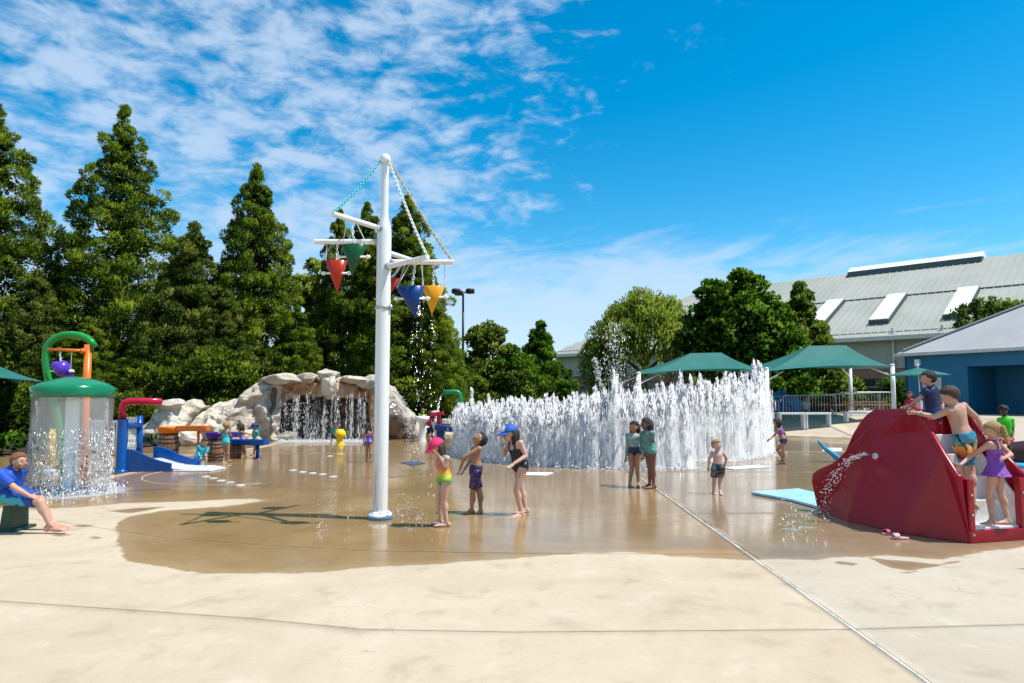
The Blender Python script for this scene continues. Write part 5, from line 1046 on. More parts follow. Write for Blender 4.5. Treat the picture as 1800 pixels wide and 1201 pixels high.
# light blue exit mat and fin
P = [np.array(k) for k in ((4.34, 12.60, 0), (4.72, 11.75, 0), (4.84, 10.98, 0), (5.75, 11.15, 0), (5.40, 13.05, 0))]
m = MB(); m.prism([p+up*.004 for p in P], (0, 0, .05)); c = np.mean(P, 0); tag(m.build('landing_mat', pm('mat_blue', (.34, .60, .72), .35, bump=.2), None, bevel=.02, org=c), 'light blue landing mat at the foot of the red slide', 'landing mat')
fin = thing('whale_tail', 'light blue curved fin rising from the floor behind the red slide', 'play fin', G(1478, 812)); fd = fin.location.y
P = [(1480, 812), (1472, 805), (1462, 797), (1452, 790), (1444, 783), (1439, 776), (1437, 773.5)]; m = MB(); m.tube([U(*p, fd) for p in P], [.13, .13, .115, .095, .075, .05, .02], 14, True, .6); m.build('fin', gel('fin_blue', (.05, .36, .60), .3), fin, True)
# brown seal-like rock with a blue rim
tt = thing('brown_turtle', 'glossy brown turtle shaped climbing mound behind the girl in purple', 'play mound', G(1812, 818)); c = np.array(tt.location); m = MB()
m.ell(c+up*.22, (.62, .55, .42), None, 28, 16, lambda V: V*(1+.05*np.sin(V[:, :1]*9)*np.sin(V[:, 1:2]*8))); m.build('shell', gel('brown', (.055, .022, .014), .2), tt, True)
m = MB(); m.lathe([(1.0, 0), (1.0, .06), (.9, .09), (.6, .1)], c, 36); m.build('rim', gel('fin_blue', (.05, .36, .60), .3), tt, True)
# pink slippers
def slipper(label, px, py, ang, lift):
    g = G(px, py); th = thing('slipper', label, 'slipper', g, 'pair of pink slippers by the red slide'); d = np.array((math.cos(ang), math.sin(ang), 0)); s = np.array((-d[1], d[0], 0)); m = MB(); n = 20; Q = []
    for k in range(n):
        a = 2*math.pi*k/n; x, y = math.cos(a)*.115, math.sin(a)*.042*(1+.25*math.cos(a)); Q.append(g+d*x+s*y+up*.005)
    m.prism(Q, (0, 0, .022)); m.build('sole', pm('pink_sole', (.66, .35, .36), .6), th, bevel=.004); m = MB(); GQ = np.zeros((5, 9, 3))
    for i in range(5):
        for j in range(9): a = math.pi*j/8; GQ[i, j] = g+d*(.005+.018*i)+s*.045*math.cos(a)+up*(.025+.042*math.sin(a))
    m.grid(GQ, 5, 9); m.build('strap', pm('pink_strap%s' % lift, (.42, .05, .10) if lift else (.68, .34, .37), .6), th, True, solid=.006)
slipper('pink slipper with dark red strap, farther of the pair at the red slide', 1565, 940, 3.3, 1); slipper('pale pink slipper, nearer of the pair at the red slide', 1581, 948, 3.0, 0)
# ---- bench at the left edge
bp = G(8, 936); bn = thing('wooden_bench', 'orange wooden bench on dark green pedestal at the left edge', 'bench', bp); M_BW = pm('bench_wood', (.52, .21, .075), .6, var=.3, scale=5, bump=.3); M_DG = pm('bench_green', (.008, .05, .03), .4); zs = .375; bo = np.array((bp[0], bp[1], 0))
for k in range(4): m = MB(); m.box(bo+np.array((-.62+.03, .03+k*.115, zs)), (1.66, .10, .05)); m.build('slat', M_BW, bn, bevel=.008)
m = MB(); m.prism([bo+np.array(q) for q in ((-.10, .02, .0), (.07, .02, .0), (.06, .02, .05), (.04, .02, .40), (-.05, .02, .40))], (0, .35, 0)); m.box(bo+np.array((.0, .2, .42)), (.26, .40, .05)); m.box(bo+np.array((-.01, .2, .02)), (.30, .42, .04)); m.build('leg', M_DG, bn, bevel=.01)
bg_ = thing('backpack', 'dark striped backpack on the bench behind the man', 'bag', bo+np.array((-.12, .2, zs+.03))); m = MB(); m.ell(bo+np.array((-.14, .16, zs+.17)), (.17, .14, .15), None, 18, 12, lambda V: np.sign(V)*np.abs(V)**.75); m.build('body', pm('bag_grey', (.05, .055, .07), .8, var=.5), bg_, True)
for z, rgb in ((.10, (.4, .30, .34)), (.19, (.05, .22, .24))): m = MB(); m.lathe([(.172, -.02), (.178, 0), (.172, .02)], bo+np.array((-.14, .16, zs+z)), 20); m.build('stripe', pm('stripe%s' % z, rgb, .8), bg_, True)
# ================================================================== WATER
def water_mat(name, alpha, white, rough=.15, tr=.5, col=(.93, .95, .97), ior=1.33):
    m, n, l, b = newmat(name); n.remove(b); o = next(k for k in n if k.type == 'OUTPUT_MATERIAL')
    d = n.new('ShaderNodeBsdfDiffuse'); d.inputs[0].default_value = (*col, 1); t = n.new('ShaderNodeBsdfTranslucent'); t.inputs[0].default_value = (*col, 1)
    g = n.new('ShaderNodeBsdfGlossy'); g.inputs['Roughness'].default_value = rough; p = n.new('ShaderNodeBsdfTransparent')
    def mx(f, a, b_):
        k = n.new('ShaderNodeMixShader'); inp(l, k.inputs[0], f); l.new(a, k.inputs[1]); l.new(b_, k.inputs[2]); return k.outputs[0]
    fr = n.new('ShaderNodeFresnel'); fr.inputs[0].default_value = ior
    body = mx(white, p.outputs[0], mx(tr, d.outputs[0], t.outputs[0])); l.new(mx(alpha, p.outputs[0], mx(fr.outputs[0], body, g.outputs[0])), o.inputs[0]); return m
M_FOAM = water_mat('white_water', .80, 1.0, .5, .45, (.99, .99, .99), 1.06); M_DROP = water_mat('water_drop', .85, .9, .25, .45, (.98, .98, .98), 1.15); M_SHEET = water_mat('water_sheet', 1.0, .30, .05, .5, (.97, .97, .97), 1.2); M_THIN = water_mat('thin_spray', .60, 1.0, .5, .45, (.99, .99, .99), 1.06)
def jet_mat():
    m = water_mat('jet_water', 1.0, 1.0, .5, .5, (.99, .99, .99), 1.06); n, l = m.node_tree.nodes, m.node_tree.links
    a = n.new('ShaderNodeAttribute'); a.attribute_name = 'tint'; mp = n.new('ShaderNodeMapping'); mp.inputs['Scale'].default_value = (9, 9, 1.1); l.new(npos(n), mp.inputs[0]); t = nnoise(n, l, 1.5, 4, .6, mp.outputs[0])
    f = nmath(n, l, 'MULTIPLY', a.outputs['Fac'], nrange(n, l, t, .25, .65, .45, 1.25), True); o = next(k for k in n if k.type == 'OUTPUT_MATERIAL'); l.new(f, o.inputs[0].links[0].from_node.inputs[0]); return m
M_JET = jet_mat()
OV = np.array([(1, 0, 0), (0, 1, 0), (-1, 0, 0), (0, -1, 0), (0, 0, 1), (0, 0, -1)], float); OF = np.array([(0, 1, 4), (1, 2, 4), (2, 3, 4), (3, 0, 4), (1, 0, 5), (2, 1, 5), (3, 2, 5), (0, 3, 5)])
def drops(P, r, st, dirs=None, rg=rng):
    """octahedral drops: st = stretch along dirs (default z)"""
    P = np.asarray(P, float); k = len(P); r = np.broadcast_to(r, (k,)); st = np.broadcast_to(st, (k,))
    a = rg.random(k)*6.28; ca, sa = np.cos(a), np.sin(a); V = np.repeat(OV[None], k, 0)*r[:, None, None]; V[:, :, 2] *= st[:, None]
    x = V[:, :, 0]*ca[:, None]-V[:, :, 1]*sa[:, None]; y = V[:, :, 0]*sa[:, None]+V[:, :, 1]*ca[:, None]; V = np.stack([x, y, V[:, :, 2]], -1)
    if dirs is not None:
        d = unit(np.asarray(dirs, float)); h = np.where(np.abs(d[:, 2:]) < .95, np.array((0, 0, 1.0)), np.array((1.0, 0, 0))); u = unit(np.cross(h, d)); w = np.cross(d, u)
        V = V[:, :, :1]*u[:, None]+V[:, :, 1:2]*w[:, None]+V[:, :, 2:]*d[:, None]
    N = unit(V*np.array((1, 1, .3))/np.maximum(r, 1e-6)[:, None, None]*.35+np.array((0, 0, .9))); V = V+P[:, None]; return V.reshape(-1, 3), (OF[None]+np.arange(k)[:, None, None]*6).reshape(-1, 3), N.reshape(-1, 3)
def dropmesh(name, sets, org=(0, 0, 0), tint=None):
    Vs, Fs, Ns, o = [], [], [], 0
    for V, Fq, N in sets: Vs.append(V); Fs.append(Fq+o); Ns.append(N); o += len(V)
    return mesh_np(name, np.concatenate(Vs)-np.asarray(org), np.concatenate(Fs), None if tint is None else {'tint': np.concatenate([np.broadcast_to(t, (len(q[0]),)) for t, q in zip(tint, sets)])}, np.concatenate(Ns))
def stuff(name, sets, mat, org=(0, 0, 0)):
    o = link(name, dropmesh(name, sets, org), mat, None, True); o.location = tuple(float(k) for k in org); tag(o, kind='stuff'); return o
# ---- jets of the fountain
def jet_mesh(seed, H):
    rg = np.random.default_rng(seed); n, m = 10, 46; V = np.zeros((m, n, 3)); ph = rg.random(6)*6.28
    for i in range(m):
        t = i/(m-1); z = H*t; r = .042+.022*t**1.3; r *= 1+.35*math.sin(t*19+ph[0])*t+.28*math.sin(t*41+ph[1])*t
        if t > .86: r *= max(.05, (1-t)/.14)**.7
        ox, oy = .05*t*math.sin(t*5+ph[2])+.03*t*math.sin(t*19+ph[3]), .05*t*math.cos(t*6+ph[4])
        for j in range(n): a = 2*math.pi*j/n; k = r*(1+.45*fb((math.cos(a)*1.1+seed*3.1, math.sin(a)*1.1, z*7), 3)); V[i, j] = (ox+k*math.cos(a), oy+k*math.sin(a), z)
    q = [(i*n+j, i*n+(j+1) % n, (i+1)*n+(j+1) % n, (i+1)*n+j) for i in range(m-1) for j in range(n)]
    tri = np.array([t for a, b, c, d in q for t in ((a, b, c), (a, c, d))]); CN = V-V.mean(1, keepdims=True); CN = unit(unit(CN)*.45+np.array((0, 0, .85)))
    k = 110; t = rg.random(k)**.8; rad = .05+.13*rg.random(k)*(.4+t); a = rg.random(k)*6.28; P = np.stack([rad*np.cos(a), rad*np.sin(a), H*t*.98], 1); fall = drops(P, .007+.012*rg.random(k), 1.4+5*rg.random(k), None, rg)
    k = 120; t = .74+.36*rg.random(k)**1.3; a = rg.random(k)*6.28; rad = (.01+.065*rg.random(k))*(1.3-2.4*(t-.82)); P = np.stack([rad*np.cos(a), rad*np.sin(a), H*t], 1); topd = drops(P, .009+.016*rg.random(k)**2, 1.0+2.2*rg.random(k), None, rg)
    # loose skirt of falling water round the core
    ns, ms = 12, 16; SV = np.zeros((ms, ns, 3)); ST = np.zeros((ms, ns))
    for i in range(ms):
        t = i/(ms-1)*.86
        for j in range(ns): a = 2*math.pi*j/ns; k = (.17+.03*math.sin(a*2+ph[5])+.035*fb((math.cos(a)*1.5+seed, math.sin(a)*1.5, t*3), 2))*(1.1-.35*t); SV[i, j] = (k*math.cos(a), k*math.sin(a), H*t); ST[i, j] = .44*(1-max(0, (t-.45)/.41)**1.3)
    qs = [(i*ns+j, i*ns+(j+1) % ns, (i+1)*ns+(j+1) % ns, (i+1)*ns+j) for i in range(ms-1) for j in range(ns)]; trs = np.array([t for a, b, c, d in qs for t in ((a, b, c), (a, c, d))]); SN = SV-SV.mean(1, keepdims=True); SN = unit(unit(SN)*.4+np.array((0, 0, .9)))
    return dropmesh('water_jet', [(V.reshape(-1, 3), tri, CN.reshape(-1, 3)), fall, topd, (SV.reshape(-1, 3), trs, SN.reshape(-1, 3))], (0, 0, 0), [.72, .75, .85, ST.reshape(-1)])
JV = [jet_mesh(100+i, 1.0+.0*i) for i in range(12)]
FC = np.array((3.45, 22.1)); jets = []
for a in np.arange(20, 281, 3.2): jets.append((5.1, a))
for a in np.arange(0, 360, 5.0): jets.append((3.55, a))
base_pts = []
pl = np.array([(4.9, 18.7), (6.2, 19.2), (7.3, 20.4), (8.15, 22.0), (8.35, 23.6)]); sg = np.linalg.norm(np.diff(pl, axis=0), axis=1); cs = np.concatenate([[0], np.cumsum(sg)])
for t in np.arange(0, cs[-1], .28):
    q = np.array((np.interp(t, cs, pl[:, 0]), np.interp(t, cs, pl[:, 1])))-FC; jets.append((float(np.hypot(*q)), math.degrees(math.atan2(q[1], q[0]))))
for k, (r, a) in enumerate(jets):
    x, y = FC[0]+r*math.cos(R(a))+rng.normal()*.03, FC[1]+r*math.sin(R(a))+rng.normal()*.03
    h = (1.26+.080*(x+2.0))*(1+.085*rng.normal()); h *= 1.13 if rng.random() < .14 else 1.0
    o = link('water_jet', JV[k % 12], M_JET, None, True); o.location = (x, y, 0); o.scale = (1.15, 1.15, max(.9, h)); o.rotation_euler = (0, 0, rng.random()*6.28)
    zone = ('at the low left end of the ring fountain' if x < .2 and y < 23 else 'at the tall right end of the ring fountain' if x > 6.2 else 'in the far side of the ring fountain' if y > 22.5 else 'along the near middle of the ring fountain')
    tag(o, 'white foaming water jet '+zone, 'water jet', 'water jets '+zone); base_pts.append((x, y))
base_pts = np.array(base_pts)
# loose veil of falling drops among the jets, froth on the floor along their feet
k = 7000; i = rng.integers(0, len(base_pts), k); hz = (1.26+.080*(base_pts[i, 0]+2)); P = np.stack([base_pts[i, 0]+rng.normal(size=k)*.16, base_pts[i, 1]+rng.normal(size=k)*.16, hz*rng.random(k)**1.15*.90], 1)
stuff('falling_drops', [drops(P, .007+.013*rng.random(k), 3+8*rng.random(k))], M_THIN)
k = 9000; i = rng.integers(0, len(base_pts), k); P = np.stack([base_pts[i, 0]+rng.normal(size=k)*.20, base_pts[i, 1]+rng.normal(size=k)*.18-.05, np.abs(rng.normal(size=k))*.05], 1)
stuff('splash_froth', [drops(P, .012+.025*rng.random(k)**2, .6+.8*rng.random(k))], M_FOAM)
def film(name, C, rx, ry, dens=.5, z=.004, rot=0.0, scale=7.0):
    """flat patches of white froth lying on the floor"""
    key = 'froth%.2f' % dens
    if key in MC: mt_ = MC[key]
    else:
        mt_ = water_mat(key, 1.0, 1.0, .5, .3, (.99, .99, .99), 1.03); n, l = mt_.node_tree.nodes, mt_.node_tree.links
        a = n.new('ShaderNodeAttribute'); a.attribute_name = 'tint'; t = nnoise(n, l, scale, 6, .7, npos(n), .8); f = nrange(n, l, nmath(n, l, 'ADD', t, nmath(n, l, 'MULTIPLY', nmath(n, l, 'SUBTRACT', a.outputs['Fac'], 1-dens), .75)), .42, .72)
        o = next(k for k in n if k.type == 'OUTPUT_MATERIAL'); s = o.inputs[0].links[0].from_node; l.new(f, s.inputs[0]); MC[key] = mt_
    V, T, Fq = [], [], []
    for (cx, cy) in C:
        o = len(V); nr, na = 5, 20
        for i in range(nr):
            for j in range(na): q = i/(nr-1); an = 2*math.pi*j/na; x, y = q*rx*math.cos(an), q*ry*math.sin(an); V.append((cx+x*math.cos(rot)-y*math.sin(rot), cy+x*math.sin(rot)+y*math.cos(rot), z+.003*(1-q)+.0007*(len(V)//100 % 5))); T.append(1-q)
        Fq += [(o+i*na+j, o+i*na+(j+1) % na, o+(i+1)*na+(j+1) % na, o+(i+1)*na+j) for i in range(nr-1) for j in range(na)]
    V = np.array(V); c = V.mean(0); me = mesh_np(name, V-c, np.array(Fq), {'tint': T}); o = link(name, me, mt_); o.location = tuple(c); tag(o, kind='stuff'); return o
front = [tuple(b) for b in base_pts if b[1] < 24][::2]
film('floor_froth', front, .75, .55, .55)
# tall thin spray over the fountain
k = 900; t = rng.random(k); px = 1080+9*rng.normal(size=k)+30*t*rng.normal(size=k)*.6; P = np.array([U(a, 566+150*b, 23.0+.3*rng.normal()) for a, b in zip(px, t)]); s1 = drops(P, .005+.010*rng.random(k)**2.5, 1.2+3*rng.random(k))
k = 260; t = rng.random(k); P = np.array([U(1046+20*b**1.5+2.2*rng.normal()*(1+b), 628+75*b, 23) for b in t]); s2 = drops(P, .006+.009*rng.random(k), 1.5+3*rng.random(k))
stuff('high_spray', [s1, s2], M_THIN)
# ---- curtain of the mushroom shower
na, nzv = 200, 110; rC = RDm-.02; V = np.zeros((na, nzv, 3))
for i in range(na):
    a = 2*math.pi*i/na
    for j in range(nzv):
        t = j/(nzv-1); w = 1+.006*math.sin(a*31+t*8)*t+.012*fb((math.cos(a)*6, math.sin(a)*6, t*5), 3)*(t+.2)-.03*t; V[i, j] = (sx0+rC*w*math.cos(a), sy0+rC*w*math.sin(a), zr*(1-t))
Fq = []
for i in range(na):
    a = 2*math.pi*(i+.5)/na
    for j in range(nzv-1):
        t = (j+.5)/(nzv-1); d = mnoise.voronoi(Vector((math.cos(a)*rC*9, math.sin(a)*rC*9, t*zr*7.5)), distance_metric='DISTANCE')[0]; e = d[1]-d[0]
        lim = np.interp(t, [0, .30, .42, .6, .8, 1], [9, 9, .75, .30, .17, .13])+.25*fb((math.cos(a)*2.5, math.sin(a)*2.5, t*3), 2)*(1 if t > .3 else 0)
        if e < lim: i2 = (i+1) % na; Fq.append((i*nzv+j, i*nzv+j+1, i2*nzv+j+1, i2*nzv+j))
me = mesh_np('water_curtain', V.reshape(-1, 3)-np.array((sx0, sy0, 0)), np.array(Fq)); wc = link('water_curtain', me, M_SHEET, None, True); wc.location = (sx0, sy0, 0); tag(wc, kind='stuff')
k = 2600; t = .32+.68*rng.random(k)**.85; a = rng.random(k)*6.28; rr = rC*(1+.05*rng.normal(size=k)*t); P = np.stack([sx0+rr*np.cos(a), sy0+rr*np.sin(a), zr*(1-t)], 1)
k2 = 1500; a2 = rng.random(k2)*6.28; rr2 = rC*(1+.22*rng.normal(size=k2)); P2 = np.stack([sx0+rr2*np.cos(a2), sy0+rr2*np.sin(a2), np.abs(rng.normal(size=k2))*.07], 1)
stuff('shower_drops', [drops(P, .004+.009*rng.random(k)**2, 1+2.5*rng.random(k)), drops(P2, .005+.010*rng.random(k2)**2, .9+rng.random(k2))], M_DROP)
film('shower_froth', [(sx0+rC*math.cos(q)*s, sy0+rC*math.sin(q)*s) for q in np.linspace(0, 6.28, 15)[:-1] for s in (.6, 1.0)], .62, .50, .62)
# ---- cave waterfall
sets = []
for px in list(np.linspace(498, 652, 26)+rng.normal(size=26)*3)+[523, 523, 540, 571, 571, 616, 632, 620]:
    k = int(40+60*rng.random()); t = rng.random(k)**.8; p0 = U(px, 694, 26.75); P = np.stack([p0[0]+.035*rng.normal(size=k)*(.4+t), p0[1]-.10*t+.03*rng.normal(size=k), p0[2]*(1-t)], 1); sets.append(drops(P, .003+.006*rng.random(k)**2, 5+14*rng.random(k)))
k = 900; P = np.array([U(520+38*rng.normal(), 705+65*rng.random(), 26.7) for _ in range(k)]); P = P[(P[:, 0] > U(497, 700, 26.7)[0]) & (P[:, 0] < U(650, 700, 26.7)[0])]; sets.append(drops(P, .004+.015*rng.random(len(P))**3, 1+2*rng.random(len(P))))
k = 2600; P = np.array([(U(rng.uniform(492, 668), 770, 26.6)[0], 26.5+.25*rng.normal(), abs(rng.normal())*.05) for _ in range(k)]); sets.append(drops(P, .010+.022*rng.random(k)**2, .7+.8*rng.random(k)))
stuff('waterfall_drops', sets, M_THIN)
film('waterfall_froth', [(x, 26.35+.1*rng.normal()) for x in np.linspace(U(492, 770, 26.5)[0], U(670, 770, 26.5)[0], 16)], .6, .42, .62)
# ---- arcs, drips and splashes
def arcd(p0, v0, n, spread, r, tmax, g=9.81, st=2.5):
    t = rng.random(n)*tmax; v = np.asarray(v0)+rng.normal(size=(n, 3))*spread; P = np.asarray(p0)+v*t[:, None]; P[:, 2] -= .5*g*t*t; D = v.copy(); D[:, 2] -= g*t; ok = P[:, 2] > 0.01
    return drops(P[ok], (r*(.5+rng.random(n)))[ok], st, D[ok])
p = U(688, 688, 27.4); stuff('cave_side_spray', [arcd(p, (1.5, -.3, .3), 800, .16, .010, .8), arcd(p+np.array((0, .1, -.2)), (1.2, -.2, .2), 300, .12, .010, .75)], M_THIN)
stuff('slide_spray', [arcd(nz0+nn*.02, nn*1.5+np.array((-.25, .9, .50))+np.array(q), 150, .10, .0050, .62, st=1.6) for q in ((0, 0, 0), (.1, .1, -.18), (-.1, 0, .1), (0, .25, -.05))], M_DROP)
p = U(781, 690.5, 27.75); stuff('pipe_water', [arcd(p, (-.75, 0, -.05), 320, .06, .016, .62, st=4)], M_DROP)
p = U(838, 700, 27.5); stuff('thin_water', [drops(np.array([U(829+1.6*rng.normal()+(b*3), 683+60*b, 24) for b in rng.random(200)]), .010+.012*rng.random(200), 4)], M_THIN)
sets = []
for (px, D, y0, kk) in ((733, 9.5, 560, 80), (744, 9.6, 520, 60), (758, 10.1, 556, 36), (592, 10.05, 518, 12), (611, 9.7, 490, 10), (762, 10.4, 560, 30), (724, 9.7, 565, 30)):
    py = y0+(905-y0)*rng.random(kk)**1.1; sp = 1+9*(py-y0)/350; P = np.array([U(px+s*rng.normal()*.8, q, D) for q, s in zip(py, sp)]); P = P[P[:, 2] > .02]; sets.append(drops(P, .0035+.0055*rng.random(len(P))**2, 1+2.5*rng.random(len(P))))
P = np.array([U(735+2.0*rng.normal(), 515+40*b, 9.6) for b in rng.random(70)]); sets.append(drops(P, .007, 3))
for (px, py) in ((700, 906), (735, 910), (722, 930), (715, 900), (742, 929), (708, 912), (580, 885), (560, 932), (692, 905), (610, 920)):
    g = G(px, py); k = 40; v = np.abs(rng.normal(size=k)); a = rng.random(k)*6.28; sets.append(arcd(g+up*.02, (0, 0, 1.5), k, .7, .0042, .32))
g = G(1395, 931); sets.append(arcd(g+up*.02, (0, 0, 1.2), 110, .8, .007, .3)); g = G(1335, 892)
stuff('dripping_water', sets, M_DROP)
film('splash_rings', [tuple(G(px, py)[:2]) for px, py in ((735, 911), (722, 931), (565, 933), (705, 906), (690, 908))], .16, .10, .35, scale=24)
film('slide_froth', [tuple(G(px, py)[:2]) for px, py in ((1385, 930), (1400, 932), (1420, 928))], .30, .12, .35, scale=24)
# ================================================================== PEOPLE
def skin_mat(k):
    rgb = {'fair': (.56, .33, .23), 'pale': (.62, .40, .30), 'tan': (.40, .215, .125), 'brown': (.22, .105, .055), 'dark': (.10, .048, .028)}[k]
    if 'skin_'+k in MC: return MC['skin_'+k]
    m, n, l, b = newmat('skin_'+k); v = npos(n); t = nnoise(n, l, 9, 4, .6, v); u = nnoise(n, l, 120, 2, .5, v)
    l.new(nmix(n, l, nrange(n, l, t, .35, .7), rgb, (rgb[0]*.95, rgb[1]*.82, rgb[2]*.78)), b.inputs['Base Color']); b.inputs['Roughness'].default_value = .46; b.inputs['Specular IOR Level'].default_value = .35
    b.inputs['Subsurface Weight'].default_value = .12; b.inputs['Subsurface Radius'].default_value = (.012, .005, .003); b.inputs['Subsurface Scale'].default_value = 1.0; nbump(n, l, b, u, .1, .002); MC['skin_'+k] = m; return m
def cloth(name, rgb, rough=.6, var=.15, scale=9): return pm('cloth_'+name, rgb, rough, var=var, scale=scale, bump=.35, bscale=45, bdist=.008)
def print_mat(name, base, cols, scale=14, thr=(.50, .56), rough=.6):
    k = 'print_'+name
    if k in MC: return MC[k]
    m, n, l, b = newmat(k); v = npos(n); c = base
    for i, q in enumerate(cols):
        mp = n.new('ShaderNodeMapping'); mp.inputs['Location'].default_value = (i*3.7, i*1.9, i*5.3); l.new(v, mp.inputs[0]); t = nnoise(n, l, scale*(1+.2*i), 2, .5, mp.outputs[0], .6); c = nmix(n, l, nrange(n, l, t, thr[0]+.02*i, thr[1]+.02*i), c, q)
    l.new(c, b.inputs['Base Color']) if not isinstance(c, tuple) else None; b.inputs['Roughness'].default_value = rough; nbump(n, l, b, nnoise(n, l, 30, 3, .5, v), .3, .008); MC[k] = m; return m
def zgrad_mat(name, stops, rough=.5, extra=None):
    k = 'grad_'+name
    if k in MC: return MC[k]
    m, n, l, b = newmat(k); s = n.new('ShaderNodeSeparateXYZ'); l.new(nvec(n, 'Generated'), s.inputs[0]); v = npos(n); t = nnoise(n, l, 12, 3, .6, v); c = nramp(n, l, nmath(n, l, 'ADD', s.outputs[2], nmath(n, l, 'MULTIPLY', nmath(n, l, 'SUBTRACT', t, .5), .12)), stops)
    if extra: e = nnoise(n, l, extra[0], 3, .55, v, .8); c = nmix(n, l, nrange(n, l, e, extra[1], extra[1]+.04), c, extra[2])
    l.new(c, b.inputs['Base Color']); b.inputs['Roughness'].default_value = rough; nbump(n, l, b, nnoise(n, l, 40, 3, .5, v), .3, .006); MC[k] = m; return m
def hair_mat(k):
    rgb = {'black': (.012, .009, .008), 'brown': (.055, .028, .014), 'blond': (.36, .22, .085), 'dkbrown': (.026, .014, .009), 'ginger': (.20, .085, .03)}[k]
    if 'hair_'+k in MC: return MC['hair_'+k]
    m, n, l, b = newmat('hair_'+k); v = npos(n); mp = n.new('ShaderNodeMapping'); mp.inputs['Scale'].default_value = (60, 60, 14); l.new(v, mp.inputs[0]); t = nnoise(n, l, 1.6, 4, .65, mp.outputs[0]); l.new(nmix(n, l, t, tuple(c*.35 for c in rgb), tuple(c*1.9 for c in rgb)), b.inputs['Base Color']); b.inputs['Roughness'].default_value = .6; nbump(n, l, b, t, 1.0, .02); MC['hair_'+k] = m; return m
def remesh(mb, vox, smooth=2):
    V = np.concatenate(mb.v); me = bpy.data.meshes.new('t'); me.from_pydata(V.tolist(), [], mb.f); o = bpy.data.objects.new('t', me); COL.objects.link(o)
    k = o.modifiers.new('r', 'REMESH'); k.mode = 'VOXEL'; k.voxel_size = vox; k.adaptivity = 0
    if smooth: s = o.modifiers.new('s', 'SMOOTH'); s.iterations = smooth; s.factor = .5
    dg = bpy.context.evaluated_depsgraph_get(); e = o.evaluated_get(dg); r = e.to_mesh(); n = len(r.vertices); P = np.empty(n*3); r.vertices.foreach_get('co', P); N = np.empty(n*3); r.vertices.foreach_get('normal', N)
    q = np.empty(len(r.loops), dtype=np.int32); r.loops.foreach_get('vertex_index', q); tot = np.empty(len(r.polygons), dtype=np.int32); r.polygons.foreach_get('loop_total', tot); e.to_mesh_clear(); bpy.data.objects.remove(o); bpy.data.meshes.remove(me)
    assert (tot == 4).all(); return P.reshape(-1, 3), N.reshape(-1, 3), q.reshape(-1, 4)
def cap_seg(mb, a, b, ra, rb, n=12):
    """closed round cone from a to b"""
    d = b-a; L = np.linalg.norm(d); d = d/max(L, 1e-6); P = [a-d*ra*.98, a-d*ra*.75, a-d*ra*.3]+[a+(b-a)*t for t in (.0, .35, .7, 1)]+[b+d*rb*.3, b+d*rb*.75, b+d*rb*.98]
    rr = [ra*.2, ra*.66, ra*.95]+[ra+(rb-ra)*t for t in (0, .35, .7, 1)]+[rb*.95, rb*.66, rb*.2]; mb.tube(P, rr, n)
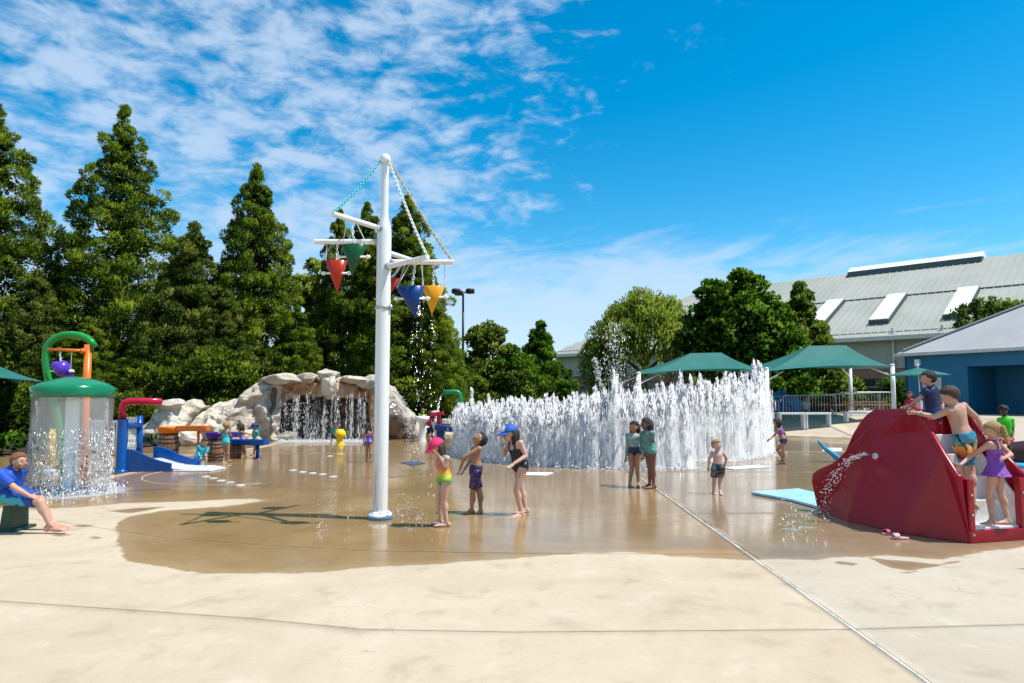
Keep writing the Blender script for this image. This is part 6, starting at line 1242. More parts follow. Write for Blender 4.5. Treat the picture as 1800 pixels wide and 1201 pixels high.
def person(label, D, J, Hh, front, look=None, skin='fair', hair=('short', 'brown'), wear=(), group=None, cap=None, face=True, adult=False, toes=None, ground=0.0, headh=None, detail=None, girth=1.0, vox=None, beard=False, gnd_snap=True, hand_dirs=None):
    P = {}
    for k, q in J.items(): P[k] = U(q[0], q[1], D+(q[2] if len(q) > 2 else 0.0))
    f = nrm(np.array((front[0], front[1], 0))); Lt = np.array((-f[1], f[0], 0)); lk = nrm(np.array(look if look is not None else front+(0,) if len(front) == 2 else front)); g = girth
    pel, nk, hd = P['pelvis'], P['neck'], P['head']
    sp = nk-pel; sl = np.linalg.norm(sp); sd = sp/sl; lat = nrm(Lt-sd*np.dot(Lt, sd)); dp = np.cross(lat, sd); dp = dp if np.dot(dp, f) > 0 else -dp
    near = D < 14.5; vx = vox or (.0085 if near else .0125)
    m = MB(); kid = 1.0 if not adult else 1.10
    W = lambda k: Hh*k*g
    rings = [(-.13, .045, .050, 0), (-.06, .080, .066, -.006), (.05, .090, .070, -.008), (.18, .084, .064, -.004), (.38, .074, .055, .004), (.55, .078, .056, .004), (.72, .087, .060, .002), (.86, .089, .055, -.002), (.95, .070, .044, -.005), (1.02, .035, .034, -.005)]
    bow = .03*Hh if not P.get('bow') is None else 0
    V = []; n = 20
    for t, hw, hdp, fo in rings:
        c = pel+sp*t+dp*fo*Hh
        for j in range(n): a = 2*math.pi*j/n; ca, sa = math.cos(a), math.sin(a); V.append(c+lat*W(hw)*kid*np.sign(ca)*abs(ca)**.85+dp*W(hdp)*kid*np.sign(sa)*abs(sa)**.9)
    k = len(rings); m.add(V, [(i*n+j, i*n+(j+1) % n, (i+1)*n+(j+1) % n, (i+1)*n+j) for i in range(k-1) for j in range(n)]+[tuple(range(n))[::-1], tuple((k-1)*n+j for j in range(n))])
    # limbs
    bones = [('torso', pel, nk)]; shp = [nk-sd*sl*.115+lat*s*W(.097)*kid for s in (1, -1)]; hip = [pel-sd*.02*Hh+lat*s*W(.052)*kid for s in (1, -1)]
    arms = [(P['el%d' % i], P['wr%d' % i]) for i in (1, 2) if 'el%d' % i in P]; legs = [(P['kn%d' % i], P['an%d' % i]) for i in (1, 2) if 'kn%d' % i in P]
    def assign(joints, ends):
        if len(ends) == 1: return [(joints[int(np.linalg.norm(joints[1]-ends[0][0]) < np.linalg.norm(joints[0]-ends[0][0]))], ends[0])]
        c0 = sum(np.linalg.norm(joints[i]-ends[i][0])**2 for i in (0, 1)); c1 = sum(np.linalg.norm(joints[i]-ends[1-i][0])**2 for i in (0, 1)); return [(joints[0], ends[0 if c0 <= c1 else 1]), (joints[1], ends[1 if c0 <= c1 else 0])]
    A, Lg = assign(shp, arms), assign(hip, legs)
    hands = []
    for s, (e, w) in A:
        cap_seg(m, s, e, W(.0315), W(.0235)); m.ell(s, (W(.036),)*3, None, 12, 8); cap_seg(m, e, w, W(.0245), W(.0165)); fm = e+(w-e)*.25; cap_seg(m, e, fm, W(.024), W(.0255))
        bones += [('uarm', s, e), ('farm', e, w)]
        d = nrm(w-e); hands.append((w, d))
    hl = .058*Hh
    for i, (w, d) in enumerate(hands):
        if hand_dirs and i < len(hand_dirs) and hand_dirs[i] is not None: d = nrm(np.array(hand_dirs[i]))
        u, v2, _ = frame(d); sdv = nrm(np.cross(d, f)+.01*u); pn = np.cross(sdv, d); c = w+d*hl*.45
        m.ell(c, (hl*.36, hl*.17, hl*.5), [sdv, pn, d], 12, 8)
        fr = max(vx*.72, .0062*Hh/1.3)
        for q, (off, ln) in enumerate(((-.27, .72), (-.09, .86), (.09, .80), (.27, .62))):
            b0 = w+d*hl*.82+sdv*off*hl*1.15; b1 = b0+(d+sdv*off*.35+pn*.10)*hl*ln*.5; b2 = b1+(d*.8+pn*.55)*hl*ln*.42; cap_seg(m, b0, b1, fr, fr*.95, 6); cap_seg(m, b1, b2, fr*.95, fr*.85, 6)
        b0 = w+d*hl*.30-sdv*hl*.26; b1 = b0+(d*.6-sdv*.7+pn*.2)*hl*.45; b2 = b1+(d*.95-sdv*.1+pn*.2)*hl*.36; cap_seg(m, b0, b1, fr*1.15, fr, 6); cap_seg(m, b1, b2, fr, fr*.9, 6)
    gzv = ground
    for i, (h, (kn, an)) in enumerate(Lg):
        cap_seg(m, h, kn, W(.056)*kid, W(.036)); cap_seg(m, kn, an, W(.036), W(.0215)); c = kn+(an-kn)*.28; bk = -f*W(.010); m.ell(c+bk, (W(.036), W(.036), Hh*.07), [nrm(np.cross(an-kn, (0, 1, 0))), nrm(np.cross(np.cross(an-kn, (0, 1, 0)), an-kn)), nrm(an-kn)], 12, 8)
        bones += [('thigh', h, kn), ('shin', kn, an)]
        td_ = toes[i] if toes and toes[i] is not None else f; td_ = nrm(np.array((td_[0], td_[1], td_[2] if len(td_) > 2 else 0.0))); sdv = nrm(np.cross(up, td_)); nz_ = np.cross(td_, sdv); fl = .152*Hh
        hz = an-nz_*.030*Hh-td_*.024*Hh; m.ell(hz, (.026*Hh, .023*Hh, .026*Hh), [td_, sdv, nz_], 12, 8); cap_seg(m, an, hz, W(.021), W(.021))
        mid = an-nz_*.034*Hh+td_*fl*.36; m.ell(mid, (fl*.48, .027*Hh, .020*Hh), [td_, sdv, nz_], 14, 8); cap_seg(m, an+td_*.01*Hh, mid+td_*fl*.1, W(.022), .015*Hh)
        for q, off in enumerate((-.024, -.011, .001, .012, .022)): b0 = mid+td_*fl*(.40-.02*abs(q-1))+sdv*off*Hh; cap_seg(m, b0, b0+td_*fl*.14-nz_*.006*Hh, .0085*Hh, .0075*Hh, 6)
    # head
    hh = headh or max(.104 if not adult else .118, .0865*Hh); ur = sd*.55+up*.45 if abs(lk[2]) < .35 else up; hu = nrm(ur-lk*np.dot(ur, lk)); hs = np.cross(hu, lk); HB = [hs, lk, hu]
    hc = hd; m.ell(hc+hu*hh*.18-lk*hh*.10, (hh*.76, hh*.88, hh*.80), HB, 22, 16); m.ell(hc-hu*hh*.28+lk*hh*.16, (hh*.58, hh*.62, hh*.66), HB, 18, 12); m.ell(hc-hu*hh*.66+lk*hh*.46, (hh*.26, hh*.24, hh*.22), HB, 12, 8)
    m.ell(hc-hu*hh*.16+lk*hh*.82, (hh*.12, hh*.17, hh*.15), HB, 10, 8); m.ell(hc+hu*hh*.02+lk*hh*.76, (hh*.08, hh*.12, hh*.24), HB, 10, 8)
    for s in (-1, 1): m.ell(hc+hs*s*hh*.76-hu*hh*.06-lk*hh*.06, (hh*.10, hh*.17, hh*.24), HB, 10, 8); m.ell(hc+hs*s*hh*.36-hu*hh*.22+lk*hh*.56, (hh*.24, hh*.2, hh*.22), HB, 10, 8)
    m.ell(hc-hu*hh*.44+lk*hh*.70, (hh*.22, hh*.10, hh*.09), HB, 10, 6)
    hb = hc-hu*hh*.45-lk*hh*.12; cap_seg(m, nk-sd*.02*Hh, hb, W(.034), W(.032)); cap_seg(m, nk-sd*.045*Hh, nk+(hb-nk)*.3, W(.048), W(.032))
    bones.append(('head', hc-hu*hh*.3, hc+hu*hh*.3)); bones.append(('neck', nk, hb))
    BV, BN, BF = remesh(m, vx, 2)
    org = np.array((pel[0], pel[1], gzv if ground is not None else 0.0))
    th = thing('person', label, 'person', org, group)
    link('body', mesh_np('body', BV-org, BF), skin_mat(skin), th, True)
    # nearest bone for every point of the skin
    rad = {'torso': W(.082), 'uarm': W(.028), 'farm': W(.021), 'thigh': W(.046), 'shin': W(.029), 'head': hh*.9, 'neck': W(.035)}; kinds = ['torso', 'uarm', 'farm', 'thigh', 'shin', 'head', 'neck']
    best = np.full(len(BV), 1e9); lab = np.zeros(len(BV), int); tt = np.zeros(len(BV)); which = np.zeros(len(BV), int)
    for bi, (nm, a, b) in enumerate(bones):
        d = b-a; t = ((BV-a) @ d)/(d @ d); tc = np.clip(t, -.12 if nm == 'torso' else 0, 1); q = BV-a-tc[:, None]*d
        if nm == 'torso': x = q @ lat/(W(.085)*kid); y = q @ dp/(W(.060)*kid); z = q @ sd/W(.07); ds = (np.sqrt(x*x+y*y+z*z)-1)*W(.06)
        else: ds = np.linalg.norm(q, axis=1)-rad[nm]
        k = ds < best; best[k] = ds[k]; lab[k] = kinds.index(nm); tt[k] = t[k]; which[k] = bi
    lx = (BV-pel) @ lat/(W(.085)*kid); tz = ((BV-pel) @ sd)/sl; fy = (BV-pel) @ dp
    T, UA, FA, TH, SH = (lab == i for i in range(5)); ctx = dict(T=T, UA=UA, FA=FA, TH=TH, SH=SH, NK=lab == 6, t=tt, tz=tz, lx=lx, fy=fy)
    def shell(name, mat, mask, off=.006, lb=None, smooth=0):
        fk = mask[BF].all(1); Fk = BF[fk]; ids, inv = np.unique(Fk, return_inverse=True)
        if len(ids) == 0: return None
        V = BV[ids]+BN[ids]*off; Fn = inv.reshape(-1, 4)
        if smooth:      # let the cloth bridge hollows
            nb = np.concatenate([Fn[:, [0, 1]], Fn[:, [1, 2]], Fn[:, [2, 3]], Fn[:, [3, 0]]]); nb = np.concatenate([nb, nb[:, ::-1]])
            for _ in range(smooth): acc = np.zeros_like(V); cnt = np.zeros(len(V)); np.add.at(acc, nb[:, 0], V[nb[:, 1]]); np.add.at(cnt, nb[:, 0], 1); V = .5*V+.5*acc/cnt[:, None]
            V = V+BN[ids]*off*.4
        o = link(name, mesh_np(name, V-org, Fn), mat, th, True); s = o.modifiers.new('solid', 'SOLIDIFY'); s.thickness = .005; s.offset = 0
        if lb: o['label'] = lb
        return o
    for w in wear:
        kd, mat = w[0], w[1]
        if kd == 'swimsuit': shell('swimsuit', mat, (T & (tz < .70)) | (T & (tz < 1.02) & (np.abs(lx) > .38) & (np.abs(lx) < .74)) | (TH & (tt < .13-.06*np.abs(lx))), .0055, None, 2)
        elif kd == 'tank': shell('swim_top', mat, (T & (tz > .48) & (tz < .86)) | (T & (tz > .8) & (tz < 1.02) & (np.abs(lx) > .35) & (np.abs(lx) < .75)), .006, None, 2)
        elif kd == 'bottoms': shell('swim_bottoms', mat, (T & (tz < .20)) | (TH & (tt < .13)), .006, None, 2)
        elif kd == 'rash': shell('rash_guard', mat, (T & (tz > (w[2] if len(w) > 2 else .12))) | UA | (FA & (tt < .88)) | (lab == 6) & (tt < .25), .006, None, 1)
        elif kd == 'rashshort': shell('rash_guard', mat, (T & (tz > .05)) | (UA & (tt < .7)), .006, None, 1)
        elif kd == 'onepiece_sleeves': shell('swimsuit', mat, T | UA | (FA & (tt < .88)) | (TH & (tt < .14)) | (lab == 6) & (tt < .25), .006, None, 1)
        elif kd == 'tee': shell('shirt', mat, (T & (tz > w[2] if len(w) > 2 else T & (tz > -.02))) | (UA & (tt < (w[3] if len(w) > 3 else .72))) | (lab == 6) & (tt < (.12 if not adult else -.05)), .013, None, 4)
        elif kd == 'band': shell('band', mat, FA & (tt > w[2]) & (tt < w[2]+.13) & (which == max(which[FA]) if w[3] else FA & (tt > w[2]) & (tt < w[2]+.13) & (which == min(which[FA]))), .004)
        elif kd == 'tights': shell('shorts', mat, (T & (tz < .20)) | (TH & (tt < w[2])), .007, None, 2)
        elif kd in ('trunks', 'skirt'):
            q = MB(); lo = w[2] if len(w) > 2 else .82; V = []; rr = [(-.10, .082, .070), (.02, .097, .080), (.12, .096, .077), (.21, .088, .069)]
            for t, hw, hdp in rr:
                c = pel+sp*t-dp*.005*Hh
                for j in range(20): a = 2*math.pi*j/20; V.append(c+lat*W(hw)*kid*1.03*math.cos(a)+dp*W(hdp)*kid*1.03*math.sin(a))
            q.add(V, [(i*20+j, i*20+(j+1) % 20, (i+1)*20+(j+1) % 20, (i+1)*20+j) for i in range(3) for j in range(20)]+[tuple(range(20))[::-1], tuple(60+j for j in range(20))])
            if kd == 'trunks':
                for h, (kn, an) in Lg: e = h+(kn-h)*lo; q.tube([h-(kn-h)*.10, h, h+(kn-h)*.3, h+(kn-h)*lo*.75, e], [W(.055), W(.066)*kid, W(.066)*kid, W(.062), W(.058)], 16)
            else:
                e = pel-up*w[2]*Hh; q.tube([pel+sp*.12, pel, e], [W(.088), W(.105), W(.155)], 28, True, .85)
            cv, cn, cf = remesh(q, max(.009, vx), 3); nz2 = np.array([fb((p[0]*16, p[1]*16, p[2]*5), 3) for p in cv]); cv = cv+cn*(nz2*.008)[:, None]
            o = link('trunks' if kd == 'trunks' else 'swim_skirt', mesh_np('trunks', cv-org, cf), mat, th, True)
    # hair
    style, hk = hair; hm = hair_mat(hk); q = MB()
    if style:
        c = hc+hu*hh*.20-lk*hh*.12; thick = {'short': 1.13, 'buzz': 1.06, 'curly': 1.36}.get(style, 1.12)
        V = [];
        nu, nv = 30, 22; pts = []
        for i in range(nv+1):
            ph = -math.pi/2+math.pi*i/nv
            for j in range(nu): a = 2*math.pi*j/nu; pts.append((math.cos(ph)*math.cos(a), math.cos(ph)*math.sin(a), math.sin(ph)))
        pts = np.array(pts); loq = -.80 if style in ('short', 'buzz', 'curly') else -.80
        line = np.where(pts[:, 1] > .30, .26+.25*np.minimum(1, (pts[:, 1]-.30)*2.0), np.where(pts[:, 1] > -.22, -.34+(pts[:, 1]+.22)*1.1, loq)); jit = np.array([fb((p[0]*4+hc[0]*9, p[1]*4, p[2]*4), 4) for p in pts]); ok = pts[:, 2] > line+jit*(.32 if style != 'curly' else .5); amp = .30 if style == 'curly' else .08; rr = np.stack([pts[:, 0]*.78, pts[:, 1]*.91, pts[:, 2]*.84], 1)*(thick+amp*jit)[:, None]*hh; V = c+rr[:, :1]*hs+rr[:, 1:2]*lk+rr[:, 2:]*hu
        Fq = [(i*nu+j, i*nu+(j+1) % nu, (i+1)*nu+(j+1) % nu, (i+1)*nu+j) for i in range(nv) for j in range(nu)]; Fq = [k for k in Fq if sum(ok[x] for x in k) >= 3]; q.add(V, Fq)
        bkp = c-lk*hh*.80-hu*hh*.25
        if style == 'pony': e = bkp+hu*hh*.35; q.ell(e, (hh*.2,)*3, None, 10, 8); q.tube([e, e-lk*hh*.3-up*hh*.3, e-lk*hh*.32-up*hh*1.2, e-lk*hh*.2-up*hh*2.0], [hh*.18, hh*.24, hh*.2, hh*.04], 10)
        if style in ('long', 'loose'):
            ln = 2.0 if style == 'long' else 1.5
            for s, b in ((-.62, .35), (-.45, .75), (0, .9), (.45, .75), (.62, .35)): e = c+hs*s*hh-lk*b*hh*.92; q.tube([e+hu*hh*.2, e-up*hh*.5, e-up*hh*(ln-.5)-lk*hh*.04, e-up*hh*ln-lk*hh*.02], [hh*.30, hh*.32, hh*.24, hh*.06], 10)
        if style == 'braids':
            for s in (-.35, .35):
                e = bkp+hs*s*hh
                for kq in range(9): q.ell(e-up*hh*.24*kq-lk*hh*(.22+.06*kq)*(1 if kq < 5 else .9)+hs*.03*hh*(-1)**kq, (hh*.16*(1-.05*kq), hh*.15, hh*.17), None, 10, 6)
        if beard: 
            for a in np.linspace(-1.25, 1.25, 11): q.ell(hc+hs*math.sin(a)*hh*.56-hu*hh*(.52+.20*math.cos(a))+lk*hh*(.10+.52*math.cos(a)), (hh*.18, hh*.18, hh*.24), HB, 8, 6)
        o = q.build('hair', hm, th, True); s = o.modifiers.new('solid', 'SOLIDIFY'); s.thickness = .012; s.offset = 1
    if cap:
        q = MB(); c = hc+hu*hh*.26-lk*hh*.10; V = []; nu, nv = 24, 9
        for i in range(nv+1):
            ph = (math.pi/2)*i/nv
            for j in range(nu): a = 2*math.pi*j/nu; x, y, z = math.cos(ph)*math.cos(a)*.86, math.cos(ph)*math.sin(a)*1.0, math.sin(ph)*.88; V.append(c+hh*1.08*(hs*x+lk*y+hu*z))
        q.add(V, [(i*nu+j, i*nu+(j+1) % nu, (i+1)*nu+(j+1) % nu, (i+1)*nu+j) for i in range(nv) for j in range(nu)]); q.ell(c+hu*hh*.96, (hh*.08,)*3, None, 8, 6); o = q.build('cap', cap[0], th, True); s = o.modifiers.new('solid', 'SOLIDIFY'); s.thickness = .006
        q = MB(); Q = np.zeros((11, 6, 3))
        for i in range(11):
            a = -1.05+2.1*i/10
            for j in range(6): rr = 1.0+.72*j/5*math.cos(a*.75); Q[i, j] = c+hh*(hs*math.sin(a)*.86*(1+.12*j/5)+lk*math.cos(a)*rr*1.04+hu*(.02-.05*j-.05*math.sin(a)**2*j/2))
        q.grid(Q, 11, 6); o = q.build('brim', cap[0], th, True); s = o.modifiers.new('solid', 'SOLIDIFY'); s.thickness = .007
        if len(cap) > 1: q = MB(); Q = np.zeros((9, 5, 3)); 
        if len(cap) > 1:
            for i in range(9):
                a = -.6+1.2*i/8
                for j in range(5): ph = .15+.75*j/4; Q[i, j] = c+hh*1.135*(hs*math.cos(ph)*math.sin(a)*.86+lk*math.cos(ph)*math.cos(a)+hu*math.sin(ph)*.88)
            q.grid(Q, 9, 5); q.build('cap_panel', cap[1], th, True)
    if face:
        q = MB()
        for s in (-1, 1): q.ell(hc+hs*s*hh*.30+hu*hh*.0+lk*hh*.735, (hh*.095, hh*.05, hh*.05), HB, 8, 6)
        q.build('eyes', pm('eye_dark', (.015, .01, .008), .2, bump=0), th, True); q = MB()
        for s in (-1, 1): q.ell(hc+hs*s*hh*.30+hu*hh*.16+lk*hh*.765, (hh*.14, hh*.04, hh*.028), HB, 8, 6)
        q.build('eyebrows', hm if style else hair_mat('brown'), th, True); q = MB(); q.ell(hc-hu*hh*.44+lk*hh*.775, (hh*.17, hh*.05, hh*.045), HB, 10, 6); q.build('lips', pm('lips', (.38, .12, .10), .4, bump=0), th, True)
    return th
def fd(py): return float(G(900, py)[1])
C = cloth
# --- the three in front
person('girl in a pink cap and rainbow swimsuit with her hands at her face', fd(925.5), dict(head=(767, 787), neck=(778, 801), pelvis=(780, 841), el1=(783.5, 820, -.10), wr1=(772.5, 803, -.13), el2=(767.5, 820, .02), wr2=(766, 803, -.10), kn1=(780, 881, -.04), an1=(785, 917.5, -.03), kn2=(771.5, 880, .05), an2=(774.5, 914.5, .07)), 1.26, (-.82, -.57), (-.80, -.45, -.42), 'pale', ('long', 'brown'),
       [('swimsuit', zgrad_mat('rainbow', [(0, (.02, .28, .16)), (.22, (.10, .38, .05)), (.38, (.62, .52, .03)), (.56, (.68, .22, .06)), (.78, (.62, .09, .07)), (.9, (.02, .33, .29))], extra=(3.0, .63, (.02, .36, .30))))], None, (C('pinkcap', (.62, .012, .10), .7),), toes=((-.95, -.2), (-.95, -.1)), hand_dirs=((-.5, -.2, .8), (-.2, -.3, .9)))
person('shirtless boy in dark blue flowered trunks looking straight up', fd(902), dict(head=(842.5, 772.5), neck=(838, 783), pelvis=(836, 826), el1=(816, 804, -.12), wr1=(809, 824, -.08), el2=(829, 806, .16), wr2=(816, 826, .18), kn1=(830.5, 868, -.05), an1=(829, 896, -.05), kn2=(843, 867, .04), an2=(845, 894.5, .03)), 1.26, (-.88, -.35), (-.55, -.12, .85), 'tan', ('short', 'black'), [('trunks', print_mat('flower', (.008, .012, .085), [(.01, .06, .20), (.20, .015, .06), (.36, .07, .12)], 19, (.585, .60)), .78)], None, toes=((-.8, -.6), (-.3, -.9)))
person('girl in a blue and white cap and black swimsuit shielding her face', fd(905.5), dict(head=(895.5, 763), neck=(904, 776), pelvis=(914, 817), el1=(924.5, 802, -.12), wr1=(903, 815.5, -.22), el2=(884.5, 801, .03), wr2=(882.5, 778, -.06), kn1=(908, 861.5, -.08), an1=(916, 901, -.06), kn2=(916, 860.5, .08), an2=(924, 893.5, .10)), 1.42, (-.75, -.66), (-.92, -.35, -.10), 'pale', ('long', 'dkbrown'),
       [('swimsuit', print_mat('blackblue', (.010, .009, .016), [(.06, .035, .36)], 4.2, (.57, .585), .4)), ('band', C('teal_band', (.05, .35, .38)), .78, 1)], None, (C('bluecap', (.012, .085, .42), .7), C('cap_white', (.75, .76, .76), .7)), toes=((-.8, -.6), (-.8, -.5)), hand_dirs=(None, (-.1, -.2, 1)))
# --- two girls, toddler, runner
person('girl in floral long sleeved top and navy bottoms, left of the two by the fountain', fd(855.5), dict(head=(1114.5, 751), neck=(1114.8, 762.5), pelvis=(1115.2, 791), el1=(1103, 784), wr1=(1100.5, 803), el2=(1128.5, 783), wr2=(1127.5, 802), kn1=(1110.5, 824), an1=(1107, 850), kn2=(1120.5, 824, -.03), an2=(1122.5, 849.5, -.02)), 1.31, (-.18, -1), (-.55, -.83, 0), 'tan', ('long', 'black'),
       [('rash', print_mat('floral', (.12, .36, .34), [(.60, .22, .20), (.62, .58, .50), (.03, .12, .16)], 20, (.54, .57)), .16), ('bottoms', C('navybot', (.014, .022, .075)))], 'two girls standing by the fountain', toes=((-.3, -1), (.1, -1)))
person('taller girl in a teal patterned swimsuit, right of the two by the fountain', fd(858.5), dict(head=(1135, 746), neck=(1137, 758.5), pelvis=(1142.5, 791), el1=(1148, 780, -.02), wr1=(1149, 797, -.06), el2=(1134, 782, .05), wr2=(1132, 798, .02), kn1=(1142, 824, .03), an1=(1142, 851, .04), kn2=(1147.5, 824, -.04), an2=(1149, 852.5, -.03)), 1.36, (-.88, -.48), (-.9, -.42, 0), 'brown', ('long', 'black'),
       [('onepiece_sleeves', print_mat('teal', (.03, .26, .22), [(.02, .10, .14), (.40, .14, .20), (.10, .40, .22)], 15, (.54, .57)))], 'two girls standing by the fountain', toes=((-.9, -.4), (-.9, -.5)))
person('small blond toddler boy in dark patterned trunks facing the camera', fd(868.5), dict(head=(1260, 783), neck=(1261, 793.5), pelvis=(1262, 820), el1=(1246.5, 808), wr1=(1245, 821), el2=(1277, 805), wr2=(1275, 812.5, .05), kn1=(1255.5, 846), an1=(1254, 864, .02), kn2=(1266, 845.5), an2=(1266, 863.5, -.04)), 1.03, (.12, -1), (.35, -.92, .05), 'pale', ('short', 'blond'), [('trunks', print_mat('tealwave', (.008, .02, .04), [(.02, .25, .30), (.30, .10, .02)], 9, (.52, .55)), .72)], girth=1.08, headh=.103, toes=((-.1, -1), (.2, -1)))
person('girl in purple swim top and navy bottoms running at the fountain end', fd(817), dict(head=(1365.3, 742.5), neck=(1369, 751), pelvis=(1376.5, 775), el1=(1362.5, 764, -.06), wr1=(1353.5, 772, -.12), el2=(1380, 763, .10), wr2=(1374, 770, .18), kn1=(1366, 791, .10), an1=(1377, 808, .12), kn2=(1375.5, 793, -.05), an2=(1378.5, 812, -.02)), 1.22, (-.72, .55), (-.75, .5, -.25), 'tan', ('loose', 'dkbrown'), [('tank', C('purpletop', (.28, .06, .38))), ('bottoms', C('navybot', (.014, .022, .075)))], face=False, toes=((-.8, .3), (-.8, .3)))
# --- on the red slide
person('boy in navy jersey and red shorts standing on top of the red slide', 9.72, dict(head=(1631, 666), neck=(1637, 682), pelvis=(1642, 737), el1=(1617.5, 699.5, -.02), wr1=(1600, 713, .02), el2=(1656, 710, .05), wr2=(1655, 735, -.05), kn1=(1643, 768), an1=(1646, 799), kn2=(1655, 768), an2=(1659, 799)), 1.22, (-.35, .94), (-.80, .5, -.10), 'fair', ('short', 'black'), [('trunks', print_mat('redshort', (.55, .010, .02), [(.02, .02, .06)], 3.2, (.60, .61)), .88), ('tee', zgrad_mat('jersey', [(0, (.010, .025, .12)), (1, (.006, .012, .055))], extra=(5.5, .66, (.10, .18, .45))), -.05)], face=False, ground=.97, hand_dirs=((-.9, .1, -.3), None))
person('shirtless boy in palm print trunks climbing the red slide', 9.02, dict(head=(1669, 696.5), neck=(1678, 711.5), pelvis=(1694, 772), el1=(1642, 733, .02), wr1=(1611.5, 726, .08), el2=(1719, 736, .05), wr2=(1729, 757, -.02), kn1=(1697, 825, .05), an1=(1700, 871, -.08), kn2=(1706, 827, -.06), an2=(1711, 886, -.16)), 1.40, (-.32, .93), (-.55, .75, -.40), 'fair', ('short', 'brown'),
       [('trunks', zgrad_mat('palm', [(0, (.02, .16, .34)), (.14, (.02, .22, .36)), (.22, (.05, .02, .02)), (.34, (.62, .07, .02)), (.5, (.75, .38, .03)), (.66, (.16, .34, .30)), (.82, (.02, .28, .44)), (1, (.02, .16, .30))], .6, (9, .56, (.008, .012, .014))), .80), ('band', C('teal_band', (.05, .35, .38)), .70, 0)], face=False, ground=.45, girth=1.10, toes=((-.6, .6), (-.3, .8, -.5)), hand_dirs=((-.95, .15, .05), None))
person('girl in a purple skirted swimsuit stepping onto the slide', 8.62, dict(head=(1744, 757), neck=(1747, 774.5), pelvis=(1750, 824), el1=(1709.5, 800, .12), wr1=(1688, 817.5, .02), el2=(1777, 799, -.02), wr2=(1765.5, 805, -.14), kn1=(1738.5, 871, .05), an1=(1744, 914, .06), kn2=(1760, 870), an2=(1771, 912, -.02)), 1.20, (-.55, .83), (-.75, .55, -.35), 'fair', ('braids', 'blond'), [('swimsuit', print_mat('purpledots', (.20, .045, .34), [(.42, .24, .52)], 42, (.66, .70))), ('skirt', print_mat('purpledots', (.20, .045, .34), [(.42, .24, .52)], 42, (.66, .70)), .075)], face=False, ground=.17, toes=((-.95, -.2), (-.95, -.2)), hand_dirs=((-.8, .5, -.3), None))
person('child in a bright green shirt sitting on the brown mound', 15.6, dict(head=(1764, 723), neck=(1767, 734), pelvis=(1770, 771), el1=(1781, 758, -.03), wr1=(1780, 768, -.14), el2=(1755, 757), wr2=(1757, 768, -.12), kn1=(1759, 778, -.28), an1=(1757, 801, -.32), kn2=(1774, 779, -.3), an2=(1776, 801, -.34)), 1.2, (-.3, -.95), (-.35, -.9, -.3), 'dark', ('curly', 'black'), [('tee', C('lime', (.05, .55, .015))), ('trunks', C('redsh', (.45, .02, .05)), .85)], face=False)
# --- man on the bench
person('bearded man in a blue shirt and swim shorts sitting on the bench', 9.16, dict(head=(34, 811), neck=(20, 826), pelvis=(14, 863, .02), el1=(27, 858, -.22), wr1=(50.5, 871, -.20), el2=(30, 860, .18), wr2=(55, 869, .16), kn1=(70, 882, -.10), an1=(88, 922.5, -.08), kn2=(71, 879, .15), an2=(91, 918.5, .18)), 1.70, (1, -.12), (.98, -.22, -.03), 'fair', ('short', 'ginger'),
       [('trunks', print_mat('bluesh', (.006, .05, .28), [(.02, .34, .44)], 4.5, (.54, .56)), .90), ('tee', C('royal', (.006, .07, .42), .7, .2, 5), -.12, .80)], adult=True, beard=True, headh=.108, toes=((1, -.05), (1, -.1)), hand_dirs=((1, -.1, -.35), (1, .1, -.3)), girth=.90)
# --- far children
person('crouching child in a turquoise rash suit on the white landing pad', fd(821), dict(head=(359.5, 778), neck=(357, 786), pelvis=(350.5, 801), el1=(347.5, 796, -.05), wr1=(352, 804, -.16), el2=(366, 788, -.08), wr2=(363, 797, -.16), kn1=(348.5, 808.5, -.12), an1=(346, 821.5), kn2=(362.5, 806.5, -.10), an2=(362.5, 817, .05)), 1.1, (.6, -.75), (.45, -.85, -.25), 'tan', ('short', 'dkbrown'), [('rash', C('turq', (.02, .36, .42), .5, .3), .0), ('trunks', C('turq2', (.02, .30, .42)), .8)])
person('blond child in a turquoise swimsuit at the purple basin', 18.45, dict(head=(398, 748.5), neck=(397.8, 756.5), pelvis=(397, 777), el1=(390.5, 765), wr1=(388, 770, .15), el2=(405, 765), wr2=(408, 768, .15), kn1=(395, 792), an1=(397, 807.5), kn2=(401, 793), an2=(402, 809)), 1.08, (.2, .97), (.2, .9, -.3), 'tan', ('short', 'blond'), [('swimsuit', C('aqua', (.04, .45, .48)))], face=False)
person('dark haired girl in lilac at the blue trough', fd(803), dict(head=(421.5, 750.5), neck=(424, 758), pelvis=(427.5, 775), el1=(418, 766, -.04), wr1=(411, 768, -.1), el2=(437, 763, .05), wr2=(443, 764, .05), kn1=(426.5, 788), an1=(428.5, 800), kn2=(430.5, 788), an2=(432, 800.5)), 1.05, (-.75, -.3), (-.85, -.3, -.2), 'tan', ('long', 'dkbrown'), [('swimsuit', C('lilac', (.36, .20, .52)))])
person('child in a turquoise shirt and dark blue cap at the end of the blue trough', fd(800), dict(head=(448, 750.5), neck=(449, 757.5), pelvis=(449, 774), el1=(444, 766, -.05), wr1=(438, 767, -.1), el2=(454, 766), wr2=(452.5, 772, -.1), kn1=(448, 786), an1=(446, 797), kn2=(452, 786), an2=(453, 797.5)), 1.05, (-.6, -.6), (-.7, -.6, -.25), 'tan', ('short', 'dkbrown'), [('tee', C('aqua2', (.03, .36, .34))), ('tights', C('navyt', (.012, .02, .06)), .6)], None, (C('navycap', (.010, .03, .12), .7),))
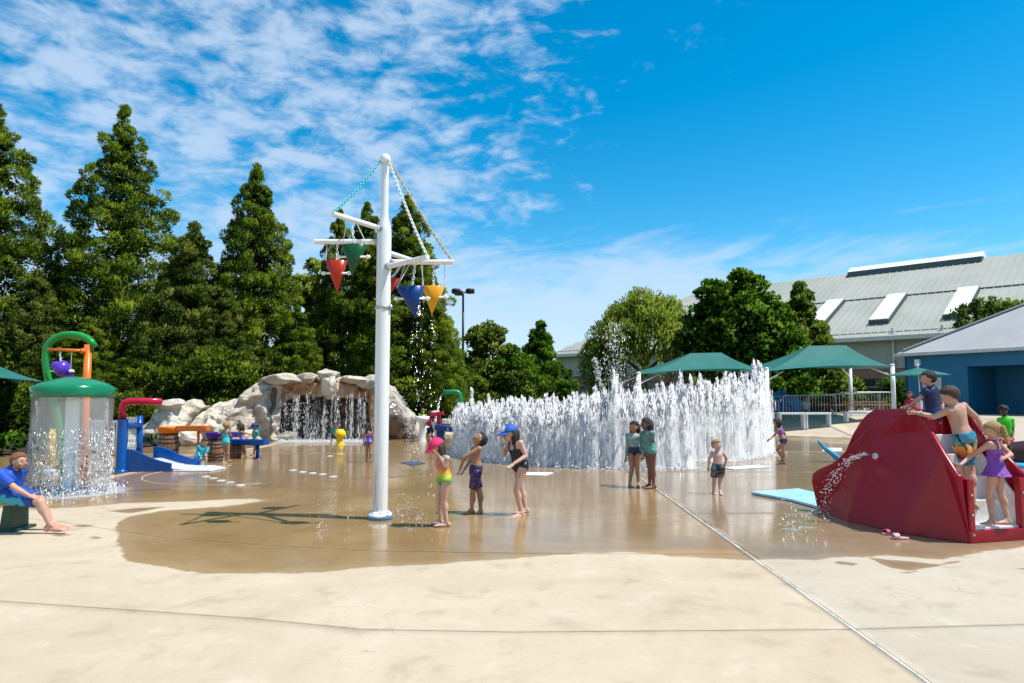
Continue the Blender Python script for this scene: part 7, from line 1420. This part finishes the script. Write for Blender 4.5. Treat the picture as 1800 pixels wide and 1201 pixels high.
person('small boy in a green shirt behind the yellow mushroom', fd(781), dict(head=(590, 748.5), neck=(589.5, 753.5), pelvis=(586.5, 764.5), el1=(582, 757), wr1=(578.5, 763.5), el2=(595, 758.5, -.05), wr2=(597, 763, -.1), kn1=(583.5, 771), an1=(582, 778.5), kn2=(591, 771, .1), an2=(593, 778, .1)), .86, (-.1, -1), (.2, -.95, -.2), 'tan', ('short', 'brown'), [('tee', C('greens', (.02, .30, .22))), ('trunks', C('navyt', (.012, .02, .06)), .8)])
person('girl in a purple swimsuit walking away beside the mast', fd(812), dict(head=(646.8, 750.5), neck=(647.2, 759), pelvis=(648, 778), el1=(638.8, 769), wr1=(639.5, 779), el2=(656, 769), wr2=(656, 778.5), kn1=(644.8, 793.5), an1=(644.2, 808.5), kn2=(651.5, 793.5, -.04), an2=(652.3, 807.5, -.06)), 1.06, (.05, 1), None, 'tan', ('pony', 'black'), [('swimsuit', print_mat('purpleblue', (.10, .06, .34), [(.55, .25, .50), (.05, .10, .40)], 14, (.55, .57)))], face=False)
person('boy in a red shirt and navy shorts seen from behind at the splash table', fd(775), dict(head=(756, 727.5), neck=(756, 733), pelvis=(756, 750), el1=(749.5, 741), wr1=(749, 746, .1), el2=(762.5, 741), wr2=(763, 746, .1), kn1=(753.5, 762), an1=(752, 772.5), kn2=(759, 762), an2=(760, 772)), 1.15, (.05, 1), None, 'tan', ('short', 'dkbrown'), [('tee', C('redshirt', (.58, .06, .07))), ('trunks', C('navyt', (.012, .02, .06)), .9)], face=False)
person('child in a lime vest leaning over the white basin', 27.9, dict(head=(743.5, 723.5), neck=(743, 729), pelvis=(742, 746), el1=(736.5, 737, -.1), wr1=(737, 738, -.25), el2=(749, 737, -.1), wr2=(747, 739, -.25), kn1=(740, 757), an1=(739.5, 768), kn2=(745, 757), an2=(745.5, 768)), 1.08, (.1, -1), (.2, -.95, -.3), 'tan', ('short', 'ginger'), [('tee', C('limev', (.42, .62, .02)))])
person('child in green shorts half hidden behind the left part of the fountain', 24.6, dict(head=(858, 722), neck=(858, 729), pelvis=(858, 749), el1=(851, 738), wr1=(850, 747), el2=(865, 738), wr2=(866, 747), kn1=(855.5, 763), an1=(855, 779), kn2=(861, 763), an2=(861.5, 779)), 1.18, (0, -1), (0, -1, 0), 'tan', ('short', 'black'), [('trunks', C('grn', (.04, .42, .04)), .8)])
# --- sitters at the back
person('woman in a red top sitting below the parasol', 31, dict(head=(1599, 694), neck=(1600, 702), pelvis=(1603, 725), el1=(1593, 714), wr1=(1586, 716, -.1), el2=(1608, 714), wr2=(1597, 719, -.2), kn1=(1590, 725, -.2), an1=(1589, 739, -.2), kn2=(1594, 725, -.35), an2=(1593, 740, -.35)), 1.6, (-.75, -.65), None, 'tan', ('long', 'brown'), [('tee', C('redtop', (.42, .02, .035)), -.1), ('tights', C('navyt', (.012, .02, .06)), .5)], adult=True, ground=gzf(18, 31))
tch = thing('deck_chair', 'white deck chair below the parasol by the blue wall', 'chair', (*U(1606, 726, 31.2)[:2], gzf(18.2, 31.2))); c = U(1604, 731, 31.1); m = MB(); m.box(c, (.55, .55, .06)); m.build('seat', M_WHITEPAINT, tch); m = MB(); m.box(c+np.array((.30, 0, .33)), (.06, .55, .70)); m.build('backrest', M_WHITEPAINT, tch)
for a, b in ((-1, -1), (-1, 1), (1, -1), (1, 1)): m = MB(); gg = gzf(c[0], c[1]); m.cyl((c[0]+a*.24, c[1]+b*.24, gg), (c[0]+a*.24, c[1]+b*.24, c[2]), .025, .025, 6); m.build('leg', M_WHITEPAINT, tch)
person('person in a pale blue shirt sitting behind the left crowd barrier', 35.4, dict(head=(1418, 701.5), neck=(1417.5, 707.5), pelvis=(1416, 722), el1=(1411, 715), wr1=(1413, 720, -.2), el2=(1424, 715), wr2=(1421, 720, -.2), kn1=(1412, 723, -.4), an1=(1412, 732, -.42), kn2=(1421, 723, -.4), an2=(1421, 732, -.42)), 1.55, (.1, -1), (.5, -.8, -.2), 'tan', ('short', 'dkbrown'), [('tee', C('paleblue', (.42, .52, .66)), -.1), ('trunks', C('navyt', (.012, .02, .06)), .8)], adult=True, face=False, ground=gzf(15.3, 35.4))
